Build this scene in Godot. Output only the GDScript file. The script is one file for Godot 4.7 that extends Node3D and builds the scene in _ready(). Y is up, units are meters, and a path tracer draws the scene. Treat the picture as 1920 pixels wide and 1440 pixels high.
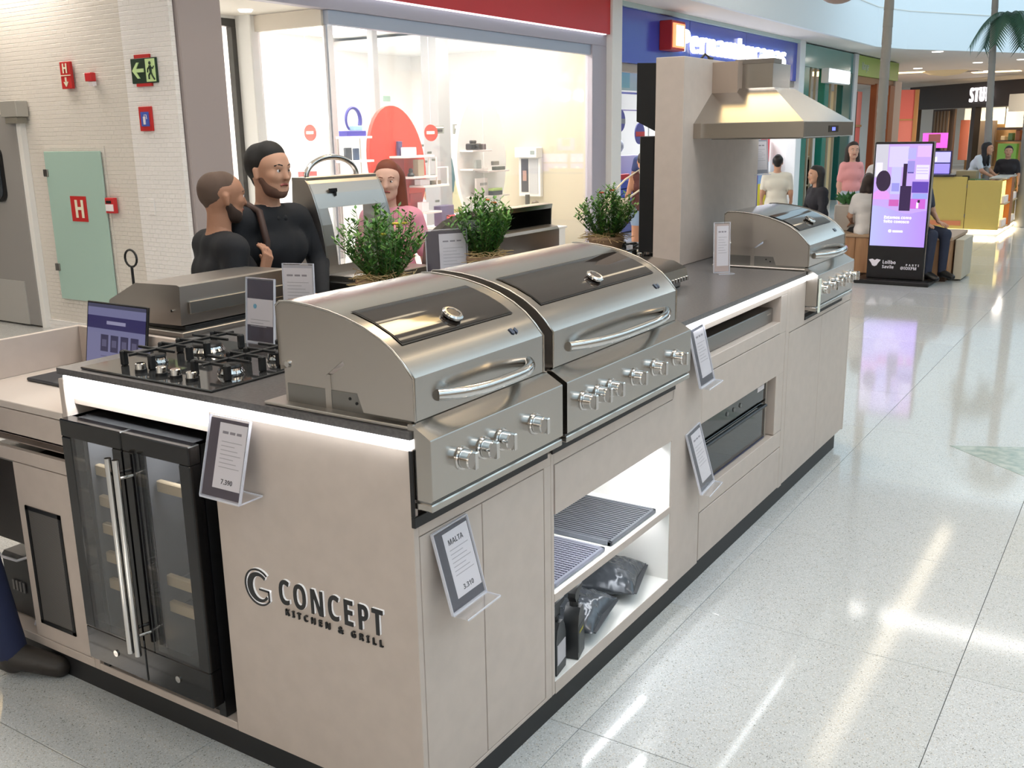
extends Node3D
# A kitchen and grill showroom counter in a shopping mall. x runs along the long counter front, -z towards the shops behind it, y up, metres.

var used := {}
var font_bold := SystemFont.new()
var font_thin := SystemFont.new()
var M := {}

func _ready() -> void:
	var cam := Camera3D.new()
	cam.name = "camera"
	add_child(cam)
	cam.position = Vector3(-1.7638, 1.8211, 1.4429)
	cam.rotation = Vector3(-0.24673, -0.99349, -0.01702)
	cam.fov = rad_to_deg(2.0 * atan(720.0 / 1858.69))
	cam.near = 0.05
	cam.far = 200.0
	cam.current = true
	var env := Environment.new()
	var sky := Sky.new()
	var sm := ProceduralSkyMaterial.new()
	sm.sky_top_color = Color(0.84, 0.94, 1.0)
	sm.sky_horizon_color = Color(0.88, 0.96, 1.0)
	sm.ground_bottom_color = Color(0.6, 0.62, 0.62)
	sm.ground_horizon_color = Color(0.7, 0.72, 0.72)
	sm.sun_angle_max = 1.0
	sm.sky_energy_multiplier = 1.4
	sky.sky_material = sm
	env.background_mode = Environment.BG_SKY
	env.sky = sky
	env.tonemap_mode = Environment.TONE_MAPPER_LINEAR
	env.tonemap_exposure = 1.02
	env.sdfgi_enabled = true
	env.ssao_enabled = true
	env.ssil_enabled = true
	var we := WorldEnvironment.new()
	we.name = "world_environment"
	we.environment = env
	add_child(we)
	# lamps of the shop behind, the neighbouring shops and the low ceilings; their glowing panels are built with the rooms
	shop_lamps()
	font_bold.font_names = PackedStringArray(["Droid Sans"])
	font_bold.font_weight = 700
	font_thin.font_names = PackedStringArray(["Droid Sans"])
	materials()
	build_setting()
	build_shops()
	build_counter()
	build_appliances()
	build_rear_row()
	build_small_things()
	build_mall_things()
	build_people()

func shop_lamps() -> void:
	for x in [7.0, 9.4, 11.0]:
		area(V(x, 3.5, -7.4), V(0, -1, -0.0), Vector2(1.2, 1.8), Color(1.0, 0.97, 0.92), 12.0, "shop_ceiling_lamp_light")
		area(V(x, 3.5, -10.2), V(0, -1, -0.0), Vector2(1.2, 1.8), Color(1.0, 0.98, 0.95), 13.0, "shop_ceiling_lamp_light")
	for x in [13.6, 16.0, 18.4, 20.6]:
		area(V(x, 3.3, -7.6), V(0, -1, -0.0), Vector2(1.0, 1.6), Color(0.96, 0.97, 1.0), 14.0, "shop_ceiling_lamp_light")
	for x in [22.6, 25.0]:
		area(V(x, 3.35, -7.4), V(0, -1, -0.0), Vector2(1.0, 1.0), Color(1.0, 0.86, 0.62), 8.0, "shop_ceiling_lamp_light")
	area(V(28.6, 3.4, -7.4), V(0, -1, 0), Vector2(2.0, 1.0), Color(1.0, 0.85, 0.7), 8.0, "shop_ceiling_lamp_light")

func materials() -> void:
	# polished granite with dark and pale grains
	var rng := RandomNumberGenerator.new()
	rng.seed = 7
	var im := Image.create(1024, 1024, false, Image.FORMAT_RGB8)
	im.fill(rgb(198, 200, 201))
	for k in 52000:
		var g := rng.randf()
		var s := rng.randi_range(1, 4)
		var c := rgb(220, 221, 221)
		if g < 0.12: c = rgb(152, 152, 148)
		elif g < 0.17: c = rgb(122, 122, 119)
		elif g < 0.45: c = rgb(184, 185, 184)
		elif g < 0.60: c = rgb(196, 187, 173)
		im.fill_rect(Rect2i(rng.randi_range(0, 1020), rng.randi_range(0, 1020), s, rng.randi_range(1, 4)), c)
	var gt := ImageTexture.create_from_image(im)
	for k in 3:
		var m := std([Color(1, 1, 1), Color(0.975, 0.975, 0.97), Color(0.99, 0.985, 0.97)][k], 0.075)
		m.albedo_texture = gt
		triplanar(m, 1.0)
		M["granite%d" % k] = m
	M.grout = std(rgb(120, 118, 112), 0.8)
	# small mosaic on the service wall: relief only
	var wi := Image.create(256, 256, false, Image.FORMAT_RGB8)
	wi.fill(Color(0.9, 0.9, 0.9))
	for r in 16:
		wi.fill_rect(Rect2i(0, r * 16, 256, 2), Color(0.25, 0.25, 0.25))
		for q in 8:
			wi.fill_rect(Rect2i((q * 32 + (r % 2) * 16) % 256, r * 16, 2, 16), Color(0.25, 0.25, 0.25))
			var t := rng.randf_range(0.7, 1.0)
			wi.fill_rect(Rect2i((q * 32 + (r % 2) * 16) % 256 + 3, r * 16 + 3, 26, 11), Color(t, t, t))
	var wn: Image = wi.duplicate()
	wn.bump_map_to_normal_map(3.0)
	var mosaic := std(rgb(222, 217, 210), 0.45)
	mosaic.normal_enabled = true
	mosaic.normal_texture = ImageTexture.create_from_image(wn)
	mosaic.normal_scale = 0.8
	triplanar(mosaic, 1.6)
	M.mosaic = mosaic
	var wh: StandardMaterial3D = mosaic.duplicate()
	wh.albedo_color = rgb(238, 236, 235)
	M.mosaic_white = wh
	M.white = std(rgb(238, 238, 236), 0.6)
	M.ceiling = std(rgb(236, 228, 220), 0.8)
	M.soffit = std(rgb(226, 222, 214), 0.7)
	M.bulkhead = std(rgb(233, 239, 242), 0.7)
	M.laminate = std(rgb(206, 191, 180), 0.42)
	M.laminate.albedo_texture = noise_tex(0.02, Color(0.965, 0.965, 0.965), Color(1, 1, 1), 256, 3, 4)
	triplanar(M.laminate, 2.0)
	M.laminate_pale = std(rgb(212, 199, 189), 0.45)
	M.board_white = std(rgb(238, 236, 232), 0.5)
	M.plinth = std(rgb(28, 27, 28), 0.5)
	M.stone = std(Color(1, 1, 1), 0.30)
	M.stone.albedo_texture = noise_tex(0.05, rgb(82, 79, 79), rgb(110, 106, 105), 512, 5, 9)
	triplanar(M.stone, 2.5)
	# brushed stainless: fine streaks in the roughness only
	var st := std(rgb(186, 181, 175), 0.22, 1.0)
	var rt := Image.create(256, 256, false, Image.FORMAT_RGB8)
	for y in 256:
		var t := 0.75 + 0.25 * rng.randf()
		rt.fill_rect(Rect2i(0, y, 256, 1), Color(t, t, t))
	st.roughness_texture = ImageTexture.create_from_image(rt)
	triplanar(st, 6.0)
	M.steel = st
	M.steel_dark = std(rgb(150, 148, 145), 0.34, 1.0)
	M.steel_flat = std(rgb(198, 192, 186), 0.34, 1.0)
	M.chrome = std(rgb(214, 211, 208), 0.06, 1.0)
	M.black = std(rgb(22, 22, 24), 0.4)
	M.black_gloss = std(rgb(14, 14, 16), 0.08)
	M.iron = std(rgb(26, 27, 29), 0.45)
	M.hob_glass = std(rgb(52, 52, 52), 0.05)
	M.hob_glass.metallic_specular = 0.85
	M.oven_glass = std(rgb(34, 34, 33), 0.05)
	M.hood_glass = std(rgb(40, 33, 29), 0.05)
	M.hood_glass.metallic_specular = 0.8
	M.acrylic = clear(rgb(225, 225, 245), 0.03)
	M.pane = clear(rgb(235, 240, 242), 0.05)
	M.fridge_pane = clear(rgb(60, 64, 70), 0.14)
	M.plum = std(rgb(70, 58, 68), 0.5)
	M.navy = std(rgb(54, 54, 66), 0.5)
	M.paper = std(rgb(236, 230, 234), 0.7)
	M.ink = std(rgb(66, 62, 66), 0.7)
	M.ink_pale = std(rgb(186, 180, 184), 0.7)
	M.charcoal_letter = std(rgb(30, 30, 32), 0.35)
	M.letter_white = glow(rgb(250, 250, 250), 0.2)
	M.lit_acrylic_edge = clear(rgb(245, 245, 255), 0.55)  # whitened to paint the light that clear edges catch
	M.led = glow(rgb(250, 252, 255), 4.0)
	M.lamp_white = glow(Color(1, 0.98, 0.95), 4.0)
	M.lamp_warm = glow(Color(1, 0.86, 0.62), 4.0)
	M.wood_pale = std(rgb(206, 184, 150), 0.55)
	M.wood = std(Color(1, 1, 1), 0.5)
	M.wood.albedo_texture = noise_tex(0.012, rgb(150, 108, 76), rgb(186, 144, 106), 256, 4, 3)
	M.wood.uv1_triplanar = true
	M.wood.uv1_world_triplanar = true
	M.wood.uv1_scale = Vector3(3.0, 0.4, 3.0)
	M.skin = std(rgb(196, 150, 124), 0.6)
	M.skin_tan = std(rgb(170, 122, 96), 0.6)
	M.skin_pale = std(rgb(222, 178, 158), 0.6)
	M.red = std(rgb(206, 46, 50), 0.4)
	M.red_sign = std(rgb(196, 40, 40), 0.5)
	M.cream = std(rgb(240, 236, 214), 0.6)
	M.alu = std(rgb(196, 198, 206), 0.4, 0.3)
	M.door_grey = std(rgb(150, 148, 146), 0.5)


# ---------------------------------------------------------------- the setting
func build_setting() -> void:
	# floor: a bed of mortar with a slab of granite on it for every tile
	var fl := thing("floor", "", "")
	fl.set_meta("kind", "structure")
	bpart("mortar_bed", V(-14, -0.2, -18), V(52, -0.021, 16), M.grout, fl, 0.0)
	var cam: Camera3D = get_node("camera")
	var inv := cam.transform.affine_inverse()
	var ft := tan(deg_to_rad(cam.fov * 0.5))
	var near: Array = []
	var far: Array = []
	var s := 0.945
	for i in range(-14, 54):
		for j in range(-18, 16):
			var lo := V(0.66 + i * s, -0.02, 1.04 + j * s)
			var c := inv * (lo + V(s * 0.5, 0.02, s * 0.5))
			var seen := c.z < -0.5 and absf(c.x) < -c.z * ft * 1.45 + 0.8 and absf(c.y) < -c.z * ft * 1.1 + 0.8
			if seen: near.append([-c.z, lo, (i * 7 + j * 13 + i * j) % 3])
			else: far.append(lo)
	near.sort_custom(func(a, b): return a[0] < b[0])
	var tb := lm()
	tb.box(V(0.001, 0, 0.001), V(s - 0.001, 0.02, s - 0.001), 0.0012)
	var tm := tb.mesh()
	for k in near.size():
		if k < 300:
			var o := MeshInstance3D.new()
			o.name = "floor_tile"
			o.mesh = tm
			o.material_override = M["granite%d" % absi(near[k][2])]
			o.position = near[k][1]
			fl.add_child(o, true)
		else: far.append(near[k][1])
	var fb := lm()
	for lo in far: fb.box(lo + V(0.001, 0, 0.001), lo + V(s - 0.001, 0.02, s - 0.001), 0.0)
	var rest := part("floor_tiling", fb, M.granite0, fl)
	rest.set_meta("kind", "stuff")
	# a green stone triangle let into the floor at the right
	var inl := lm()
	inl.prism(P([4.30, 0.56, 4.62, 1.24, 3.72, 1.24]), 1, -0.01, 0.0015)
	var gm := std(Color(1, 1, 1), 0.16)
	gm.albedo_texture = noise_tex(0.03, rgb(142, 160, 150), rgb(196, 196, 186), 256, 5, 21)
	triplanar(gm, 1.5)
	part("stone_inlay", inl, gm, fl)

	# low ceilings at the shop side and beyond the atrium; the atrium has a higher ceiling over the counter and a glazed light well beside it
	var y := 3.75
	var ce := lm()
	ce.prism(P([-14, -18, 52, -18, 52, 16, 38.7, 16, 33.7, 3.0, 29.7, -2.3, 25.7, -4.5, 24.2, -4.9, -14, -4.9]), 1, y, y + 0.3)
	ce.box(V(-14, y, 6.6), V(38.5, y + 0.3, 16))
	ce.box(V(-14, y, -4.9), V(-7.1, y + 0.3, 6.6))
	struct("ceiling", ce, M.ceiling)
	var bh := lm()
	var path := [V(-7, 0, -4.8), V(24.2, 0, -4.8), V(25.6, 0, -4.4), V(29.5, 0, -2.2), V(33.5, 0, 3.0), V(34.8, 0, 6.5), V(-7, 0, 6.5), V(-7, 0, -4.8)]
	for i in path.size() - 1:
		var a: Vector3 = path[i]
		var b: Vector3 = path[i + 1]
		var d := (b - a).normalized()
		var o := V(d.z, 0, -d.x) * 0.08
		bh.prism(P([a.x, a.z, b.x, b.z, b.x + o.x, b.z + o.z, a.x + o.x, a.z + o.z]), 1, y - 0.02, 8.6)
	struct("wall_atrium", bh, M.bulkhead)
	var tr := lm()
	tr.box(V(-7, 4.62, -4.80), V(24.2, 4.64, -4.79))
	tr.prism(P([24.2, -4.8, 25.6, -4.4, 29.5, -2.2, 33.5, 3.0, 33.48, 3.01, 29.48, -2.19, 25.6, -4.39, 24.2, -4.79]), 1, 4.62, 4.64)
	struct("trim_1", tr, M.soffit)
	var hc := lm()
	hc.box(V(-7, 6.0, -4.8), V(20.5, 6.3, 2.4))
	struct("ceiling_hall", hc, M.ceiling)
	# the light well is glazed between beams
	var beams := lm()
	for k in 14: beams.box(V(-6.9 + k * 3.0, 8.3, -4.8 if k > 9 else 2.4), V(-6.75 + k * 3.0, 8.6, 6.5))
	struct("ceiling_beams", beams, M.white)
	# linear lamps in the hall ceiling, along the counter
	for q in [[1.2, -0.62, 11.0, "long linear lamp in the hall ceiling right above the counter"], [1.6, -3.0, 10.5, "long linear lamp in the hall ceiling between the counter and the shops"], [2.0, 1.5, 12.0, "long linear lamp in the hall ceiling nearest the light well"], [14.0, -1.4, 9.0, "long linear lamp in the hall ceiling over the wooden bench"]]:
		var b := lm()
		b.box(V(q[0] - q[2] * 0.5, 5.97, q[1] - 0.12), V(q[0] + q[2] * 0.5, 6.002, q[1] + 0.12))
		solo("ceiling_linear_lamp", b, glow(rgb(255, 236, 206), 3.0), q[3], "ceiling lamp")
		area(V(q[0], 5.96, q[1]), Vector3.DOWN, Vector2(q[2], 0.24), rgb(255, 250, 245), 11.0, "linear_lamp_light")
	# square warm lamp in the hall ceiling; the range hood's sloping side mirrors it
	var hl := lm()
	hl.box(V(5.0, 5.97, -2.4), V(6.5, 6.002, -1.45))
	solo("ceiling_square_lamp", hl, M.lamp_warm, "square warm lamp in the hall ceiling beyond the range hood", "ceiling lamp")
	area(V(5.75, 5.96, -1.92), Vector3.DOWN, Vector2(1.5, 0.95), rgb(255, 226, 180), 9.0, "square_lamp_light")
	# walls: service wall at the left, far side, right side, behind the camera
	var w := lm()
	w.box(V(4.0, 0, -18), V(4.25, y, -5.62))
	struct("wall_left", w, M.mosaic)
	var w2 := lm()
	w2.box(V(3.975, 0, -6.24), V(4.02, y, -5.60))
	struct("wall_left", w2, M.mosaic_white)
	var wl := lm()
	wl.box(V(-14.2, 0, -18.2), V(4.0, y, -18))
	struct("wall_back_left", wl, M.white)
	var wr := lm()
	wr.box(V(-14, 0, 9.5), V(52, y, 9.8))
	struct("wall_right", wr, std(rgb(214, 205, 194), 0.5))
	var wb := lm()
	wb.box(V(-14.2, 0, -18), V(-14, y, 16))
	struct("wall_behind", wb, std(rgb(222, 216, 206), 0.6))
	var we := lm()
	we.box(V(52, 0, -18), V(52.2, y, 16))
	struct("wall_end", we, M.white)
	# warm cove lights in the low ceiling over the hall's near and far sides
	for k in 4:
		var b := lm()
		b.box(V(-5.0 + k * 2.6, 3.735, -8.0), V(-3.4 + k * 2.6, 3.752, -7.6))
		solo("ceiling_cove_lamp", b, M.lamp_warm, ["leftmost warm strip lamp of four in the low ceiling by the service wall", "second warm strip lamp from the left in the low ceiling", "third warm strip lamp from the left in the low ceiling", "rightmost warm strip lamp of four, nearest the service wall"][k], "ceiling lamp")
		area(V(-4.2 + k * 2.6, 3.73, -7.8), Vector3.DOWN, Vector2(1.6, 0.4), Color(1, 0.975, 0.95), 15.0, "cove_light")
	# unseen lamp panels, added behind the photographer to brighten the steel grill sides
	for k in 3:
		var b := lm()
		b.box(V(-10.8, 3.735, -3.6 + k * 3.4), V(-9.2, 3.752, -2.0 + k * 3.4))
		solo("added_panel_lamp", b, M.lamp_white, ["added unseen lamp panel nearest the shops in the low ceiling behind the photographer", "added unseen middle lamp panel in the low ceiling behind the photographer", "added unseen lamp panel farthest from the shops in the low ceiling behind the photographer"][k], "ceiling lamp")
		area(V(-10.0, 3.73, -2.8 + k * 3.4), Vector3.DOWN, Vector2(1.6, 1.6), Color(1, 0.96, 0.91), 15.0, "added_panel_light")
	build_service_wall()

func sign_board(called: String, label: String, z0: float, z1: float, y0: float, y1: float, m: Material, group := "") -> Node3D:
	var o := thing(called, label, "sign", V(3.97, y0, (z0 + z1) * 0.5), 0.0, group)
	bpart("board", V(3.955, y0, z0), V(3.985 if z0 < -6.3 else 3.975, y1, z1), m, o, 0.003)
	return o

func build_service_wall() -> void:
	var X := 3.952
	var pic := std(rgb(236, 232, 208), 0.6)
	# hydrant sign: two red squares, letter and arrow
	var s1 := sign_board("hydrant_sign", "narrow red sign with letter H above a downward arrow, high on the mosaic wall", -7.14, -6.99, 2.29, 2.525, M.red_sign)
	letters("H", V(X, 2.425, -7.105), 0.085, FACE_FRONT, pic, s1, "letter", 0.004)
	var b := mb(s1)
	b.xf = s1.transform.affine_inverse()
	b.box(V(X - 0.003, 2.345, -7.075), V(X + 0.003, 2.39, -7.055))
	b.prism(P([-7.10, 2.35, -7.03, 2.35, -7.065, 2.305]), 0, X - 0.003, X + 0.003)
	part("arrow", b, pic, s1)
	bpart("divider", V(X - 0.002, 2.402, -7.14), V(X + 0.004, 2.410, -6.99), pic, s1, 0.0)
	var s2 := thing("alarm_sounder", "small red alarm box with a pale lower half beside the hydrant sign", "alarm", V(3.97, 2.30, -6.71))
	bpart("case", V(3.93, 2.34, -6.755), V(3.985, 2.415, -6.665), M.red, s2, 0.006)
	bpart("base", V(3.945, 2.30, -6.735), V(3.985, 2.338, -6.665), M.paper, s2, 0.004)
	# green exit sign in front of a red one
	var s3 := sign_board("exit_sign", "dark green running-man exit sign with a white arrow to the left", -6.13, -5.80, 2.295, 2.50, std(rgb(24, 52, 36), 0.5))
	var lime := std(rgb(206, 236, 170), 0.5)
	bpart("red_backing", V(3.958, 2.27, -6.08), V(3.974, 2.53, -5.88), M.red_sign, s3, 0.0)
	var ar := mb(s3)
	ar.prism(P([-6.11, 2.40, -6.045, 2.465, -6.015, 2.465, -6.055, 2.415, -5.96, 2.415, -5.96, 2.385, -6.055, 2.385, -6.015, 2.335, -6.045, 2.335]), 0, X - 0.004, X + 0.003)
	part("arrow", ar, lime, s3)
	var pnl := mb(s3)
	pnl.box(V(X - 0.003, 2.305, -5.93), V(X + 0.003, 2.49, -5.81))
	part("doorway", pnl, lime, s3)
	var man := mb(s3)
	man.ball(V(X - 0.004, 2.455, -5.87), V(0.004, 0.016, 0.016), 10)
	man.tube([V(X - 0.004, 2.435, -5.868), V(X - 0.004, 2.385, -5.862)], 0.013, 6)
	man.tube([V(X - 0.004, 2.43, -5.868), V(X - 0.004, 2.41, -5.90), V(X - 0.004, 2.38, -5.905)], 0.006, 6)
	man.tube([V(X - 0.004, 2.43, -5.868), V(X - 0.004, 2.41, -5.835), V(X - 0.004, 2.43, -5.82)], 0.006, 6)
	man.tube([V(X - 0.004, 2.385, -5.862), V(X - 0.004, 2.355, -5.89), V(X - 0.004, 2.325, -5.89)], 0.008, 6)
	man.tube([V(X - 0.004, 2.385, -5.862), V(X - 0.004, 2.35, -5.845), V(X - 0.004, 2.32, -5.82)], 0.008, 6)
	part("running_figure", man, std(rgb(24, 52, 36), 0.5), s3)
	# extinguisher sign and blank plate
	var s4 := sign_board("extinguisher_sign", "red bordered sign with a white extinguisher on a blue square, below the exit sign", -6.09, -5.925, 1.90, 2.105, M.red_sign)
	bpart("blue_square", V(X - 0.002, 1.94, -6.06), V(X + 0.004, 2.06, -5.955), std(rgb(70, 96, 190), 0.5), s4, 0.0)
	var ex := mb(s4)
	ex.tube([V(X - 0.004, 1.955, -6.01), V(X - 0.004, 2.02, -6.01)], 0.012, 8)
	ex.tube([V(X - 0.004, 2.02, -6.01), V(X - 0.004, 2.035, -6.01), V(X - 0.004, 2.035, -5.985), V(X - 0.004, 2.0, -5.98)], 0.004, 6)
	part("extinguisher_mark", ex, M.paper, s4)
	var pl := lm()
	pl.box(V(3.962, 1.18, -6.10), V(3.976, 1.32, -6.02), 0.004)
	solo("wall_plate", pl, M.mosaic_white, "blank white cover plate on the mosaic wall at waist height", "plate")
	# call point beside the hydrant cabinet
	var s5 := thing("fire_call_point", "red and white break glass call point right of the hydrant cabinet", "alarm", V(3.97, 1.18, -6.62))
	bpart("case", V(3.945, 1.18, -6.69), V(3.985, 1.32, -6.56), M.red, s5, 0.005)
	bpart("label_plate", V(3.938, 1.20, -6.68), V(3.946, 1.262, -6.57), M.paper, s5, 0.002)
	bpart("dark_slot", V(3.938, 1.27, -6.665), V(3.946, 1.295, -6.60), M.black, s5, 0.001)
	# hydrant cabinet with frosted green glass door
	var c := thing("hydrant_cabinet", "recessed hydrant cabinet with a frosted pale green glass door and red H sticker", "cabinet", V(3.98, 0.30, -7.15))
	bpart("frame", V(3.99, 0.28, -7.62), V(4.02, 1.78, -6.68), M.mosaic, c, 0.0)
	bpart("glass_door", V(3.962, 0.325, -7.57), V(3.98, 1.735, -6.71), std(rgb(172, 202, 192), 0.25), c, 0.003)
	for yy in [0.60, 1.50]:
		bpart("hinge", V(3.95, yy, -7.60), V(3.985, yy + 0.07, -7.53), M.steel_dark, c, 0.004)
	bpart("red_sticker", V(3.957, 1.09, -7.23), V(3.963, 1.325, -6.99), M.red_sign, c, 0.0)
	letters("H", V(3.955, 1.125, -7.18), 0.165, FACE_FRONT, pic, c, "letter", 0.004)
	# grey swing door with a round-cornered window
	var d := thing("door_1", "", "", V(3.95, 0.0, -8.3))
	d.set_meta("kind", "structure")
	bpart("leaf", V(3.93, 0.02, -8.95), V(3.975, 2.09, -7.93), M.door_grey, d, 0.003)
	bpart("frame", V(3.94, 0.0, -7.93), V(4.0, 2.14, -7.86), M.white, d, 0.002)
	bpart("kick_plate", V(3.92, 0.02, -8.9), V(3.932, 0.46, -8.12), std(rgb(176, 175, 172), 0.4), d, 0.002)
	var rr: Array = []
	for k in 4:
		var cx: float = [-8.30, -8.62, -8.62, -8.30][k]
		var cy: float = [1.70, 1.70, 1.34, 1.34][k]
		rr.append_array(arc(Vector2(cx, cy), Vector2(0.09, 0.09), k * 90.0, k * 90.0 + 90.0, 5))
	var rim := mb(d)
	rim.prism(rr, 0, 3.912, 3.932)
	part("window_seal", rim, M.black, d)
	var r2: Array = []
	for q in rr: r2.append(Vector2(-8.46, 1.52) + (q - Vector2(-8.46, 1.52)) * Vector2(0.84, 0.88))
	var gl := mb(d)
	gl.prism(r2, 0, 3.906, 3.92)
	part("window_glass", gl, std(rgb(52, 58, 66), 0.1), d)
	bpart("notice", V(3.922, 1.84, -8.40), V(3.931, 1.96, -8.22), std(rgb(226, 222, 186), 0.6), d, 0.0)
	var cl := thing("door_closer", "grey metal door closer box at the top corner of the swing door", "door closer", V(3.95, 2.0, -7.9))
	bpart("case", V(3.86, 2.06, -8.03), V(3.985, 2.21, -7.76), std(rgb(172, 170, 164), 0.45, 0.2), cl, 0.006)
	bpart("arm_housing", V(3.88, 2.0, -8.0), V(3.985, 2.06, -7.80), std(rgb(140, 136, 126), 0.5), cl, 0.004)
	var bs := lm()
	bs.box(V(3.975, 0, -18), V(4.0, 0.09, -8.96))
	bs.box(V(3.975, 0, -7.86), V(4.0, 0.09, -5.6))
	struct("baseboard_left", bs, M.mosaic_white)


# ---------------------------------------------------------------- the shops behind the counter
func lamp_panel(x: float, y: float, z: float, sx: float, sz: float, m: Material, label: String, which := "") -> void:
	if which: label = which + " " + label
	var b := lm()
	b.box(V(x - sx * 0.5, y, z - sz * 0.5), V(x + sx * 0.5, y + 0.03, z + sz * 0.5), 0.004)
	solo("ceiling_lamp", b, m, label, "ceiling lamp")

func product(lo: Vector3, hi: Vector3, m: Material, label: String, called := "product_box", grp := "") -> MeshInstance3D:
	var b := lm()
	b.box(lo, hi, 0.006)
	return solo(called, b, m, label, "box" if called == "product_box" else "display item", grp)

func shelf(called: String, lo: Vector3, hi: Vector3, m: Material, label: String, posts := true) -> void:
	var o := thing(called, label, "shelf", V((lo.x + hi.x) * 0.5, lo.y, (lo.z + hi.z) * 0.5))
	bpart("shelf_board", lo, hi, m, o, 0.003)
	if posts:
		for x in [lo.x + 0.01, hi.x - 0.01]:
			var b := mb(o)
			b.cyl(V(x, 0.0, lo.z + 0.02), V(x, lo.y, lo.z + 0.02), 0.008, -1.0, 8)
			part("post", b, M.steel_flat, o)

func build_shops() -> void:
	var zf := -5.8
	var pink_white := std(rgb(240, 239, 236), 0.5)
	# shells: floors are the hall's, so only walls and ceilings
	var sh := lm()
	sh.box(V(4.25, 0, -11.8), V(14.6, 3.6, -11.5))
	sh.box(V(4.25, 0, -11.5), V(4.30, 3.6, -7.15))
	struct("wall_shop_back", sh, pink_white)
	var sb := lm()
	sb.box(V(11.92, 0, -7.65), V(12.35, 3.6, -5.86))
	struct("wall_shop_side", sb, std(rgb(196, 187, 166), 0.55))
	var part_w := lm()
	part_w.box(V(12.35, 0, -7.75), V(14.7, 3.6, -7.65))
	part_w.box(V(14.6, 0, -11.8), V(14.75, 3.6, -7.65))
	struct("wall_shop_partition", part_w, pink_white)
	var sc := lm()
	sc.prism(P([4.1, -5.9, 12.35, -5.9, 12.35, -7.7, 14.7, -7.7, 14.7, -11.8, 4.1, -11.8]), 1, 3.55, 3.7)
	struct("ceiling_shop", sc, M.white)
	for x in [7.0, 9.4, 11.0]:
		for z in [-7.4, -10.2]:
			lamp_panel(x, 3.52, z, 1.2, 1.8, M.lamp_white, "white lamp panel in the phone shop ceiling", ("left" if x < 8 else "middle" if x < 10 else "right") + (" front" if z > -9 else " rear"))
	# shop front 1
	var f := thing("storefront", "wide glazed phone shop front with a red fascia and grey frame", "storefront", V(8.0, 0, zf))
	var frame := std(rgb(178, 174, 186), 0.4, 0.1)
	var frame_blue := std(rgb(172, 182, 200), 0.4, 0.1)
	bpart("corner_pillar", V(4.03, 0, -5.95), V(4.50, 3.75, -5.56), std(rgb(160, 150, 149), 0.5), f, 0.01)
	bpart("frame_beam", V(4.50, 3.07, -5.92), V(12.10, 3.225, zf), frame, f, 0.006)
	bpart("head_beam", V(6.13, 2.93, -5.92), V(11.70, 3.07, -5.83), frame_blue, f, 0.004)
	bpart("fascia_band", V(4.50, 3.235, -5.92), V(12.10, 3.75, -5.74), M.red, f, 0.004)
	var strip := bpart("strip_light", V(6.0, 3.222, -5.80), V(12.0, 3.236, -5.75), glow(rgb(250, 248, 255), 1.2), f, 0.0)
	strip.name = "strip_light"
	bpart("right_frame", V(11.66, 0, -5.92), V(12.10, 3.07, zf), frame, f, 0.006)
	bpart("white_column", V(12.10, 0, -5.98), V(12.42, 3.75, -5.70), M.white, f, 0.008)
	bpart("sill", V(6.13, 0, -5.92), V(11.66, 0.10, -5.83), frame, f, 0.004)
	bpart("glass_pane", V(6.14, 0.10, -5.885), V(8.90, 2.93, -5.873), M.pane, f, 0.0)
	bpart("glass_pane", V(8.905, 0.10, -5.885), V(11.66, 2.93, -5.873), M.pane, f, 0.0)
	# recessed entry
	bpart("side_glass", V(6.13, 0.10, -6.85), V(6.142, 2.92, -5.89), M.pane, f, 0.0)
	bpart("corner_bead", V(6.125, 0.0, -5.90), V(6.147, 2.93, -5.87), std(rgb(190, 190, 196), 0.3, 0.5), f, 0.002)
	bpart("side_beam", V(6.10, 2.92, -7.0), V(6.16, 3.08, -5.9), std(rgb(222, 214, 202), 0.5), f, 0.003)
	bpart("entry_post", V(6.04, 0, -7.12), V(6.18, 3.1, -6.86), M.white, f, 0.01)
	bpart("entry_soffit", V(4.25, 3.09, -7.2), V(6.2, 3.2, -5.9), std(rgb(236, 230, 220), 0.6), f, 0.0)
	bpart("entry_header", V(4.3, 2.98, -7.16), V(6.05, 3.06, -7.08), std(rgb(74, 72, 70), 0.4), f, 0.003)
	bpart("entry_jamb", V(5.98, 0, -7.16), V(6.05, 2.98, -7.08), std(rgb(74, 72, 70), 0.4), f, 0.003)
	bpart("entry_transom", V(4.3, 3.06, -7.15), V(6.05, 3.55, -7.08), pink_white, f, 0.0)
	var dl := lm()
	dl.lathe(P([0, 3.07, 0.06, 3.07, 0.075, 3.09, 0, 3.09]), V(5.75, 0, -6.6), 18)
	solo("downlight", dl, M.lamp_white, "round white downlight in the entry ceiling of the phone shop", "ceiling lamp")
	# columns inside
	for c in [[11.55, -8.6, 0.16], [10.75, -9.2, 0.06], [9.75, -9.2, 0.06]]:
		var b := lm()
		b.box(V(c[0] - c[2], 0, c[1] - c[2]), V(c[0] + c[2], 3.55, c[1] + c[2]), 0.01)
		solo("shop_column", b, std(rgb(150, 152, 154), 0.5), ["thick white column in the phone shop right of the red oval", "thin white column above the top of the red oval", "thin white column behind the blue ring"][0 if c[2] > 0.1 else 1 if c[0] > 10 else 2], "column")
	build_phone_shop()
	build_next_shops()

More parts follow.
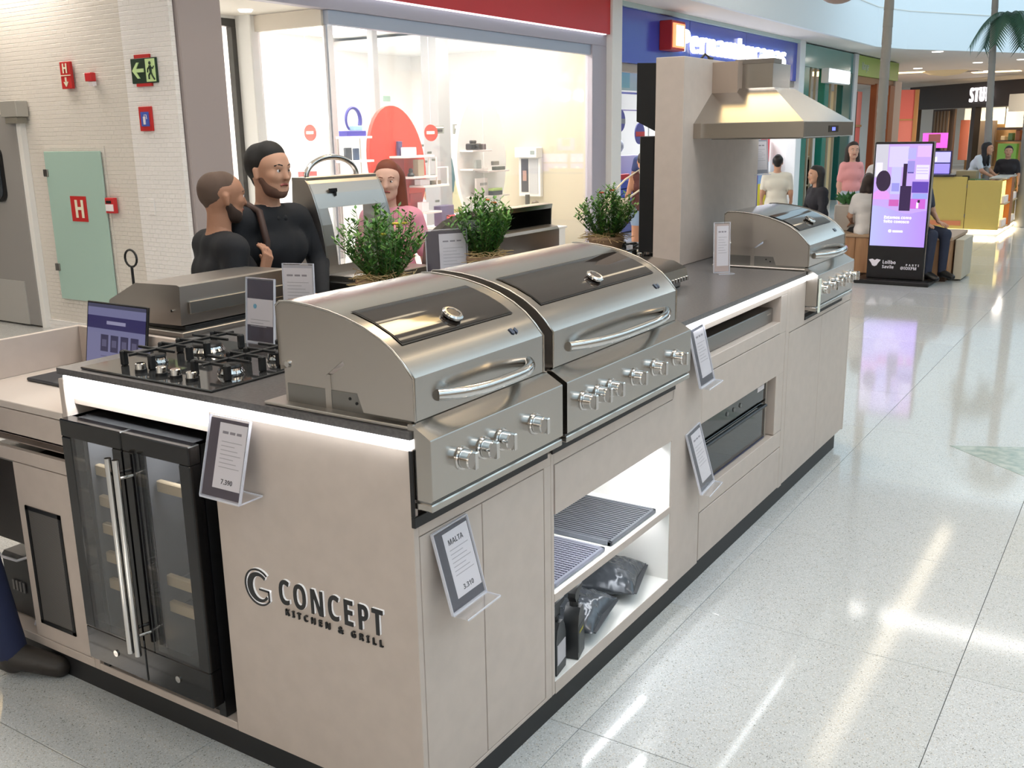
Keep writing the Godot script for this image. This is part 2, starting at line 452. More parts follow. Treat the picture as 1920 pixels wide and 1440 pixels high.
func build_phone_shop() -> void:
	var z := -8.0
	var orange := std(rgb(206, 46, 24), 0.5)
	var shelf_m := std(rgb(226, 216, 212), 0.4)
	# red oval back board
	var o := thing("oval_display_board", "tall orange red oval board standing in the shop window", "display board", V(9.86, 0.0, z - 0.1))
	var b := mb(o)
	var ov: Array = []
	for k in 40:
		var a := TAU * k / 40
		var p := Vector2(cos(a) * 0.62, sin(a) * 0.85).rotated(0.30)
		ov.append(p + Vector2(9.90, 1.42))
	b.prism(ov, 2, z - 0.14, z - 0.08, 20.0)
	part("board", b, orange, o)
	bpart("foot", V(9.6, 0, z - 0.3), V(10.2, 0.64, z - 0.08), orange, o, 0.01)
	# panels raised on the board
	for r in [[9.28, 0.98, 9.62, 1.22], [9.72, 1.22, 10.0, 1.5], [9.80, 0.85, 10.1, 1.2], [10.12, 0.72, 10.42, 0.98]]:
		bpart("red_panel", V(r[0], r[1], z - 0.09), V(r[2], r[3], z - 0.06), std(rgb(166, 24, 24), 0.5), o, 0.003)
	for s in [["A", 9.69, 10.41, 1.51], ["B", 9.88, 10.46, 1.21], ["C", 10.12, 10.76, 1.07], ["D", 10.14, 10.55, 0.68]]:
		shelf("wall_shelf", V(s[1], s[3], z - 0.1), V(s[2], s[3] + 0.03, z + 0.2), shelf_m, {"A": "thin pale shelf highest on the red oval board", "B": "thin pale shelf second from the top of the red oval", "C": "pale shelf third down, at the right edge of the red oval", "D": "pale shelf lowest on the red oval"}[s[0]], false)
	var fr := thing("display_rack", "square white frame joining two shelves of the red oval board", "frame", V(10.3, 1.1, z + 0.1))
	for q in [[10.28, 1.24, 10.30, 1.51], [10.46, 1.10, 10.48, 1.51], [10.74, 1.10, 10.76, 1.36]]:
		bpart("upright", V(q[0], q[1], z + 0.17), V(q[2], q[3], z + 0.19), shelf_m, fr, 0.002)
	bpart("rail", V(10.48, 1.345, z + 0.17), V(10.74, 1.362, z + 0.19), shelf_m, fr, 0.002)
	product(V(9.86, 1.54, z), V(10.08, 1.66, z + 0.12), M.paper, "white boxed gadget on the top shelf of the red oval")
	product(V(9.83, 1.54, z - 0.06), V(9.93, 1.75, z - 0.02), std(rgb(64, 54, 96), 0.4), "dark purple upright box behind the white box on the top oval shelf")
	product(V(10.13, 1.24, z), V(10.28, 1.48, z + 0.1), std(rgb(196, 186, 160), 0.5), "beige patterned box on the second oval shelf")
	var bt := lm()
	bt.lathe(P([0, 0, 0.05, 0, 0.055, 0.03, 0.03, 0.06, 0.035, 0.09, 0.02, 0.12, 0, 0.12]), V(9.95, 1.24, z + 0.1), 14)
	solo("speaker_gadget", bt, M.black, "small black round gadget on the second oval shelf", "display item")
	product(V(10.15, 1.10, z), V(10.38, 1.19, z + 0.12), M.paper, "flat white box on the third oval shelf")
	product(V(10.42, 1.10, z), V(10.66, 1.16, z + 0.12), std(rgb(110, 104, 84), 0.5), "flat olive box right on the third oval shelf")
	product(V(10.2, 0.71, z), V(10.36, 0.85, z + 0.1), M.paper, "white box on the lowest oval shelf")
	# blue ring sign on its plinth
	var rg := thing("ring_sign", "blue open ring sign on a blue base in the shop", "sign", V(8.84, 1.83, z))
	var ring: Array = []
	for k in 26:
		var a := deg_to_rad(-28.0 + k * 10.4)
		ring.append(V(8.86 + cos(a) * 0.145, 2.05 + sin(a) * 0.16, z))
	b = mb(rg)
	b.tube(ring, 0.03, 8, 0.016)
	part("ring", b, std(rgb(62, 62, 150), 0.4), rg)
	bpart("base", V(8.64, 1.83, z - 0.08), V(9.03, 1.905, z + 0.08), std(rgb(62, 56, 160), 0.4), rg, 0.006)
	bpart("label_block", V(8.80, 1.905, z - 0.03), V(8.99, 1.97, z + 0.05), std(rgb(150, 190, 200), 0.4), rg, 0.004)
	shelf("display_shelf", V(8.62, 1.80, z - 0.12), V(9.10, 1.83, z + 0.12), M.white, "white shelf carrying the blue ring sign")
	shelf("display_shelf", V(8.60, 1.48, z - 0.12), V(9.12, 1.51, z + 0.12), M.white, "white shelf under the blue ring sign with two dark phones", false)
	product(V(8.63, 1.51, z), V(8.75, 1.68, z + 0.05), std(rgb(60, 66, 76), 0.3), "dark boxed phone, left of the pair under the blue ring")
	product(V(8.81, 1.51, z), V(8.90, 1.67, z + 0.05), std(rgb(62, 80, 110), 0.3), "dark blue boxed phone, right of the pair under the blue ring")
	# round signs hung behind the glass, facing the entry
	for s in [[9.75, 1.86, -7.35, 0.115, "red round hanging sign right of the oval board"], [7.55, 1.88, -7.55, 0.10, "orange round hanging sign left of the blue ring"]]:
		var st := thing("hanging_sign", s[4], "sign", V(s[0], s[1], s[2]))
		b = mb(st)
		b.cyl(V(s[0] - 0.006, s[1], s[2]), V(s[0] + 0.006, s[1], s[2]), s[3], -1, 28)
		part("disc", b, std(rgb(214, 52, 34), 0.5), st)
		bpart("text_bar", V(s[0] - 0.009, s[1] - s[3] * 0.15, s[2] - s[3] * 0.6), V(s[0] - 0.006, s[1] + s[3] * 0.2, s[2] + s[3] * 0.6), M.cream, st, 0.0)
		b = mb(st)
		b.cyl(V(s[0], s[1] + s[3], s[2]), V(s[0], 3.55, s[2]), 0.002, -1, 6)
		part("cord", b, M.white, st)
	# wall of the accessories, right of the oval
	var tb := std(rgb(92, 96, 90), 0.4)
	for q in [[10.70, 1.85, 10.94, 1.97], [11.20, 1.84, 11.53, 1.99]]:
		var fr2 := thing("price_board", "grey framed price board, " + ("left" if q[0] < 11 else "right") + " of the thick white column", "board", V(q[0], q[1], z))
		bpart("frame", V(q[0], q[1], z - 0.03), V(q[2], q[3], z), std(rgb(120, 124, 118), 0.4), fr2, 0.004)
		bpart("white_strip", V(q[0] + 0.02, q[1] + 0.085, z), V(q[2] - 0.02, q[3] - 0.02, z + 0.004), M.paper, fr2, 0.0)
		bpart("dark_strip", V(q[0] + 0.03, q[1] + 0.025, z), V(q[2] - 0.05, q[1] + 0.065, z + 0.004), M.black, fr2, 0.0)
	var tk := 0
	for q in [[10.43, 1.78], [10.55, 1.66], [10.74, 1.55], [10.85, 1.44], [10.62, 1.42], [10.80, 1.20], [11.0, 1.04], [10.9, 0.80], [10.95, 0.66]]:
		var b2 := lm()
		b2.box(V(q[0], q[1], z - 0.2), V(q[0] + 0.10, q[1] + 0.035, z - 0.18), 0.003)
		var o2 := solo("price_ticket", b2, tb, ["topmost", "second", "third", "fourth", "fifth", "sixth", "seventh", "eighth", "lowest"][tk] + " of nine small grey price tickets right of the red oval", "ticket", "price tickets on the white shop wall")
		tk += 1
	product(V(10.60, 0.46, z), V(10.93, 0.77, z + 0.15), std(rgb(84, 66, 110), 0.4), "purple and red boxed toy set right of the red oval")
	product(V(10.72, 0.46, z + 0.15), V(10.93, 0.62, z + 0.17), M.red, "red panel box standing before the purple boxed set")
	shelf("display_shelf", V(10.5, 0.42, z - 0.15), V(11.1, 0.46, z + 0.2), M.white, "low white shelf under the purple boxed set")
	# round white board with shelves
	z = -7.2
	var wb := thing("round_display_board", "large white rounded board with small shelves in the window", "display board", V(11.0, 0, z - 0.15))
	b = mb(wb)
	var el: Array = []
	for k in 36: el.append(Vector2(11.0 + cos(TAU * k / 36) * 0.66, 1.45 + sin(TAU * k / 36) * 0.95))
	b.prism(el, 2, z - 0.2, z - 0.14, 20.0)
	part("board", b, M.white, wb)
	bpart("foot", V(10.7, 0, z - 0.3), V(11.3, 0.55, z - 0.14), M.white, wb, 0.01)
	for s in [[10.41, 10.91, 1.58, "upper left shelf of the white rounded board, under the black camera"], [10.40, 10.80, 1.31, "second left shelf of the white rounded board"], [10.80, 11.38, 1.27, "right shelf of the white rounded board"], [10.55, 11.38, 0.90, "lowest shelf of the white rounded board"]]:
		shelf("wall_shelf", V(s[0], s[2], z - 0.14), V(s[1], s[2] + 0.025, z + 0.1), shelf_m, s[3], false)
	var cm := thing("camera", "black camera on the upper shelf of the white rounded board", "camera", V(10.56, 1.605, z))
	bpart("camera_body", V(10.43, 1.605, z - 0.05), V(10.72, 1.70, z + 0.05), M.black, cm, 0.015)
	bpart("prism_hump", V(10.50, 1.70, z - 0.03), V(10.62, 1.745, z + 0.03), M.black, cm, 0.012)
	b = mb(cm)
	b.cyl(V(10.57, 1.65, z + 0.05), V(10.57, 1.65, z + 0.12), 0.04)
	part("lens", b, M.black_gloss, cm)
	product(V(10.74, 1.605, z), V(10.82, 1.69, z + 0.06), std(rgb(90, 70, 74), 0.5), "small dark box right of the camera")
	product(V(10.56, 1.335, z), V(10.70, 1.46, z + 0.05), std(rgb(170, 176, 172), 0.4), "grey box on the second left shelf of the rounded board")
	product(V(11.02, 1.37, z), V(11.18, 1.43, z + 0.05), M.steel_dark, "upper grey gadget of the two on the right shelf", "gadget")
	product(V(11.04, 1.295, z), V(11.30, 1.35, z + 0.08), std(rgb(84, 92, 84), 0.4), "lower dark green gadget on the right shelf", "gadget")
	product(V(10.93, 0.925, z), V(11.18, 0.99, z + 0.1), M.black, "flat black box with a lime lid on the lowest shelf")
	product(V(10.93, 0.99, z), V(11.18, 1.03, z + 0.1), std(rgb(176, 204, 110), 0.5), "lime green lid box on top of the flat black box")
	var pf := thing("photo_frame", "white frame with a grey logo strip on the lowest shelf", "frame", V(10.77, 0.925, z))
	bpart("frame", V(10.62, 0.925, z - 0.03), V(10.93, 1.19, z), shelf_m, pf, 0.004)
	bpart("grey_strip", V(10.72, 1.08, z), V(10.90, 1.12, z + 0.004), std(rgb(150, 150, 146), 0.5), pf, 0.0)
	# poster cabinet on the beige wall
	var pc := thing("poster_cabinet", "white wall cabinet with a portrait poster and a grey list, on the beige wall", "cabinet", V(11.9, 0.9, -7.0))
	bpart("hood_box", V(11.72, 1.46, -7.22), V(11.92, 1.62, -6.82), M.white, pc, 0.01)
	bpart("back", V(11.84, 0.86, -7.22), V(11.92, 1.46, -6.82), M.white, pc, 0.004)
	bpart("poster_dark", V(11.832, 0.93, -7.17), V(11.842, 1.44, -7.04), std(rgb(66, 68, 84), 0.4), pc, 0.0)
	bpart("poster_face", V(11.828, 1.10, -7.14), V(11.834, 1.26, -7.07), std(rgb(190, 150, 140), 0.5), pc, 0.0)
	bpart("list_panel", V(11.832, 0.90, -7.02), V(11.842, 1.44, -6.86), std(rgb(196, 198, 202), 0.5), pc, 0.0)
	bpart("screen", V(11.715, 1.51, -6.93), V(11.722, 1.57, -6.85), std(rgb(140, 152, 150), 0.3), pc, 0.0)
	# low counters with glowing shelves near the glass
	var lc := thing("display_counter", "low white counter with two glass boxes behind the window at right", "counter", V(11.3, 0, -6.5))
	bpart("base", V(10.3, 0, -6.7), V(11.55, 0.42, -6.2), M.white, lc, 0.01)
	bpart("counter_top", V(10.28, 0.42, -6.72), V(11.57, 0.45, -6.18), M.white, lc, 0.004)
	for q in [[10.45, 0.62, "upper"], [10.45, 0.46, "lower"]]:
		product(V(10.50, q[1], -6.5), V(10.78, q[1] + 0.13, -6.3), std(rgb(96, 100, 104), 0.3), q[2] + " grey boxed device on the low white counter")
	for q in [[10.86, 0.62, "upper"], [10.86, 0.46, "lower"]]:
		product(V(10.86, q[1], -6.5), V(11.12, q[1] + 0.13, -6.3), std(rgb(214, 190, 150), 0.4), q[2] + " amber boxed device on the low white counter")
	var cy := lm()
	cy.lathe(P([0, 0, 0.035, 0, 0.035, 0.2, 0.03, 0.21, 0, 0.21]), V(10.78, 0.75, -6.4), 16)
	solo("cylinder_speaker", cy, std(rgb(58, 60, 62), 0.5), "black cylinder speaker on top of the grey boxed device", "speaker")
	var cy2 := lm()
	cy2.lathe(P([0, 0, 0.06, 0, 0.08, 0.03, 0.05, 0.09, 0.02, 0.11, 0, 0.11]), V(11.0, 0.75, -6.4), 16)
	solo("round_speaker", cy2, std(rgb(84, 72, 62), 0.5), "small round brown speaker on top of the amber boxed device", "speaker")
	for q in [["far left of the entry", 7.65, 7.80, 1.89], ["above the red oval", 11.31, 11.50, 2.38]]:
		product(V(q[1], q[3], -9.52), V(q[2], q[3] + 0.09, -9.5), std(rgb(150, 180, 164), 0.4), "small green exit plate in the shop, " + q[0], "exit_plate")
	product(V(9.25, 1.24, -9.5), V(9.56, 1.33, -9.4), std(rgb(190, 56, 56), 0.5), "red strip box behind the open grill handle", "product_box")
	var dr := thing("doorway_panel", "pale olive panel with a gold framed box seen past the white column", "panel", V(12.3, 0.0, -9.0))
	bpart("panel", V(12.35, 0.0, -9.06), V(12.75, 1.15, -9.0), std(rgb(206, 202, 160), 0.5), dr, 0.004)
	bpart("gold_frame", V(12.40, 0.30, -9.0), V(12.70, 0.56, -8.98), std(rgb(196, 168, 96), 0.4), dr, 0.004)
	bpart("white_square", V(12.46, 0.36, -8.98), V(12.64, 0.50, -8.974), M.paper, dr, 0.0)

func build_next_shops() -> void:
	var zf := -5.8
	# ---- blue shop
	var blue := std(rgb(64, 84, 190), 0.18)
	var f := thing("storefront", "blue fascia shop front with a glowing white name and red box sign", "storefront", V(16.8, 0, zf))
	bpart("fascia_board", V(12.42, 2.87, -5.92), V(21.25, 3.68, zf), blue, f, 0.006)
	bpart("fascia_trim", V(12.42, 3.68, -5.95), V(21.6, 3.75, -5.74), std(rgb(196, 216, 214), 0.5), f, 0.004)
	bpart("door_head", V(12.42, 2.74, -5.95), V(21.25, 2.87, -5.84), std(rgb(170, 158, 146), 0.5), f, 0.003)
	bpart("white_post", V(21.25, 0, -5.95), V(21.62, 3.75, -5.72), M.white, f, 0.01)
	for x in [15.2, 18.0]:
		bpart("board_joint", V(x, 2.88, -5.799), V(x + 0.012, 3.67, -5.797), std(rgb(50, 66, 160), 0.3), f, 0.0)
	var rs := thing("box_sign", "glowing red and white square box sign on the blue fascia", "sign", V(14.23, 3.12, -5.7))
	bpart("case", V(13.95, 3.12, -5.80), V(14.50, 3.58, -5.58), std(rgb(176, 44, 44), 0.4), rs, 0.01)
	bpart("sign_face", V(13.99, 3.16, -5.582), V(14.46, 3.54, -5.565), glow(rgb(255, 150, 96), 1.3), rs, 0.0)
	bpart("sign_letter", V(14.10, 3.19, -5.566), V(14.40, 3.51, -5.555), glow(rgb(255, 246, 230), 2.0), rs, 0.004)
	var nm := thing("shop_name", "glowing white name lettering on the blue fascia", "sign", V(14.6, 3.16, -5.72))
	letters("Pernambucanas", V(14.72, 3.15, -5.79), 0.36, Basis.IDENTITY, glow(rgb(255, 255, 255), 2.2), nm, "letter", 0.05, 1.38, 0.02)
	var w := lm()
	w.box(V(14.75, 0, -12.0), V(28, 3.75, -11.8))
	struct("wall_blue_shop_back", w, M.white)
	var w3 := lm()
	w3.box(V(21.5, 0, -11.8), V(21.62, 3.6, -5.95))
	struct("wall_blue_shop_side", w3, M.white)
	var c := lm()
	c.box(V(12.4, 3.35, -11.8), V(26.6, 3.5, -5.95))
	struct("ceiling_blue_shop", c, M.white)
	for x in [13.6, 16.0, 18.4, 20.6]: lamp_panel(x, 3.32, -7.6, 1.0, 1.6, M.lamp_white, "white lamp panel in the blue shop ceiling", "leftmost" if x < 15 else "second" if x < 17 else "third" if x < 19 else "rightmost")
	# what shows past the monitors: poster band, purple strips, hanging discs, blue display unit
	var pb := thing("poster_band", "pale green poster band over the blue shop's display wall", "poster", V(13.9, 2.5, -6.5))
	bpart("sheet", V(13.3, 2.52, -6.52), V(15.2, 2.86, -6.5), std(rgb(206, 226, 214), 0.5), pb, 0.0)
	for px in [13.32, 15.1]: bpart("post", V(px, 0.0, -6.56), V(px + 0.06, 2.86, -6.52), M.white, pb, 0.0)
	bpart("pink_patch", V(13.75, 2.54, -6.5), V(13.95, 2.64, -6.496), std(rgb(226, 176, 196), 0.5), pb, 0.0)
	bpart("teal_patch", V(14.0, 2.56, -6.5), V(14.3, 2.82, -6.496), std(rgb(150, 206, 204), 0.5), pb, 0.0)
	bpart("strip", V(13.3, 2.46, -6.51), V(15.2, 2.49, -6.49), std(rgb(140, 140, 210), 0.5), pb, 0.0)
	bpart("strip", V(13.3, 2.18, -6.51), V(15.2, 2.20, -6.49), std(rgb(196, 180, 226), 0.5), pb, 0.0)
	for q in [[13.35, 2.01, "left hanging purple disc with a grey band in the blue shop", rgb(150, 152, 160)], [14.10, 1.80, "right hanging purple disc with a red band in the blue shop", rgb(206, 72, 72)]]:
		var d := thing("hanging_disc", q[2], "sign", V(q[0], q[1], -6.2))
		var b := mb(d)
		b.cyl(V(q[0], q[1], -6.21), V(q[0], q[1], -6.19), 0.18, -1, 24)
		part("disc", b, std(rgb(96, 96, 170), 0.5), d)
		bpart("band", V(q[0] - 0.17, q[1] - 0.05, -6.19), V(q[0] + 0.17, q[1] + 0.03, -6.185), std(q[3], 0.5), d, 0.0)
		b = mb(d)
		b.cyl(V(q[0], q[1] + 0.18, -6.2), V(q[0], 3.35, -6.2), 0.004, -1, 6)
		part("cord", b, M.white, d)
	var du := thing("display_unit", "blue striped display unit with lilac top panel in the blue shop", "display unit", V(14.0, 0, -7.0))
	for k in 6:
		bpart("drawer", V(13.6, 0.02 + k * 0.16, -7.3), V(16.2, 0.165 + k * 0.16, -6.9), std(rgb(84, 104, 200) if k > 2 else rgb(120, 128, 190), 0.5), du, 0.006)
	bpart("lilac_panel", V(13.6, 1.0, -7.3), V(16.2, 1.4, -7.1), std(rgb(206, 196, 236), 0.5), du, 0.004)
	bpart("violet_patch", V(13.75, 1.08, -7.1), V(14.2, 1.36, -7.09), std(rgb(130, 96, 220), 0.5), du, 0.0)
	bpart("red_lamp", V(14.6, 0.98, -7.0), V(15.2, 1.08, -6.92), std(rgb(206, 60, 66), 0.4), du, 0.01)
	var uk := 0
	for q in [[13.8, 1.42, "left"], [14.7, 1.42, "right"]]:
		var b := lm()
		b.ball(V(q[0] + 0.3, q[1] + 0.16, -7.15), V(0.26, 0.16, 0.16), 14)
		solo("helmet_gadget", b, std(rgb(150, 156, 176), 0.4), q[2] + " grey rounded item on top of the blue display unit", "display item")
	# right of the pillar: racks with a yellow and a red panel
	var rk := thing("poster_rack", "rack with red, white and yellow panels at the right end of the blue shop", "display unit", V(20.6, 0, -6.4))
	bpart("yellow_panel", V(20.75, 0.0, -6.42), V(21.4, 0.62, -6.4), std(rgb(246, 226, 50), 0.5), rk, 0.0)
	bpart("purple_panel", V(20.2, 0.0, -6.42), V(20.74, 1.0, -6.4), std(rgb(90, 80, 170), 0.5), rk, 0.0)
	bpart("red_panel", V(20.85, 1.1, -6.42), V(21.45, 1.62, -6.4), std(rgb(214, 36, 56), 0.5), rk, 0.0)
	bpart("grey_panel", V(19.9, 1.0, -6.42), V(20.84, 1.62, -6.4), std(rgb(206, 210, 220), 0.5), rk, 0.0)
	bpart("blue_panel", V(20.75, 0.62, -6.42), V(21.45, 1.1, -6.4), std(rgb(150, 184, 226), 0.5), rk, 0.0)

	# ---- green shop
	var teal := std(rgb(36, 128, 116), 0.2)
	var tealg := std(rgb(98, 152, 144), 0.15)
	f = thing("storefront", "teal green shop front with a small glowing white box sign", "storefront", V(24.0, 0, zf))
	bpart("fascia_board", V(21.62, 3.22, -5.95), V(26.3, 3.72, zf), tealg, f, 0.006)
	bpart("teal_column", V(21.64, 0, -5.95), V(22.2, 3.22, -5.78), teal, f, 0.01)
	bpart("teal_column", V(23.5, 0, -5.95), V(23.85, 3.22, -5.78), teal, f, 0.01)
	bpart("teal_column", V(25.1, 0, -5.95), V(26.0, 3.22, -5.78), std(rgb(26, 92, 88), 0.25), f, 0.01)
	bpart("white_post", V(26.0, 0, -5.95), V(26.35, 3.72, -5.74), std(rgb(206, 206, 208), 0.4), f, 0.01)
	for q in [[22.6, 0.08], [23.0, 0.04], [24.3, 0.05], [24.8, 0.05]]:
		bpart("glazing_bar", V(q[0], 0, -5.92), V(q[0] + q[1], 3.22, -5.86), std(rgb(170, 160, 140), 0.4), f, 0.003)
	var bs := thing("box_sign", "glowing white box sign with faint grey letters on the teal shop front", "sign", V(24.1, 2.92, -5.7))
	bpart("case", V(23.2, 2.90, -5.80), V(25.1, 3.24, -5.62), M.white, bs, 0.006)
	bpart("sign_face", V(23.22, 2.92, -5.622), V(25.08, 3.22, -5.610), glow(rgb(250, 255, 252), 1.8), bs, 0.0)
	letters("MOCOCO", V(23.4, 3.0, -5.609), 0.13, Basis.IDENTITY, glow(rgb(226, 232, 230), 0.95), bs, "letter", 0.01, 1.2, 0.02)
	w = lm()
	w.box(V(21.62, 0, -9.0), V(26.6, 3.3, -8.8))
	struct("wall_green_shop_back", w, std(rgb(226, 196, 150), 0.6))
	for q in [[22.25, 0.4, 1.0, rgb(240, 226, 190)], [22.25, 1.15, 1.7, rgb(196, 160, 110)], [23.9, 0.4, 1.05, rgb(246, 238, 210)], [23.9, 1.15, 1.6, rgb(226, 206, 176)]]:
		var cab := thing("lit_shelf", "warm lit shelf bay in the teal shop, " + ("left" if q[0] < 23 else "right") + (" lower" if q[1] < 1 else " upper"), "shelf", V(q[0], q[1], -6.6))
		bpart("back_panel", V(q[0], q[1], -6.9), V(q[0] + 1.15, q[2], -6.85), std(q[3], 0.5), cab, 0.003)
		bpart("shelf_board", V(q[0], q[1] - 0.04, -6.9), V(q[0] + 1.15, q[1], -6.5), M.wood_pale, cab, 0.003)
		for px in [q[0], q[0] + 1.12]: bpart("side_panel", V(px, 0.0, -6.9), V(px + 0.03, q[2], -6.52), M.wood_pale, cab, 0.0)
		for k in 4:
			product(V(q[0] + 0.08 + k * 0.27, q[1], -6.75), V(q[0] + 0.24 + k * 0.27, q[1] + 0.16 + 0.05 * (k % 2), -6.62), std([rgb(150, 70, 80), rgb(240, 230, 210), rgb(120, 84, 60), rgb(190, 60, 70)][k], 0.5), ["maroon", "cream", "brown", "crimson"][k] + " boxed goods on the " + ("left" if q[0] < 23 else "right") + (" lower" if q[1] < 1 else " upper") + " bay of the teal shop")
	for x in [22.6, 25.0]: lamp_panel(x, 3.3, -7.4, 1.0, 1.0, M.lamp_warm, "warm lamp panel in the teal shop ceiling", "left" if x < 24 else "right")
	var bush := thing("mannequin_wig", "dark rounded display bust in the teal shop window", "display bust", V(22.4, 0.95, -6.3))
	var bb := mb(bush)
	bb.ball(V(22.45, 1.28, -6.3), V(0.28, 0.32, 0.2), 16)
	part("dark_crown", bb, M.black, bush)
	bpart("stand", V(22.37, 0.0, -6.35), V(22.53, 1.0, -6.25), M.black, bush, 0.01)

	# ---- lime shop
	f = thing("storefront", "lime green fascia shop front with wooden posts and salmon panels", "storefront", V(29.0, 0, -5.8))
	bpart("fascia_board", V(26.4, 3.2, -6.0), V(31.3, 3.72, -5.8), std(rgb(144, 172, 72), 0.4), f, 0.006)
	letters("Marye", V(26.9, 3.36, -5.80), 0.19, Basis.IDENTITY, std(rgb(196, 206, 190), 0.5), f, "letter", 0.01, 1.0, 0.0, null, false)
	bpart("head_board", V(26.4, 3.02, -6.05), V(31.2, 3.2, -5.86), std(rgb(150, 108, 74), 0.5), f, 0.004)
	bpart("wood_post", V(28.75, 0, -5.98), V(29.35, 3.05, -5.8), std(rgb(150, 84, 46), 0.5), f, 0.01)
	bpart("wood_post", V(30.4, 0, -5.98), V(31.0, 3.05, -5.8), std(rgb(150, 84, 46), 0.5), f, 0.01)
	bpart("pale_post", V(31.0, 0, -6.0), V(31.9, 3.2, -5.8), std(rgb(196, 170, 156), 0.5), f, 0.01)
	bpart("black_frame", V(27.55, 0, -6.2), V(27.85, 2.82, -6.1), std(rgb(54, 44, 38), 0.5), f, 0.004)
	bpart("black_frame", V(26.5, 1.85, -6.2), V(27.6, 1.92, -6.1), std(rgb(54, 44, 38), 0.5), f, 0.004)
	bpart("cream_panel", V(26.4, 0, -6.6), V(27.6, 2.82, -6.5), std(rgb(246, 222, 170), 0.5), f, 0.0)
	bpart("salmon_panel", V(27.9, 1.92, -6.3), V(28.75, 2.84, -6.2), std(rgb(252, 150, 136), 0.5), f, 0.004)
	bpart("salmon_panel", V(27.9, 0.0, -6.3), V(28.75, 1.86, -6.2), std(rgb(250, 130, 120), 0.5), f, 0.004)
	bpart("mid_rail", V(27.9, 1.86, -6.28), V(28.75, 1.92, -6.16), std(rgb(196, 150, 100), 0.5), f, 0.003)
	bpart("ceiling_panel", V(26.4, 3.4, -9.0), V(31.9, 3.5, -6.0), M.white, f, 0.0)
	bpart("lamp_panel", V(27.6, 3.36, -7.8), V(29.6, 3.40, -6.9), M.lamp_warm, f, 0.0)
	w = lm()
	w.box(V(26.4, 0, -9.2), V(33, 3.6, -9.0))
	struct("wall_lime_shop_back", w, std(rgb(246, 206, 186), 0.6))


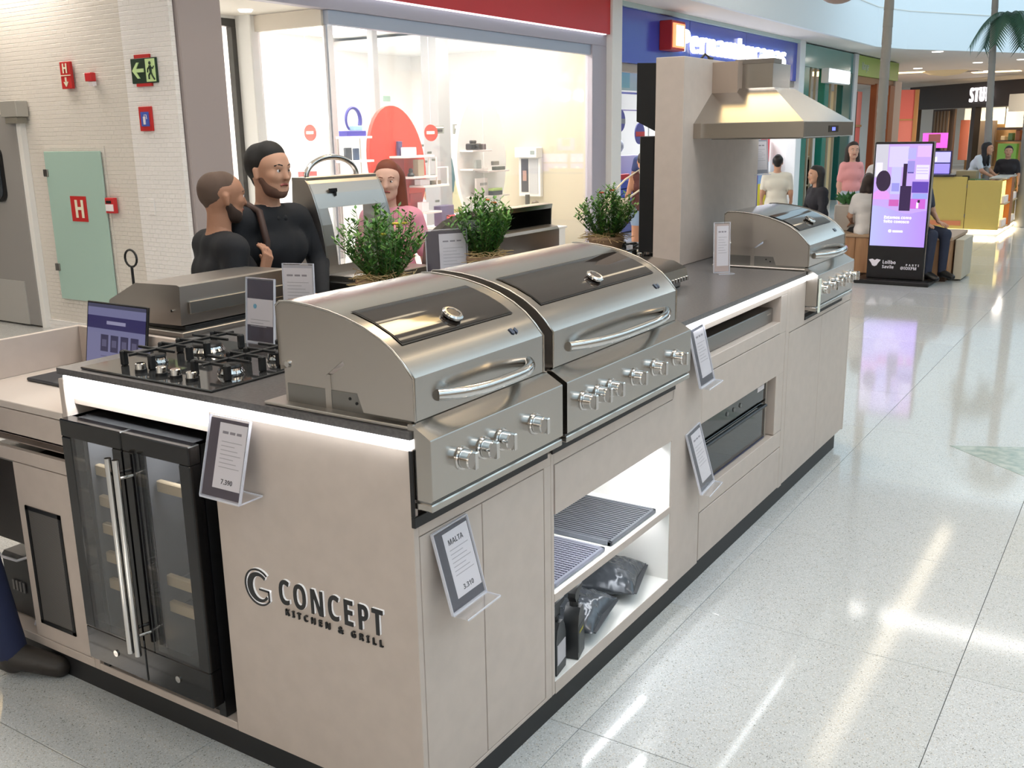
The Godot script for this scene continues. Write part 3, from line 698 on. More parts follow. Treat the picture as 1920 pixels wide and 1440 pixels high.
# ---------------------------------------------------------------- the counter: cabinets, worktop, plinth, light strips, logo
func build_counter() -> void:
	var L: Material = M.laminate
	var H := 1.10
	# plinth
	var pl := lm()
	pl.box(V(0.012, 0, -2.05), V(0.5, 0.085, -0.012))
	pl.box(V(0.5, 0, -1.4), V(3.93, 0.085, -0.012))
	solo("plinth", pl, M.plinth, "black recessed plinth strip running under the whole counter", "plinth")
	# --- cabinet round the drinks fridge
	var c := thing("fridge_cabinet", "beige cabinet shell enclosing the black drinks fridge at the counter's left end", "cabinet", V(0.0, 0.085, -1.06))
	bpart("side_panel", V(0.0, 0.085, -1.412), V(0.62, H, -1.385), L, c)
	bpart("bottom_board", V(0.0, 0.085, -1.385), V(0.62, 0.112, -0.717), L, c)
	bpart("light_board", V(0.030, 1.03, -1.384), V(0.06, H - 0.004, -0.717), M.board_white, c, 0.0)
	bpart("niche_lining", V(0.03, 1.015, -1.384), V(0.6, 1.03, -0.717), L, c, 0.0)
	bpart("back_board", V(0.60, 0.112, -1.385), V(0.62, 1.03, -0.717), L, c, 0.0)
	# --- corner cabinet with the logo panel and the doors under the first grill
	c = thing("corner_cabinet", "beige corner cabinet with the raised logo panel and two plain doors under the front grill", "cabinet", V(0.33, 0.085, -0.36))
	bpart("logo_panel", V(0.0, 0.085, -0.715), V(0.02, H - 0.012, 0.0), L, c, 0.0015)
	bpart("inner_side", V(0.02, 0.085, -0.715), V(0.62, H - 0.03, -0.700), L, c)
	bpart("door", V(0.022, 0.100, -0.018), V(0.292, 0.858, 0.0), L, c, 0.0015)
	bpart("door", V(0.2955, 0.100, -0.018), V(0.614, 0.858, 0.0), L, c, 0.0015)
	bpart("rail", V(0.02, 0.861, -0.02), V(0.655, 0.898, 0.0), L, c, 0.0015)
	bpart("lower_rail", V(0.02, 0.085, -0.02), V(0.655, 0.0975, 0.0), L, c, 0.001)
	bpart("stile", V(0.6175, 0.0975, -0.02), V(0.655, 0.861, 0.0), L, c, 0.0015)
	bpart("carcass_back", V(0.02, 0.1, -0.040), V(0.655, 0.88, -0.022), L, c, 0.0)
	bpart("grill_well", V(0.02, 0.9, -0.45), V(0.64, 0.905, -0.002), M.steel_dark, c, 0.0)
	# --- open shelf cabinet
	c = thing("shelf_cabinet", "beige cabinet with a drawer front above two white lit open shelves", "cabinet", V(1.1, 0.085, -0.36))
	bpart("side_panel", V(0.656, 0.085, -0.60), V(0.674, 0.898, 0.0), L, c)
	bpart("drawer_front", V(0.682, 0.692, -0.020), V(1.549, 0.852, 0.0), L, c, 0.0015)
	bpart("rail", V(0.674, 0.855, -0.02), V(1.556, 0.898, 0.0), L, c, 0.0015)
	bpart("carcass_back", V(0.674, 0.69, -0.04), V(1.55, 0.88, -0.022), L, c, 0.0)
	bpart("bottom_board", V(0.674, 0.085, -0.60), V(1.545, 0.128, 0.0), M.board_white, c)
	bpart("front_edge", V(0.674, 0.085, 0.0), V(1.545, 0.128, 0.002), L, c, 0.0005)
	bpart("shelf_board", V(0.674, 0.405, -0.60), V(1.545, 0.430, -0.002), M.board_white, c)
	bpart("shelf_edge", V(0.674, 0.404, -0.002), V(1.545, 0.431, 0.001), L, c, 0.0005)
	bpart("inner_lining", V(0.674, 0.128, -0.60), V(0.678, 0.69, -0.003), M.board_white, c, 0.0)
	bpart("inner_lining", V(1.541, 0.128, -0.60), V(1.546, 0.69, -0.003), M.board_white, c, 0.0)
	bpart("back_board", V(0.674, 0.128, -0.62), V(1.545, 0.69, -0.60), M.board_white, c, 0.0)
	bpart("top_board", V(0.674, 0.688, -0.60), V(1.545, 0.70, -0.021), M.board_white, c, 0.0)
	bpart("light_strip", V(0.70, 0.682, -0.10), V(1.52, 0.688, -0.07), M.led, c, 0.0)
	bpart("light_strip", V(0.70, 0.399, -0.10), V(1.52, 0.405, -0.07), M.led, c, 0.0)
	area(V(1.11, 0.680, -0.085), V(0, -1, -0.35), Vector2(0.82, 0.03), Color(0.98, 0.99, 1.0), 60.0, "shelf_strip_light")
	area(V(1.11, 0.397, -0.085), V(0, -1, -0.35), Vector2(0.82, 0.03), Color(0.98, 0.99, 1.0), 16.0, "shelf_strip_light")
	# --- oven cabinet
	c = thing("oven_cabinet", "beige cabinet with a warming drawer slot above a built-in black oven", "cabinet", V(2.25, 0.085, -0.36))
	bpart("stile", V(1.546, 0.085, -0.60), V(1.832, H - 0.012, 0.0), L, c, 0.0015)
	bpart("top_rail", V(1.832, 1.066, -0.30), V(2.865, H - 0.012, 0.0), L, c, 0.0015)
	bpart("stile", V(2.775, 0.885, -0.50), V(2.865, 1.066, 0.0), L, c, 0.0015)
	bpart("slot_floor", V(1.832, 0.888, -0.50), V(2.775, 0.943, 0.0), L, c, 0.0015)
	bpart("slot_back", V(1.832, 0.943, -0.52), V(2.775, 1.066, -0.50), L, c, 0.0)
	bpart("upper_front", V(1.8345, 0.685, -0.45), V(2.862, 0.884, 0.0), L, c, 0.0015)
	bpart("oven_jamb", V(2.755, 0.392, -0.5), V(2.862, 0.685, 0.0), L, c, 0.0015)
	bpart("lower_front", V(1.8345, 0.305, -0.45), V(2.862, 0.389, 0.0), L, c, 0.0015)
	bpart("drawer_front", V(1.840, 0.092, -0.02), V(2.862, 0.300, 0.0), L, c, 0.0015)
	bpart("carcass_back", V(1.84, 0.092, -0.05), V(2.862, 0.302, -0.023), L, c, 0.0)
	# --- end cabinet with two doors
	c = thing("end_cabinet", "beige end cabinet with two tall plain doors below the far small grill", "cabinet", V(3.46, 0.085, -0.36))
	bpart("stile", V(2.867, 0.085, -0.02), V(2.916, H - 0.012, 0.0), L, c, 0.0015)
	bpart("upper_panel", V(2.916, 0.868, -0.02), V(3.155, H - 0.012, 0.0), L, c, 0.0015)
	bpart("rail", V(3.155, 0.868, -0.02), V(4.055, 0.888, 0.0), L, c, 0.0015)
	bpart("side_of_well", V(3.140, 0.89, -0.45), V(3.156, H - 0.012, -0.02), L, c, 0.0)
	bpart("well_floor", V(3.155, 0.885, -0.45), V(4.04, 0.89, -0.003), L, c, 0.0)
	bpart("door", V(2.920, 0.092, -0.018), V(3.468, 0.864, 0.0), L, c, 0.0015)
	bpart("door", V(3.472, 0.092, -0.018), V(4.036, 0.864, 0.0), L, c, 0.0015)
	bpart("end_panel", V(4.0385, 0.085, -1.4), V(4.058, H, 0.0), L, c, 0.0015)
	bpart("corner_post", V(3.84, 0.888, -0.02), V(4.0385, 0.975, 0.0), L, c, 0.0015)
	bpart("carcass_back", V(2.92, 0.092, -0.05), V(4.036, 0.86, -0.023), L, c, 0.0)
	# --- dark stone worktop with grill cut-outs
	var w := lm()
	w.prism(P([0.0, -1.413, 4.06, -1.413, 4.06, -0.46, 3.145, -0.46, 3.145, 0.0, 1.60, 0.0, 1.60, -0.47, 0.018, -0.47, 0.018, 0.0, 0.0, 0.0]), 1, 1.115, 1.135)
	solo("worktop", w, M.stone, "dark grey stone worktop covering the counter between the grills", "worktop")
	# dark trim under the grills
	var t := lm()
	t.box(V(-0.001, 0.890, -0.006), V(0.63, 0.918, 0.006), 0.001)
	t.box(V(-0.001, 0.918, -0.006), V(0.0055, 1.088, 0.004), 0.001)
	solo("grill_trim", t, M.plinth, "black steel edge strip below the front grill's control panel", "trim strip")
	t = lm()
	t.box(V(0.658, 0.893, -0.03), V(1.556, 0.918, 0.006), 0.001)
	solo("grill_trim", t, M.plinth, "black steel edge strip below the long six-knob grill", "trim strip")
	t = lm()
	t.box(V(3.158, 0.890, -0.03), V(3.84, 0.905, 0.004), 0.001)
	solo("grill_trim", t, M.plinth, "black steel edge strip below the far small grill", "trim strip")
	# --- light strips under the worktop edge
	var sp := lm()
	sp.box(V(-0.003, 1.089, -0.715), V(0.012, 1.114, 0.0), 0.002)
	solo("light_strip_lamp", sp, M.led, "glowing white strip under the worktop edge above the logo panel", "light strip")
	area(V(-0.012, 1.094, -0.36), V(-0.5, -1, 0), Vector2(0.70, 0.012), Color(0.97, 0.99, 1.0), 9.0, "worktop_strip_light")
	sp = lm()
	sp.box(V(0.0, 1.100, -1.384), V(0.028, 1.113, -0.717), 0.001)
	solo("light_strip_lamp", sp, M.led, "glowing white strip above the drinks fridge niche", "light strip")
	area(V(0.016, 1.098, -1.05), V(0.25, -1, 0), Vector2(0.66, 0.02), Color(0.97, 0.99, 1.0), 60.0, "niche_strip_light")
	sp = lm()
	sp.box(V(1.605, 1.089, -0.012), V(3.142, 1.114, 0.003), 0.002)
	solo("light_strip_lamp", sp, M.led, "glowing white strip under the worktop edge above the oven cabinet", "light strip")
	area(V(2.37, 1.094, 0.012), V(0, -1, 0.5), Vector2(1.5, 0.012), Color(0.97, 0.99, 1.0), 7.0, "worktop_strip_light")
	# --- raised logo
	var lg := thing("logo_sign", "raised black logo lettering with white edges on the beige end panel", "sign", V(0.0, 0.53, -0.36))
	letters("CONCEPT", V(-0.001, 0.572, -0.484), 0.072, FACE_FRONT, M.letter_white, lg, "letter", 0.006, 0.70, 0.0098, M.charcoal_letter)
	letters("KITCHEN & GRILL", V(-0.001, 0.537, -0.468), 0.0185, FACE_FRONT, M.charcoal_letter, lg, "letter", 0.005, 1.0, 0.0098)
	var em := mb(lg)
	var cz := -0.563
	var cy := 0.598
	for rr in [[0.055, 0.0495], [0.044, 0.034]]:
		var ring: Array = []
		var a0 := 48.0
		var a1 := 322.0
		ring.append_array(arc(Vector2(cz, cy), Vector2(rr[0], rr[0] * 1.02), a0, a1, 36))
		ring.append_array(arc(Vector2(cz + (0.006 if rr[0] < 0.05 else 0.0), cy), Vector2(rr[1] * (0.86 if rr[0] < 0.05 else 1.0), rr[1] * 1.03), a1, a0, 36))
		em.prism(ring, 0, -0.0063, 0.0, 20.0)
	em.box(V(-0.0063, cy - 0.008, cz + 0.002), V(0.0, cy - 0.003, cz + 0.042))
	em.box(V(-0.0063, cy - 0.034, cz + 0.037), V(0.0, cy - 0.003, cz + 0.042))
	part("emblem", em, M.letter_white, lg)
	var ef := mb(lg)
	for rr in [[0.055, 0.0495], [0.044, 0.034]]:
		var ring: Array = []
		ring.append_array(arc(Vector2(cz, cy), Vector2(rr[0], rr[0] * 1.02), 48.0, 322.0, 36))
		ring.append_array(arc(Vector2(cz + (0.006 if rr[0] < 0.05 else 0.0), cy), Vector2(rr[1] * (0.86 if rr[0] < 0.05 else 1.0), rr[1] * 1.03), 322.0, 48.0, 36))
		ef.prism(ring, 0, -0.0085, -0.0065, 20.0)
	ef.box(V(-0.0085, cy - 0.008, cz + 0.002), V(-0.0065, cy - 0.003, cz + 0.042))
	ef.box(V(-0.0085, cy - 0.034, cz + 0.037), V(-0.0065, cy - 0.003, cz + 0.042))
	part("emblem_face", ef, M.charcoal_letter, lg)
	# --- desk end with the laptop
	c = thing("desk_unit", "lower beige desk with a back rim and mesh door at the counter's left end", "desk", V(0.0, 0.085, -1.75))
	bpart("desk_top", V(0.0, 0.960, -2.04), V(0.50, 0.985, -1.414), M.laminate_pale, c)
	bpart("drawer_front", V(0.0, 0.868, -2.04), V(0.02, 0.957, -1.414), L, c, 0.0015)
	bpart("drawer_rail", V(0.0, 0.868, -2.04), V(0.02, 0.876, -1.414), L, c, 0.001)
	bpart("lower_rail", V(0.0, 0.772, -2.04), V(0.02, 0.818, -1.414), L, c, 0.0015)
	bpart("gap_board", V(0.05, 0.818, -2.04), V(0.48, 0.822, -1.414), L, c, 0.0)
	bpart("gap_back", V(0.12, 0.822, -2.04), V(0.14, 0.958, -1.414), L, c, 0.0)
	bpart("bottom_board", V(0.0, 0.085, -2.05), V(0.48, 0.118, -1.414), L, c)
	bpart("mesh_door", V(0.0, 0.121, -1.742), V(0.018, 0.769, -1.430), L, c, 0.0015)
	bpart("door_stile", V(0.0, 0.118, -1.429), V(0.018, 0.772, -1.414), L, c, 0.001)
	var fr := mb(c)
	var z0 := -1.700
	var z1 := -1.500
	fr.box(V(-0.004, 0.18, z0), V(0.004, 0.62, z0 + 0.014))
	fr.box(V(-0.004, 0.18, z1 - 0.014), V(0.004, 0.62, z1))
	fr.box(V(-0.004, 0.18, z0), V(0.004, 0.194, z1))
	fr.box(V(-0.004, 0.606, z0), V(0.004, 0.62, z1))
	part("vent_frame", fr, M.black, c)
	var ms := std(Color(1, 1, 1), 0.5, 0.3)
	var mi := Image.create(64, 64, false, Image.FORMAT_RGB8)
	mi.fill(rgb(118, 114, 110))
	for i in 8:
		for j in 8: mi.fill_rect(Rect2i(i * 8 + (j % 2) * 4, j * 8, 4, 4), rgb(62, 58, 56))
	ms.albedo_texture = ImageTexture.create_from_image(mi)
	triplanar(ms, 26.0)
	bpart("vent_mesh", V(-0.001, 0.19, z0 + 0.01), V(0.002, 0.61, z1 - 0.01), ms, c, 0.0)
	bpart("back_rim", V(0.0, 0.985, -2.06), V(0.52, 1.128, -2.04), L, c, 0.002)
	bpart("side_rim", V(0.50, 0.085, -2.04), V(0.52, 1.128, -1.414), L, c, 0.002)
	bpart("back_board", V(0.46, 0.12, -2.04), V(0.48, 0.96, -1.414), L, c, 0.0)
	# black box with a cable in the open niche
	var bx := thing("printer_box", "black device box standing in the dark niche of the desk", "device", V(0.2, 0.118, -1.9))
	bpart("case", V(0.06, 0.118, -2.02), V(0.32, 0.36, -1.80), M.black, bx, 0.01)
	for k in 4: bpart("label_mark", V(0.055, 0.22, -1.96 + k * 0.022), V(0.061, 0.26, -1.948 + k * 0.022), std(rgb(110, 106, 104), 0.5), bx, 0.0)
	var st := thing("cpu_case", "dark brown upright case with a pale metal top edge at the photo's left edge", "device", V(0.05, 0.45, -1.9))
	bpart("case", V(0.04, 0.43, -2.03), V(0.3, 0.765, -1.765), std(rgb(46, 38, 34), 0.4), st, 0.006)
	bpart("top_edge", V(0.02, 0.755, -2.03), V(0.06, 0.768, -1.758), M.steel_flat, st, 0.002)
	var cb := lm()
	cb.tube([V(0.04, 0.40, -2.03), V(0.03, 0.36, -1.96), V(0.03, 0.365, -1.86), V(0.05, 0.40, -1.77)], 0.005, 8)
	cb.tube([V(0.03, 0.13, -1.80), V(0.03, 0.17, -1.775), V(0.03, 0.15, -1.76), V(0.03, 0.125, -1.77)], 0.005, 8)
	solo("cable", cb, M.paper, "white cable looping across the dark desk niche", "cable")


# ---------------------------------------------------------------- appliances set in the counter
const HOOD := [0.0, 1.155, 0.0, 1.262, -0.030, 1.296, -0.060, 1.324, -0.10, 1.350, -0.15, 1.373, -0.205, 1.391, -0.26, 1.404, -0.32, 1.413, -0.39, 1.418, -0.43, 1.416, -0.445, 1.404]

func hood_point(z: float) -> Vector2:          # (z, y) on the hood's curve, with y measured from the worktop
	for i in range(2, HOOD.size() - 2, 2):
		if z <= HOOD[i] and z >= HOOD[i + 2]:
			var t: float = (HOOD[i] - z) / maxf(HOOD[i] - HOOD[i + 2], 1e-6)
			return Vector2(z, lerpf(HOOD[i + 1], HOOD[i + 3], t) - 1.135)
	return Vector2(z, 0.28)

func hood_normal(z: float) -> Vector3:
	var d := hood_point(z - 0.02) - hood_point(z + 0.02)
	return Vector3(0, -d.x, d.y).normalized()

# a built-in gas grill: base at the worktop, its middle at x = 0, the hood's front at z = 0
func make_grill(label: String, where: Vector3, turn: float, w: float, knobs: Array, window := true) -> Node3D:
	var o := thing("gas_grill", label, "gas grill", where, turn)
	var h := w * 0.5
	var prof: Array = []
	for i in range(0, HOOD.size(), 2): prof.append(Vector2(HOOD[i], HOOD[i + 1] - 1.135))
	# hood: the curved sheet, with folded end plates
	var sheet: Array = prof.duplicate()
	var inner: Array = []
	for p in prof: inner.append(p + Vector2(-0.002 if p.x > -0.01 else 0.0, -0.003))
	inner.reverse()
	sheet.append(Vector2(-0.445, 0.10)); sheet.append(Vector2(-0.441, 0.10))
	sheet.append_array(inner)
	var b := lm()
	b.prism(sheet, 0, -h, h, 16.0)
	for s in [-1.0, 1.0]:
		var rim: Array = []
		for p in prof: rim.append(V(s * (h - 0.002), p.y, p.x))
		b.tube(rim, 0.0035, 6)
	var hood := part("hood", b, M.steel, o)
	for s in [-1.0, 1.0]:
		b = lm()
		var pl: Array = prof.duplicate()
		pl.append_array(P([-0.445, 0.112, -0.285, 0.102, -0.226, 0.146, -0.186, 0.075, -0.165, 0.020]))
		b.prism(pl, 0, s * (h - 0.006) - 0.002, s * (h - 0.006) + 0.002)
		part("hood_side", b, M.steel_flat, hood)
		b = lm()
		b.cyl(V(s * (h - 0.004), 0.118, -0.414), V(s * (h + 0.004), 0.118, -0.414), 0.011, 0.008, 16)
		part("hinge_screw", b, M.chrome, hood)
		b = lm()
		b.prism(P([-0.45, 0.0, -0.15, 0.0, -0.15, 0.03, -0.19, 0.09, -0.226, 0.136, -0.28, 0.10, -0.45, 0.11]), 0, s * (h - 0.024) - 0.002, s * (h - 0.024) + 0.002)
		b.box(V(s * (h - 0.022) - 0.003, 0.0, -0.305), V(s * (h - 0.022) + 0.003, 0.10, -0.285))
		part("firebox_side", b, M.steel_flat, o)
		b = lm()
		for q in [[-0.222, 0.045], [-0.200, 0.035]]:
			b.cyl(V(s * (h - 0.022), q[1], q[0]), V(s * (h - 0.018), q[1], q[0]), 0.004, -1, 8)
		part("rivet", b, M.black, o)
	b = lm()
	b.box(V(-h + 0.02, -0.02, -0.44), V(h - 0.02, 0.06, -0.02))
	part("firebox", b, M.steel_dark, o)
	b = lm()
	b.box(V(-h - 0.012, 0.001, -0.50), V(h + 0.008, 0.010, 0.0), 0.002)
	part("flange", b, M.steel_flat, o)
	# dark glass let into the hood, with a thin black gasket
	if window:
		var wa := -h + 0.045
		var wb := h - 0.06
		for k in 2:
			b = lm()
			var off := 0.0022 if k == 0 else 0.0032
			var e := 0.0 if k == 0 else 0.005
			var n := 12
			for i in n:
				var za := lerpf(-0.066 - e, -0.228 + e, float(i) / n)
				var zb := lerpf(-0.066 - e, -0.228 + e, float(i + 1) / n)
				var pa := hood_point(za)
				var pb := hood_point(zb)
				var na := hood_normal(za)
				var nb := hood_normal(zb)
				var A := V(wa + e, pa.y, pa.x) + na * off
				var B := V(wb - e, pa.y, pa.x) + na * off
				var C := V(wb - e, pb.y, pb.x) + nb * off
				var D := V(wa + e, pb.y, pb.x) + nb * off
				b.qn(A, B, C, D, na, na, nb, nb)
			part("window_gasket" if k == 0 else "window_glass", b, M.black if k == 0 else M.hood_glass, hood)
		var zt := -0.105
		var pt := hood_point(zt)
		var nt := hood_normal(zt)
		b = lm()
		b.lathe(P([0.0, 0.0, 0.024, 0.0, 0.030, 0.006, 0.030, 0.012, 0.025, 0.016, 0.020, 0.016, 0.019, 0.013, 0.0, 0.013]), V(0.0, pt.y, pt.x) + nt * 0.003, 26, nt)
		var th := part("thermometer", b, M.chrome, hood)
		b = lm()
		b.lathe(P([0.0, 0.0138, 0.0185, 0.0138, 0.0185, 0.0145, 0.0, 0.0145]), V(0.0, pt.y, pt.x) + nt * 0.003, 22, nt)
		part("dial", b, std(rgb(52, 44, 48), 0.15), th)
		var zb2 := -0.026
		var pbz := hood_point(zb2)
		var nbz := hood_normal(zb2)
		b = lm()
		b.xf = Transform3D(Basis(V(1, 0, 0), V(0, 1, 0).cross(V(1, 0, 0)).normalized(), V(0, 0, 1)), Vector3.ZERO)
		b.xf = Transform3D(Basis(V(1, 0, 0), nbz, V(1, 0, 0).cross(nbz)), V(h - 0.12, pbz.y, pbz.x) + nbz * 0.001)
		b.prism(P([-0.016, -0.010, -0.004, -0.010, 0.002, 0.002, -0.004, 0.010, -0.013, 0.006]), 1, 0.0, 0.002)
		b.prism(P([0.004, -0.004, 0.014, -0.010, 0.018, 0.004, 0.008, 0.011]), 1, 0.0, 0.002)
		part("badge", b, std(rgb(86, 92, 108), 0.3, 0.6), hood)
	# bowed chrome handle
	var hp: Array = []
	for i in 23:
		var t := float(i) / 22.0
		var x := lerpf(-h + 0.095, h - 0.085, t)
		var k := pow(absf(t * 2.0 - 1.0), 3.2)
		hp.append(V(x, 0.066, lerpf(0.062, 0.0, k)))
	b = lm()
	b.tube(hp, 0.0155, 14)
	part("handle", b, M.chrome, hood)
	# control panel
	b = lm()
	b.prism(P([-0.012, -0.172, 0.052, -0.172, 0.056, -0.168, 0.056, -0.017, 0.0545, -0.0145, 0.001, 0.0165, -0.012, 0.0165]), 0, -h - 0.014, h + 0.010, 0.0)
	var panel := part("control_panel", b, M.steel, o)
	b = lm()
	b.box(V(-h - 0.014, -0.198, -0.012), V(h + 0.010, -0.178, 0.055), 0.003)
	part("drip_lip", b, M.steel, o)
	b = lm()
	b.box(V(-h - 0.010, -0.180, -0.012), V(h + 0.006, -0.170, 0.046))
	part("lip_spacer", b, M.steel_dark, o)
	for kx in knobs:
		b = lm()
		b.lathe(P([0.0, 0.0, 0.030, 0.0, 0.031, 0.003, 0.029, 0.007, 0.0, 0.007]), V(kx, -0.092, 0.056), 26, V(0, 0, 1))
		var kn := part("knob_bezel", b, M.chrome, panel)
		b = lm()
		b.lathe(P([0.0, 0.007, 0.0225, 0.007, 0.0225, 0.009, 0.0245, 0.010, 0.0235, 0.030, 0.022, 0.034, 0.0, 0.034]), V(kx, -0.092, 0.056), 26, V(0, 0, 1))
		b.box(V(kx - 0.006, -0.115, 0.086), V(kx + 0.006, -0.069, 0.104), 0.003)
		part("knob", b, M.chrome, kn)
	return o

func make_hob(label: String, where: Vector3, turn: float) -> Node3D:
	# local: glass 0.6 wide along x, 0.51 deep along z, front edge at z = 0 (towards +z)
	var o := thing("gas_hob", label, "gas hob", where, turn)
	var b := lm()
	b.box(V(-0.30, 0.001, -0.51), V(0.30, 0.008, 0.0), 0.002)
	part("glass_top", b, M.hob_glass, o)
	for x in [0.09, 0.185, 0.25, 0.32]:
		b = lm()
		b.lathe(P([0.0, 0.0, 0.018, 0.0, 0.018, 0.010, 0.0, 0.010]), V(x - 0.16, 0.008, -0.05), 18)
		var k := part("knob_base", b, M.black, o)
		b = lm()
		b.lathe(P([0.0, 0.010, 0.016, 0.010, 0.0155, 0.026, 0.013, 0.028, 0.0, 0.028]), V(x - 0.16, 0.008, -0.05), 18)
		part("knob", b, M.chrome, k)
	for q in [[-0.125, -0.155, 0.030], [-0.125, -0.35, 0.056], [0.19, -0.17, 0.038], [0.175, -0.37, 0.030]]:
		b = lm()
		b.lathe(P([0.0, 0.0, q[2], 0.0, q[2] * 1.06, 0.006, q[2] * 0.95, 0.014, q[2] * 0.9, 0.020, 0.0, 0.020]), V(q[0], 0.008, q[1]), 24)
		var bu := part("burner_ring", b, M.chrome, o)
		b = lm()
		b.lathe(P([0.0, 0.020, q[2] * 0.82, 0.020, q[2] * 0.86, 0.024, q[2] * 0.78, 0.029, 0.0, 0.030]), V(q[0], 0.008, q[1]), 24)
		part("burner_cap", b, M.iron, bu)
	# cast iron pan supports: end frames on thick feet with thin cross fingers
	for g in [[-0.195, -0.062, -0.085, -0.44], [0.115, 0.255, -0.10, -0.44]]:
		b = lm()
		var y := 0.052
		var zm: float = (g[2] + g[3]) * 0.5
		var xm: float = (g[0] + g[1]) * 0.5
		for x in [g[0], g[1]]:
			for z in [g[2], g[3], zm + 0.035, zm - 0.035]: b.box(V(x - 0.009, 0.008, z - 0.011), V(x + 0.009, y + 0.004, z + 0.011), 0.004)
		for z in [g[2], g[3], zm + 0.035, zm - 0.035]: b.box(V(g[0], y - 0.004, z - 0.004), V(g[1], y + 0.005, z + 0.004), 0.002)
		b.box(V(xm - 0.004, y - 0.004, g[3] - 0.03), V(xm + 0.004, y + 0.005, g[2] + 0.03), 0.002)
		for z in [lerpf(g[2], zm, 0.4), lerpf(zm, g[3], 0.6)]: b.box(V(g[0] - 0.02, y - 0.004, z - 0.004), V(g[1] + 0.02, y + 0.005, z + 0.004), 0.002)
		part("pan_support", b, M.iron, o)
	return o

func build_appliances() -> void:
	make_grill("front stainless gas grill with four knobs at the counter corner", V(0.322, 1.135, 0.0), 0.0, 0.60, [-0.19, -0.095, -0.012, 0.155])
	make_grill("long stainless gas grill with six knobs beside the front one", V(1.115, 1.135, 0.0), 0.0, 0.885, [-0.355, -0.262, -0.178, -0.012, 0.145, 0.318])
	make_grill("small far stainless gas grill at the counter's end, below the range hood", V(3.50, 1.135, 0.0), 0.0, 0.66, [-0.265, -0.125, 0.015, 0.155, 0.28])
	make_hob("black glass gas hob with four chrome knobs beside the laptop", V(0.022, 1.135, -1.02), -PI / 2)
	build_fridge()
	build_oven()
	build_pillar()

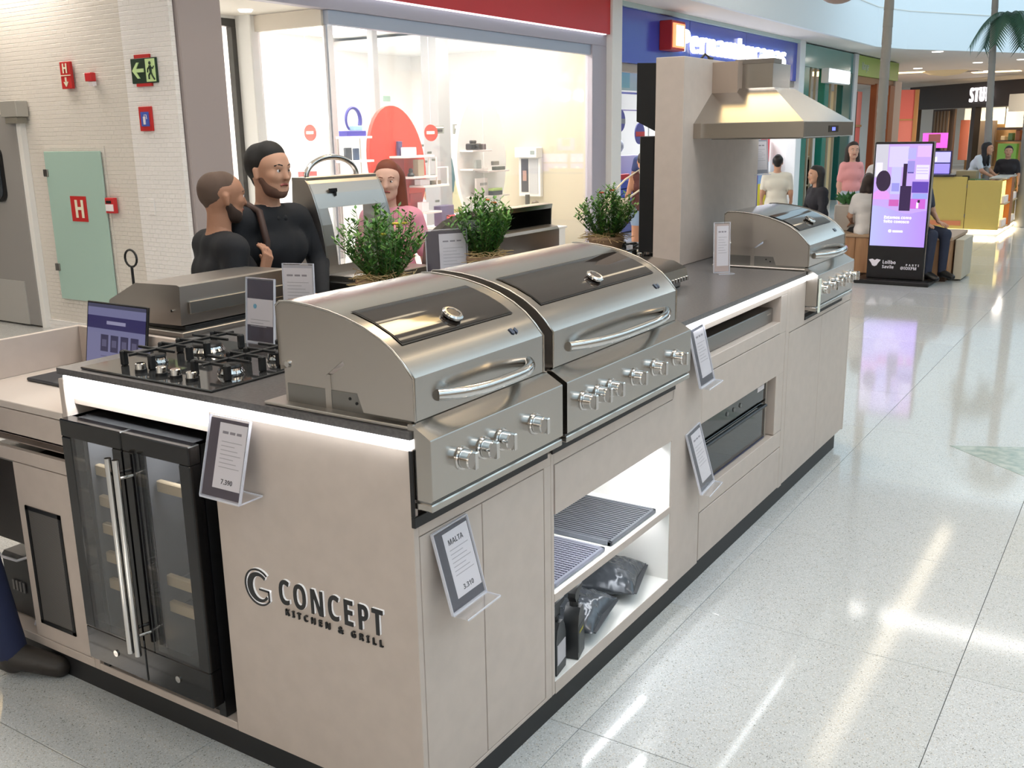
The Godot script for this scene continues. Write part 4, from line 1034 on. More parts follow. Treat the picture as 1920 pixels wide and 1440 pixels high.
func build_fridge() -> void:
	var o := thing("drinks_fridge", "black two-door drinks fridge with glass doors and tall steel bar handles", "fridge", V(0.2, 0.115, -1.06))
	var z0 := -1.362
	var z1 := -0.762
	var b := mb(o)
	b.box(V(0.0, 0.115, z0), V(0.55, 0.985, z0 + 0.03))
	b.box(V(0.0, 0.115, z1 - 0.03), V(0.55, 0.985, z1))
	b.box(V(0.0, 0.955, z0), V(0.55, 0.985, z1))
	b.box(V(0.0, 0.17, z0), V(0.55, 0.20, z1))
	b.box(V(0.52, 0.115, z0), V(0.55, 0.985, z1))
	b.box(V(0.0, 0.20, -1.085), V(0.50, 0.955, -1.045))
	part("body", b, M.black, o)
	bpart("inner_lining", V(0.50, 0.20, z0 + 0.03), V(0.52, 0.955, z1 - 0.03), std(rgb(120, 120, 122), 0.6), o, 0.0)
	bpart("inner_side", V(0.02, 0.20, z0 + 0.03), V(0.50, 0.955, z0 + 0.034), std(rgb(120, 120, 122), 0.6), o, 0.0)
	bpart("inner_side", V(0.02, 0.20, -1.045), V(0.50, 0.955, -1.041), std(rgb(120, 120, 122), 0.6), o, 0.0)
	bpart("inner_lamp", V(0.1, 0.948, -1.30), V(0.4, 0.954, -1.14), glow(rgb(225, 235, 255), 0.6), o, 0.0)
	bpart("inner_lamp", V(0.1, 0.948, -0.98), V(0.4, 0.954, -0.84), glow(rgb(225, 235, 255), 0.6), o, 0.0)
	area(V(0.06, 0.945, -1.22), V(0.35, -1, 0), Vector2(0.16, 0.1), Color(0.95, 0.97, 1.0), 14.0, "fridge_lamp_light")
	area(V(0.06, 0.945, -0.91), V(0.35, -1, 0), Vector2(0.16, 0.1), Color(0.95, 0.97, 1.0), 14.0, "fridge_lamp_light")
	bpart("kick_grille", V(0.015, 0.115, z0 + 0.02), V(0.05, 0.17, z1 - 0.02), M.black, o, 0.0)
	var k := 0
	for d in [[z0, -1.064], [-1.060, z1]]:
		b = mb(o)
		b.box(V(-0.045, 0.165, d[0]), V(-0.002, 0.282, d[1]), 0.003)
		b.box(V(-0.045, 0.930, d[0]), V(-0.002, 0.987, d[1]), 0.003)
		b.box(V(-0.045, 0.282, d[0]), V(-0.002, 0.930, d[0] + 0.048), 0.003)
		b.box(V(-0.045, 0.282, d[1] - 0.048), V(-0.002, 0.930, d[1]), 0.003)
		var door := part("door", b, M.black_gloss, o)
		bpart_child("glass_pane", V(-0.043, 0.281, d[0] + 0.047), V(-0.037, 0.931, d[1] - 0.047), M.fridge_pane, o, door)
		b = mb(o)
		var hz: float = -1.072 if k == 0 else -1.036
		b.cyl(V(-0.088, 0.285, hz), V(-0.088, 0.918, hz), 0.010, -1, 14)
		part("handle", b, M.chrome, door)
		b = mb(o)
		for y in [0.35, 0.86]: b.cyl(V(-0.088, y, hz), V(-0.040, y, hz + (0.012 if k == 1 else -0.012)), 0.006, -1, 10)
		part("handle_mount", b, M.chrome, door)
		b = mb(o)
		b.cyl(V(-0.049, 0.222, (d[0] + d[1]) * 0.5 + 0.0), V(-0.044, 0.222, (d[0] + d[1]) * 0.5), 0.011, -1, 16)
		part("lock", b, M.chrome, door)
		var ys := [0.80, 0.695, 0.60, 0.50, 0.405] if k == 0 else [0.80, 0.49, 0.40]
		for y in ys:
			b = mb(o)
			b.box(V(0.035, y - 0.018, d[0] + 0.032), V(0.055, y + 0.018, d[1] - 0.032), 0.003)
			var f := part("shelf_front", b, M.wood_pale, o)
			b = mb(o)
			for i in 7:
				var zz: float = lerpf(d[0] + 0.045, d[1] - 0.045, i / 6.0)
				b.cyl(V(0.05, y - 0.006, zz), V(0.48, y - 0.006, zz), 0.0025, -1, 6)
			part("wire", b, M.steel_dark, f)
		k += 1
	# bottles and cans inside
	var green := clear(rgb(40, 120, 70), 0.5)
	var gl := std(rgb(60, 110, 76), 0.15)
	var bl := [[-1.25, 0.782, "dark green bottle on the top left shelf of the fridge"], [-1.17, 0.782, "second dark green bottle on the top left shelf of the fridge"], [-1.23, 0.20, "green bottle standing on the fridge floor, left side"], [-0.93, 0.782, "green bottle on the top right shelf of the fridge"], [-0.88, 0.472, "green bottle standing on the middle right shelf of the fridge"], [-0.96, 0.472, "pale bottle standing on the middle right shelf of the fridge"], [-0.86, 0.20, "green bottle with a red label on the fridge floor, right side"], [-0.95, 0.20, "clear bottle on the fridge floor, right side"]]
	for q in bl:
		var bt := thing("bottle", q[2], "bottle", V(0.14, q[1] + 0.001, q[0]))
		b = lm()
		var hh := 0.15 if q[1] > 0.7 else 0.2
		b.lathe(P([0.0, 0.0, 0.030, 0.0, 0.032, 0.01, 0.032, hh * 0.55, 0.013, hh * 0.75, 0.012, hh * 0.95, 0.0, hh * 0.95]), Vector3.ZERO, 14)
		part("glass_body", b, std(rgb(150, 160, 156), 0.15) if "clear" in q[2] or "pale" in q[2] else gl, bt)
		b = lm()
		b.lathe(P([0.0325, hh * 0.15, 0.033, hh * 0.17, 0.033, hh * 0.42, 0.0325, hh * 0.44]), Vector3.ZERO, 14)
		part("label_band", b, M.red if "red" in q[2] else M.paper, bt)
		b = lm()
		b.lathe(P([0.0, hh * 0.95, 0.014, hh * 0.95, 0.014, hh, 0.0, hh]), Vector3.ZERO, 10)
		part("cap", b, M.black, bt)

func bpart_child(called: String, lo: Vector3, hi: Vector3, m: Material, root: Node3D, parent: Node3D) -> MeshInstance3D:
	var b := mb(root)
	b.box(lo, hi, 0.0)
	return part(called, b, m, parent)

func build_oven() -> void:
	var o := thing("built_in_oven", "black glass built-in oven with a bar handle in the beige oven cabinet", "oven", V(2.29, 0.392, -0.25))
	bpart("body", V(1.84, 0.393, -0.50), V(2.72, 0.684, -0.06), M.black, o, 0.0)
	bpart("control_glass", V(1.842, 0.585, -0.06), V(2.70, 0.682, -0.030), M.oven_glass, o, 0.002)
	var door := bpart("door", V(1.842, 0.398, -0.06), V(2.70, 0.575, -0.030), M.oven_glass, o, 0.002)
	bpart("steel_edge", V(2.70, 0.396, -0.06), V(2.716, 0.682, -0.028), M.steel_flat, o, 0.001)
	bpart("bottom_edge", V(1.842, 0.393, -0.06), V(2.70, 0.398, -0.028), std(rgb(70, 74, 110), 0.4, 0.5), o, 0.0)
	var b := mb(o)
	b.box(V(1.90, 0.558, -0.022), V(2.66, 0.572, -0.004), 0.004)
	b.box(V(1.92, 0.556, -0.032), V(1.94, 0.572, -0.010))
	b.box(V(2.62, 0.556, -0.032), V(2.64, 0.572, -0.010))
	part("handle", b, M.black, door)
	for x in [2.20, 2.28, 2.36]:
		b = mb(o)
		b.cyl(V(x, 0.632, -0.031), V(x, 0.632, -0.026), 0.012, 0.010, 16)
		part("knob", b, std(rgb(96, 96, 94), 0.3), o)
	bpart("sticker", V(2.58, 0.64, -0.0305), V(2.67, 0.662, -0.0285), M.paper, o, 0.0)
	# warming drawer in the slot under the worktop
	var w := thing("warming_drawer", "dark steel warming drawer in the slot under the lit worktop edge", "appliance", V(2.3, 0.943, -0.25))
	bpart("body", V(1.845, 0.944, -0.48), V(2.765, 1.040, -0.16), M.black, w, 0.002)
	bpart("front", V(1.845, 0.944, -0.16), V(2.765, 1.010, -0.035), M.steel_dark, w, 0.003)
	bpart("light_mark", V(2.68, 0.985, -0.036), V(2.73, 0.992, -0.033), M.steel_flat, w, 0.0)

func build_pillar() -> void:
	var o := thing("display_pillar", "tall beige pillar panel standing on the worktop and carrying the range hood", "pillar", V(3.62, 1.135, -0.72))
	bpart("panel", V(3.06, 1.136, -0.795), V(4.20, 2.185, -0.64), M.laminate, o, 0.002)
	bpart("duct_box", V(3.43, 2.0, -0.64), V(3.92, 2.172, -0.50), std(rgb(160, 142, 128), 0.5), o, 0.001)
	var c := thing("range_hood", "stainless pyramid range hood mounted on the beige pillar", "range hood", V(3.65, 1.78, -0.35))
	var b := mb(c)
	b.box(V(3.50, 2.03, -0.535), V(3.785, 2.160, -0.335), 0.001)
	part("chimney", b, M.steel, c)
	bpart("chimney_cap", V(3.495, 2.158, -0.54), V(3.62, 2.182, -0.33), std(rgb(120, 112, 104), 0.5, 0.3), c, 0.001)
	b = mb(c)
	var lo := [V(3.2, 1.86, -0.64), V(4.1, 1.86, -0.64), V(4.1, 1.86, -0.07), V(3.2, 1.86, -0.07)]
	var hi := [V(3.46, 2.035, -0.64), V(3.81, 2.035, -0.64), V(3.81, 2.035, -0.315), V(3.46, 2.035, -0.315)]
	for i in 4:
		var j := (i + 1) % 4
		b.quad(lo[i], lo[j], hi[j], hi[i], (lo[i] + lo[j]) * 0.5 - V(3.65, 1.7, -0.36))
	b.quad(hi[0], hi[1], hi[2], hi[3], Vector3.UP)
	part("canopy", b, M.steel, c)
	b = mb(c)
	b.box(V(3.195, 1.782, -0.645), V(4.105, 1.860, -0.065), 0.003)
	part("rim", b, M.steel, c)
	bpart("darker_corner", V(3.1935, 1.783, -0.644), V(3.1955, 1.859, -0.600), std(rgb(150, 138, 126), 0.5, 0.4), c, 0.0)  # darker patch on the rim's left face beside the pillar
	bpart("display", V(3.62, 1.805, -0.066), V(3.80, 1.838, -0.0635), M.black_gloss, c, 0.0)
	bpart("display_digits", V(3.68, 1.812, -0.0635), V(3.74, 1.830, -0.0625), glow(rgb(110, 120, 255), 1.2), c, 0.0)
	b = mb(c)
	b.box(V(3.3, 1.776, -0.58), V(4.0, 1.783, -0.12))
	part("filter", b, M.steel_dark, c)
	# two black monitors on the pillar's far side, seen edge on
	for q in [["monitor", 1.845, 2.160, "upper black monitor fixed to the back of the beige pillar"], ["monitor", 1.20, 1.800, "lower tall black monitor fixed to the back of the beige pillar"]]:
		var m := thing(q[0], q[3], "monitor", V(3.5, q[1], -0.86))
		b = mb(m)
		if q[1] > 1.5: b.prism(P([-0.80, q[1] - 0.02, -0.80, q[2], -0.905, q[2] + 0.005, -0.905, q[1] + 0.03]), 0, 3.07, 4.0)
		else: b.box(V(3.07, q[1], -0.885), V(4.0, q[2], -0.80), 0.004)
		part("case", b, M.black, m)
		bpart("screen", V(3.10, q[1] + 0.06, -0.909 if q[1] > 1.5 else -0.888), V(3.97, q[2] - 0.03, -0.904 if q[1] > 1.5 else -0.884), M.black_gloss, m, 0.0)
	# small cables on top of the pillar
	var cb := lm()
	cb.tube([V(3.40, 2.186, -0.70), V(3.42, 2.215, -0.68), V(3.45, 2.20, -0.67), V(3.49, 2.19, -0.68)], 0.006, 6)
	cb.box(V(3.50, 2.186, -0.70), V(3.54, 2.205, -0.68), 0.003)
	solo("cable", cb, M.black, "short black cable end lying on top of the beige pillar", "cable")


# ---------------------------------------------------------------- the rear row of the counter
func build_rear_row() -> void:
	var L: Material = M.laminate
	for q in [[0.525, 1.26, "short rear cabinet carrying the closed box-hooded grill"], [1.86, 4.05, "long rear cabinet carrying the open-lidded grill and the plants"]]:
		var c := thing("rear_cabinet", "beige " + q[2], "cabinet", V((q[0] + q[1]) * 0.5, 0.0, -1.8))
		bpart("body", V(q[0], 0.085, -2.2), V(q[1], 1.035, -1.418), L, c, 0.002)
		bpart("plinth", V(q[0] + 0.02, 0.0, -2.18), V(q[1] - 0.02, 0.085, -1.43), M.plinth, c, 0.0)
		bpart("rear_top", V(q[0], 1.035, -2.2), V(q[1], 1.06, -1.418), M.stone, c, 0.002)
	# closed grill with an angular box hood
	var g := thing("box_grill", "closed stainless grill with an angular box hood behind the laptop", "gas grill", V(0.92, 1.06, -1.8))
	var b := mb(g)
	b.prism(P([-1.635, 1.135, -1.625, 1.285, -1.64, 1.290, -1.885, 1.284, -2.06, 1.205, -2.075, 1.125]), 0, 0.665, 1.215, 12.0)
	part("hood", b, M.steel_flat, g)
	b = mb(g)
	b.box(V(0.68, 1.115, -2.06), V(1.20, 1.130, -1.63), 0.002)
	part("gap_strip", b, M.black, g)
	b = mb(g)
	b.box(V(0.64, 1.095, -2.10), V(1.24, 1.115, -1.60), 0.003)
	part("flange", b, M.steel_flat, g)
	b = mb(g)
	b.box(V(0.655, 1.06, -2.09), V(1.225, 1.095, -1.61), 0.002)
	part("base", b, M.steel_flat, g)
	b = mb(g)
	b.box(V(0.70, 1.175, -1.634), V(1.19, 1.225, -1.618), 0.003)
	part("back_fold", b, M.steel_dark, g)
	b = mb(g)
	b.cyl(V(0.664, 1.19, -1.675), V(0.658, 1.19, -1.675), 0.006, -1, 10)
	part("screw", b, M.chrome, g)
	# grill with its hood thrown open
	g = thing("open_grill", "stainless grill with its curved lid raised, window and arched handle on top", "gas grill", V(2.15, 1.06, -1.95))
	b = mb(g)
	b.xf = b.xf * Transform3D(Basis.IDENTITY, V(-0.04, 0, -0.06))
	b.box(V(1.88, 1.06, -2.18), V(2.46, 1.13, -1.66), 0.004)
	part("base", b, M.steel_dark, g)
	b = mb(g)
	b.xf = b.xf * Transform3D(Basis.IDENTITY, V(-0.04, 0, -0.06))
	b.box(V(1.90, 1.13, -2.16), V(2.44, 1.16, -1.70), 0.004)
	part("rim", b, M.steel_flat, g)
	# the lid stands on end: the cross-section's height now runs towards the front of the counter
	var arcp := [[1.62, -2.055], [1.60, -2.035], [1.55, -2.010], [1.48, -1.985], [1.40, -1.962], [1.30, -1.945], [1.20, -1.936], [1.12, -1.935]]
	var x0 := 1.905
	var x1 := 2.435
	var lid: Node3D = null
	for s in [x0, x1]:
		b = mb(g)
		b.xf = b.xf * Transform3D(Basis.IDENTITY, V(-0.04, 0, -0.06))
		var pl: Array = []
		for q in arcp: pl.append(Vector2(q[1], q[0]))
		pl.append_array(P([-2.16, 1.12, -2.15, 1.45, -2.14, 1.62]))
		b.prism(pl, 0, s - 0.006, s + 0.006, 20.0)
		var e := part("lid_side", b, M.steel_flat, g)
	b = mb(g)
	b.xf = b.xf * Transform3D(Basis.IDENTITY, V(-0.04, 0, -0.06))
	b.box(V(x0, 1.612, -2.15), V(x1, 1.632, -2.05), 0.003)
	part("lid_front", b, M.steel_flat, g)
	b = mb(g)
	b.xf = b.xf * Transform3D(Basis.IDENTITY, V(-0.04, 0, -0.06))
	for i in arcp.size() - 1:
		var a: Array = arcp[i]
		var c2: Array = arcp[i + 1]
		var n := Vector3(0, -(c2[1] - a[1]), -(a[0] - c2[0]) * -1.0).normalized()
		if n.z < 0.0: n = -n
		var spans := [[x0, x1]]
		if a[0] <= 1.5 and c2[0] >= 1.19: spans = [[x0, x0 + 0.075], [x1 - 0.075, x1]]
		for sp in spans:
			b.quad(V(sp[0], a[0], a[1]), V(sp[1], a[0], a[1]), V(sp[1], c2[0], c2[1]), V(sp[0], c2[0], c2[1]), n)
			b.quad(V(sp[0], a[0], a[1] - 0.004), V(sp[1], a[0], a[1] - 0.004), V(sp[1], c2[0], c2[1] - 0.004), V(sp[0], c2[0], c2[1] - 0.004), -n)
	part("lid_sheet", b, M.steel_flat, g)
	b = mb(g)
	b.xf = b.xf * Transform3D(Basis.IDENTITY, V(-0.04, 0, -0.06))
	b.box(V(x0 + 0.07, 1.20, -1.975), V(x1 - 0.07, 1.485, -1.970))
	part("lid_window", b, M.pane, g)
	b = mb(g)
	b.xf = b.xf * Transform3D(Basis.IDENTITY, V(-0.04, 0, -0.06))
	b.box(V(2.02, 1.555, -2.012), V(2.07, 1.573, -2.0))
	b.box(V(2.052, 1.535, -2.008), V(2.062, 1.56, -1.998))
	part("thermometer_back", b, M.black, g)
	b = mb(g)
	b.xf = b.xf * Transform3D(Basis.IDENTITY, V(-0.04, 0, -0.06))
	var hp: Array = []
	for i in 21:
		var a := PI * i / 20.0
		hp.append(V(2.135 - cos(a) * 0.185, 1.632 + sin(a) * 0.092, -2.09))
	b.tube(hp, 0.014, 12)
	part("handle", b, M.chrome, g)
	# third grill of the rear row, its back vent open towards the front
	g = thing("curved_grill", "stainless grill with a curved hood and dark back vent, between the two bushy pots", "gas grill", V(2.9, 1.06, -1.8))
	b = mb(g)
	b.prism(P([-1.545, 1.425, -1.60, 1.432, -1.68, 1.42, -1.80, 1.375, -1.88, 1.32, -1.935, 1.25, -1.955, 1.12, -1.93, 1.12, -1.91, 1.24, -1.86, 1.30, -1.78, 1.355, -1.67, 1.398, -1.60, 1.408, -1.55, 1.40]), 0, 2.56, 3.29, 25.0)
	part("hood", b, M.steel, g)
	for s in [2.565, 3.285]:
		b = mb(g)
		b.prism(P([-1.55, 1.418, -1.60, 1.428, -1.68, 1.416, -1.80, 1.371, -1.88, 1.316, -1.931, 1.248, -1.95, 1.12, -1.56, 1.12]), 0, s - 0.004, s + 0.004)
		part("hood_side", b, M.steel_dark, g)
	b = mb(g)
	b.box(V(2.57, 1.06, -1.95), V(3.28, 1.12, -1.50), 0.003)
	part("base", b, M.steel_dark, g)
	b = mb(g)
	b.prism(P([-1.56, 1.06, -1.49, 1.06, -1.49, 1.285, -1.50, 1.30, -1.56, 1.31]), 0, 2.58, 3.27)
	part("back_box", b, M.steel_flat, g)
	# second hob far along the counter, and a stainless griddle tray
	make_hob("second gas hob with black pan supports left of the beige pillar", V(3.32, 1.135, -0.915), 0.0)
	var hb := make_hob("third gas hob mostly hidden behind the long six-knob grill", V(2.0, 1.135, -0.95), 0.0)
	hb.position = V(2.05, 1.135, -0.86)
	var t := thing("griddle_tray", "stainless griddle cover with a perforated edge behind the long grill", "tray", V(2.3, 1.135, -0.6))
	b = mb(t)
	b.prism(P([-0.80, 1.175, -0.80, 1.240, -0.52, 1.262, -0.40, 1.250, -0.34, 1.222, -0.33, 1.180, -0.345, 1.180, -0.36, 1.215, -0.41, 1.240, -0.52, 1.252, -0.79, 1.230, -0.79, 1.175]), 0, 2.02, 2.44, 25.0)
	part("cover", b, M.steel, t)
	for k in 14:
		b = mb(t)
		b.box(V(2.03 + k * 0.03, 1.166, -0.345), V(2.048 + k * 0.03, 1.186, -0.325), 0.002)
		part("edge_tooth", b, M.steel, t)
	bpart("inner_pan", V(2.03, 1.136, -0.78), V(2.43, 1.178, -0.36), M.steel_dark, t, 0.003)


# ---------------------------------------------------------------- small things on and in the counter
# an acrylic sign holder: an L of clear sheet with a printed card; local: sheet faces +z, bottom edge at y = 0, leans back by tilt
func sign_holder(label: String, where: Vector3, turn: float, w: float, h: float, tilt: float, card: Material, white_from: float, title: String, price: String, group := "", flange := 0.05, band := Vector2(0.13, 0.93)) -> Node3D:
	var o := thing("sign_holder", label, "sign holder", where, turn, group)
	var t := Transform3D(Basis(Vector3.RIGHT, -tilt), Vector3.ZERO)
	var b := lm()
	b.xf = t
	b.box(V(-w * 0.5, 0, -0.0015), V(w * 0.5, h, 0.0015), 0.0006)
	part("acrylic_back", b, M.acrylic, o)
	b = lm()
	b.xf = t
	b.box(V(-w * 0.5, 0, 0.004), V(w * 0.5, h, 0.0065), 0.0006)
	part("acrylic_front", b, M.acrylic, o)
	b = lm()
	b.box(V(-w * 0.5, -0.003, minf(0.0, flange)), V(w * 0.5, 0.0, maxf(0.0, flange)), 0.0006)
	part("acrylic_foot", b, M.acrylic, o)
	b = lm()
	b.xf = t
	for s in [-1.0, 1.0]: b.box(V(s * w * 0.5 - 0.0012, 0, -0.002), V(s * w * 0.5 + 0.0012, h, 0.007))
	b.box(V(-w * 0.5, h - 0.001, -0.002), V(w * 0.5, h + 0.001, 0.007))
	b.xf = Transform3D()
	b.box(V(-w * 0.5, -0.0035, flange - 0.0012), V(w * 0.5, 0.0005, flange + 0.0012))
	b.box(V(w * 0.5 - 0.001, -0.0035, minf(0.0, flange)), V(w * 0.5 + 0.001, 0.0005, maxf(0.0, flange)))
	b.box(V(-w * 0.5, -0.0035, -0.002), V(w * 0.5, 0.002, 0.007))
	part("lit_acrylic_edge", b, M.lit_acrylic_edge, o)  # whitish strips painting the light caught along the holder's edges
	b = lm()
	b.xf = t
	b.box(V(-w * 0.5 + 0.004, 0.004, 0.0018), V(w * 0.5 - 0.004, h - 0.006, 0.0028))
	part("card", b, card, o)
	b = lm()
	b.xf = t
	var x0 := -w * 0.5 + w * white_from
	b.box(V(x0, h * band.x, 0.0028), V(w * 0.5 - 0.007, h * band.y, 0.0034))
	part("price_paper", b, M.paper, o)
	var s := w * 0.5 - 0.012 - x0
	if title:
		text_on(o, t * Transform3D(Basis.IDENTITY, V(x0 + s * 0.14, h * 0.77, 0.0036)), title, minf(0.014, s * 0.9 / title.length()), M.ink, "title")
	b = lm()
	b.xf = t
	if title == "" and band.y > 0.9:
		for q in [[0.14, 0.36], [0.42, 0.62], [0.68, 0.86]]: b.box(V(x0 + s * q[0], h * 0.80, 0.0034), V(x0 + s * q[1], h * 0.80 + 0.007, 0.0037))
		part("title_mark", b, std(rgb(150, 142, 150), 0.7), o)
		b = lm()
		b.xf = t
	for k in (7 if band.y > 0.9 else 3):
		var y := h * (0.70 - k * 0.052) if band.y > 0.9 else h * (0.35 - k * 0.05)
		b.box(V(x0 + s * 0.14, y, 0.0034), V(x0 + s * (0.92 - 0.13 * ((k * 5) % 3)), y + 0.0022, 0.0037))
	part("fine_print", b, M.ink_pale, o)
	if price: text_on(o, t * Transform3D(Basis.IDENTITY, V(x0 + s * 0.30, h * 0.19, 0.0036)), price, minf(0.013, s / price.length()), M.ink, "price")
	return o

func text_on(o: Node3D, xf: Transform3D, text: String, size: float, m: Material, called: String) -> void:
	var t := TextMesh.new()
	t.font = font_bold
	t.font_size = 48
	t.pixel_size = size / 0.714 / 48.0
	t.text = text
	t.depth = 0.0006
	t.curve_step = 3.0
	t.horizontal_alignment = HORIZONTAL_ALIGNMENT_LEFT
	t.vertical_alignment = VERTICAL_ALIGNMENT_BOTTOM
	t.material = m
	var mi := MeshInstance3D.new()
	mi.name = called
	mi.mesh = t
	mi.transform = xf.translated_local(V(0, -0.25 * size / 0.714, 0))
	o.add_child(mi, true)

func plant(label: String, where: Vector3, r: float, hh: float, sd: int, flowers: Array) -> void:
	var o := thing("potted_herb", label, "potted plant", where)
	var rng := RandomNumberGenerator.new()
	rng.seed = sd
	var b := lm()
	b.lathe(P([0.0, 0.0, r * 0.72, 0.0, r, 0.16, r * 0.97, 0.175, r * 0.9, 0.165, 0.0, 0.15]), Vector3.ZERO, 24)
	var pot := part("pot", b, std(rgb(176, 142, 112), 0.7), o)
	b = lm()
	for k in 150:
		var a := rng.randf() * TAU
		var rr := r * rng.randf_range(0.35, 1.08)
		var p := V(cos(a) * rr, 0.155 + rng.randf_range(-0.01, 0.035), sin(a) * rr)
		var d := V(rng.randf_range(-1, 1), rng.randf_range(-0.25, 0.35), rng.randf_range(-1, 1)).normalized() * rng.randf_range(0.03, 0.07)
		b.tube([p - d, p + V(0, rng.randf_range(0.0, 0.012), 0), p + d], 0.0016, 4)
	var straw := part("straw", b, std(rgb(206, 178, 128), 0.8), pot)
	straw.set_meta("kind", "stuff")
	# sprigs: many narrow leaves up and round each stem
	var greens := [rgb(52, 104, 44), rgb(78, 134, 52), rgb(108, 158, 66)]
	var leaves := [lm(), lm(), lm()]
	b = lm()
	var n := 70
	for k in n:
		var a := rng.randf() * TAU
		var out := sqrt(rng.randf()) * r * 1.75
		var top := V(cos(a) * out, 0.16 + hh * (1.0 - 0.42 * pow(out / (r * 1.75), 2.0)) * rng.randf_range(0.72, 1.05), sin(a) * out)
		var base := V(cos(a) * r * 0.3, 0.15, sin(a) * r * 0.3)
		var mid := base.lerp(top, 0.5) + V(cos(a), 0.3, sin(a)) * 0.012
		b.tube([base, mid, top], 0.0022, 4, 0.001)
		for i in 30:
			var t := 0.12 + 0.88 * i / 29.0
			var p := base.lerp(mid, t * 2.0) if t < 0.5 else mid.lerp(top, t * 2.0 - 1.0)
			var la := rng.randf() * TAU
			var ld := V(cos(la), rng.randf_range(0.25, 1.0), sin(la)).normalized()
			var ll := rng.randf_range(0.022, 0.042)
			var sd2 := ld.cross(Vector3.UP).normalized() * ll * 0.2
			var nn := ld.cross(sd2).normalized()
			if nn.y < 0.0: nn = -nn
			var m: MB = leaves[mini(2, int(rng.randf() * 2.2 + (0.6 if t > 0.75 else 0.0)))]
			m.tri(p, p + ld * ll * 0.5 + sd2, p + ld * ll, nn, nn, nn)
			m.tri(p, p + ld * ll, p + ld * ll * 0.5 - sd2, nn, nn, nn)
	part("stems", b, std(rgb(96, 112, 60), 0.7), o)
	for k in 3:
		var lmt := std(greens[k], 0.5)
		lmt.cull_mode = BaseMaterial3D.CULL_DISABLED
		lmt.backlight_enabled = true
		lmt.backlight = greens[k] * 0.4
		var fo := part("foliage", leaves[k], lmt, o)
		fo.set_meta("kind", "stuff")
	for f in flowers:
		b = lm()
		for i in 5:
			var a := TAU * i / 5
			b.ball(V(f[0] + cos(a) * 0.008, f[1], f[2] + sin(a) * 0.008), V(0.008, 0.005, 0.008), 8)
		part("flower", b, std(f[3], 0.5), o)

func spray_bottle(label: String, where: Vector3, turn: float, with_paper: bool) -> void:
	var o := thing("spray_bottle", label, "spray bottle", where, turn)
	o.scale = Vector3.ONE * 1.16
	var b := lm()
	b.prism(P([-0.034, 0.0, 0.034, 0.0, 0.036, 0.01, 0.036, 0.105, 0.026, 0.135, 0.012, 0.152, -0.012, 0.152, -0.028, 0.135, -0.036, 0.105, -0.036, 0.01]), 2, -0.022, 0.022, 35.0)
	part("bottle_body", b, std(rgb(34, 36, 38), 0.35), o)
	b = lm()
	b.cyl(V(0, 0.152, 0), V(0, 0.168, 0), 0.013, -1, 14)
	b.prism(P([-0.014, 0.168, 0.016, 0.168, 0.020, 0.186, 0.052, 0.190, 0.052, 0.203, 0.0, 0.206, -0.024, 0.198, -0.026, 0.186]), 2, -0.011, 0.011, 30.0)
	b.tube([V(0.022, 0.186, 0), V(0.040, 0.172, 0), V(0.036, 0.150, 0)], 0.004, 6)
	part("trigger_head", b, std(rgb(24, 25, 27), 0.4), o)
	b = lm()
	if with_paper:
		b.box(V(-0.03, 0.03, 0.022), V(0.03, 0.09, 0.0235))
		part("bottle_label", b, std(rgb(196, 192, 196), 0.6), o)
	else:
		b.box(V(-0.03, 0.02, 0.022), V(0.03, 0.10, 0.0228))
		var lb := part("bottle_label", b, std(rgb(46, 48, 50), 0.4), o)
		text_on(o, Transform3D(Basis.IDENTITY, V(-0.026, 0.078, 0.0235)), "concept", 0.008, std(rgb(190, 178, 70), 0.5), "lettering")

func pillow_bag(label: String, where: Vector3, turn: float, sx: float, sz: float, sy: float, sd: int) -> void:
	var o := thing("charcoal_bag", label, "bag", where, turn)
	var nz := FastNoiseLite.new()
	nz.seed = sd
	nz.frequency = 9.0
	var b := lm()
	var N := 26
	for side in [1.0, -1.0]:
		for i in N:
			for j in N:
				var q: Array[Vector3] = []
				for g in [[i, j], [i + 1, j], [i + 1, j + 1], [i, j + 1]]:
					q.append(bag_point(g[0] * 2.0 / N - 1.0, g[1] * 2.0 / N - 1.0, side, sx, sz, sy, nz))
				var k := (q[2] - q[0]).cross(q[3] - q[1]).normalized()
				if k.y * side < 0.0: k = -k
				var nn: Array[Vector3] = []
				for g in [[i, j], [i + 1, j], [i + 1, j + 1], [i, j + 1]]:
					var u: float = g[0] * 2.0 / N - 1.0
					var w: float = g[1] * 2.0 / N - 1.0
					var e := 0.03
					var du := bag_point(minf(u + e, 1), w, side, sx, sz, sy, nz) - bag_point(maxf(u - e, -1), w, side, sx, sz, sy, nz)
					var dw := bag_point(u, minf(w + e, 1), side, sx, sz, sy, nz) - bag_point(u, maxf(w - e, -1), side, sx, sz, sy, nz)
					var nrm := dw.cross(du).normalized()
					if nrm.dot(k) < 0.0: nrm = -nrm
					nn.append(nrm)
				b.qn(q[0], q[1], q[2], q[3], nn[0], nn[1], nn[2], nn[3])
	part("film", b, std(rgb(66, 70, 76), 0.22, 0.25), o)
	for s in [-1.0, 1.0]:
		b = lm()
		b.box(V(s * sx * 0.98 - 0.012, sy * 0.42, -sz * 0.93), V(s * sx * 0.98 + 0.012, sy * 0.46, sz * 0.93), 0.001)
		part("seal_edge", b, std(rgb(52, 55, 60), 0.3, 0.2), o)

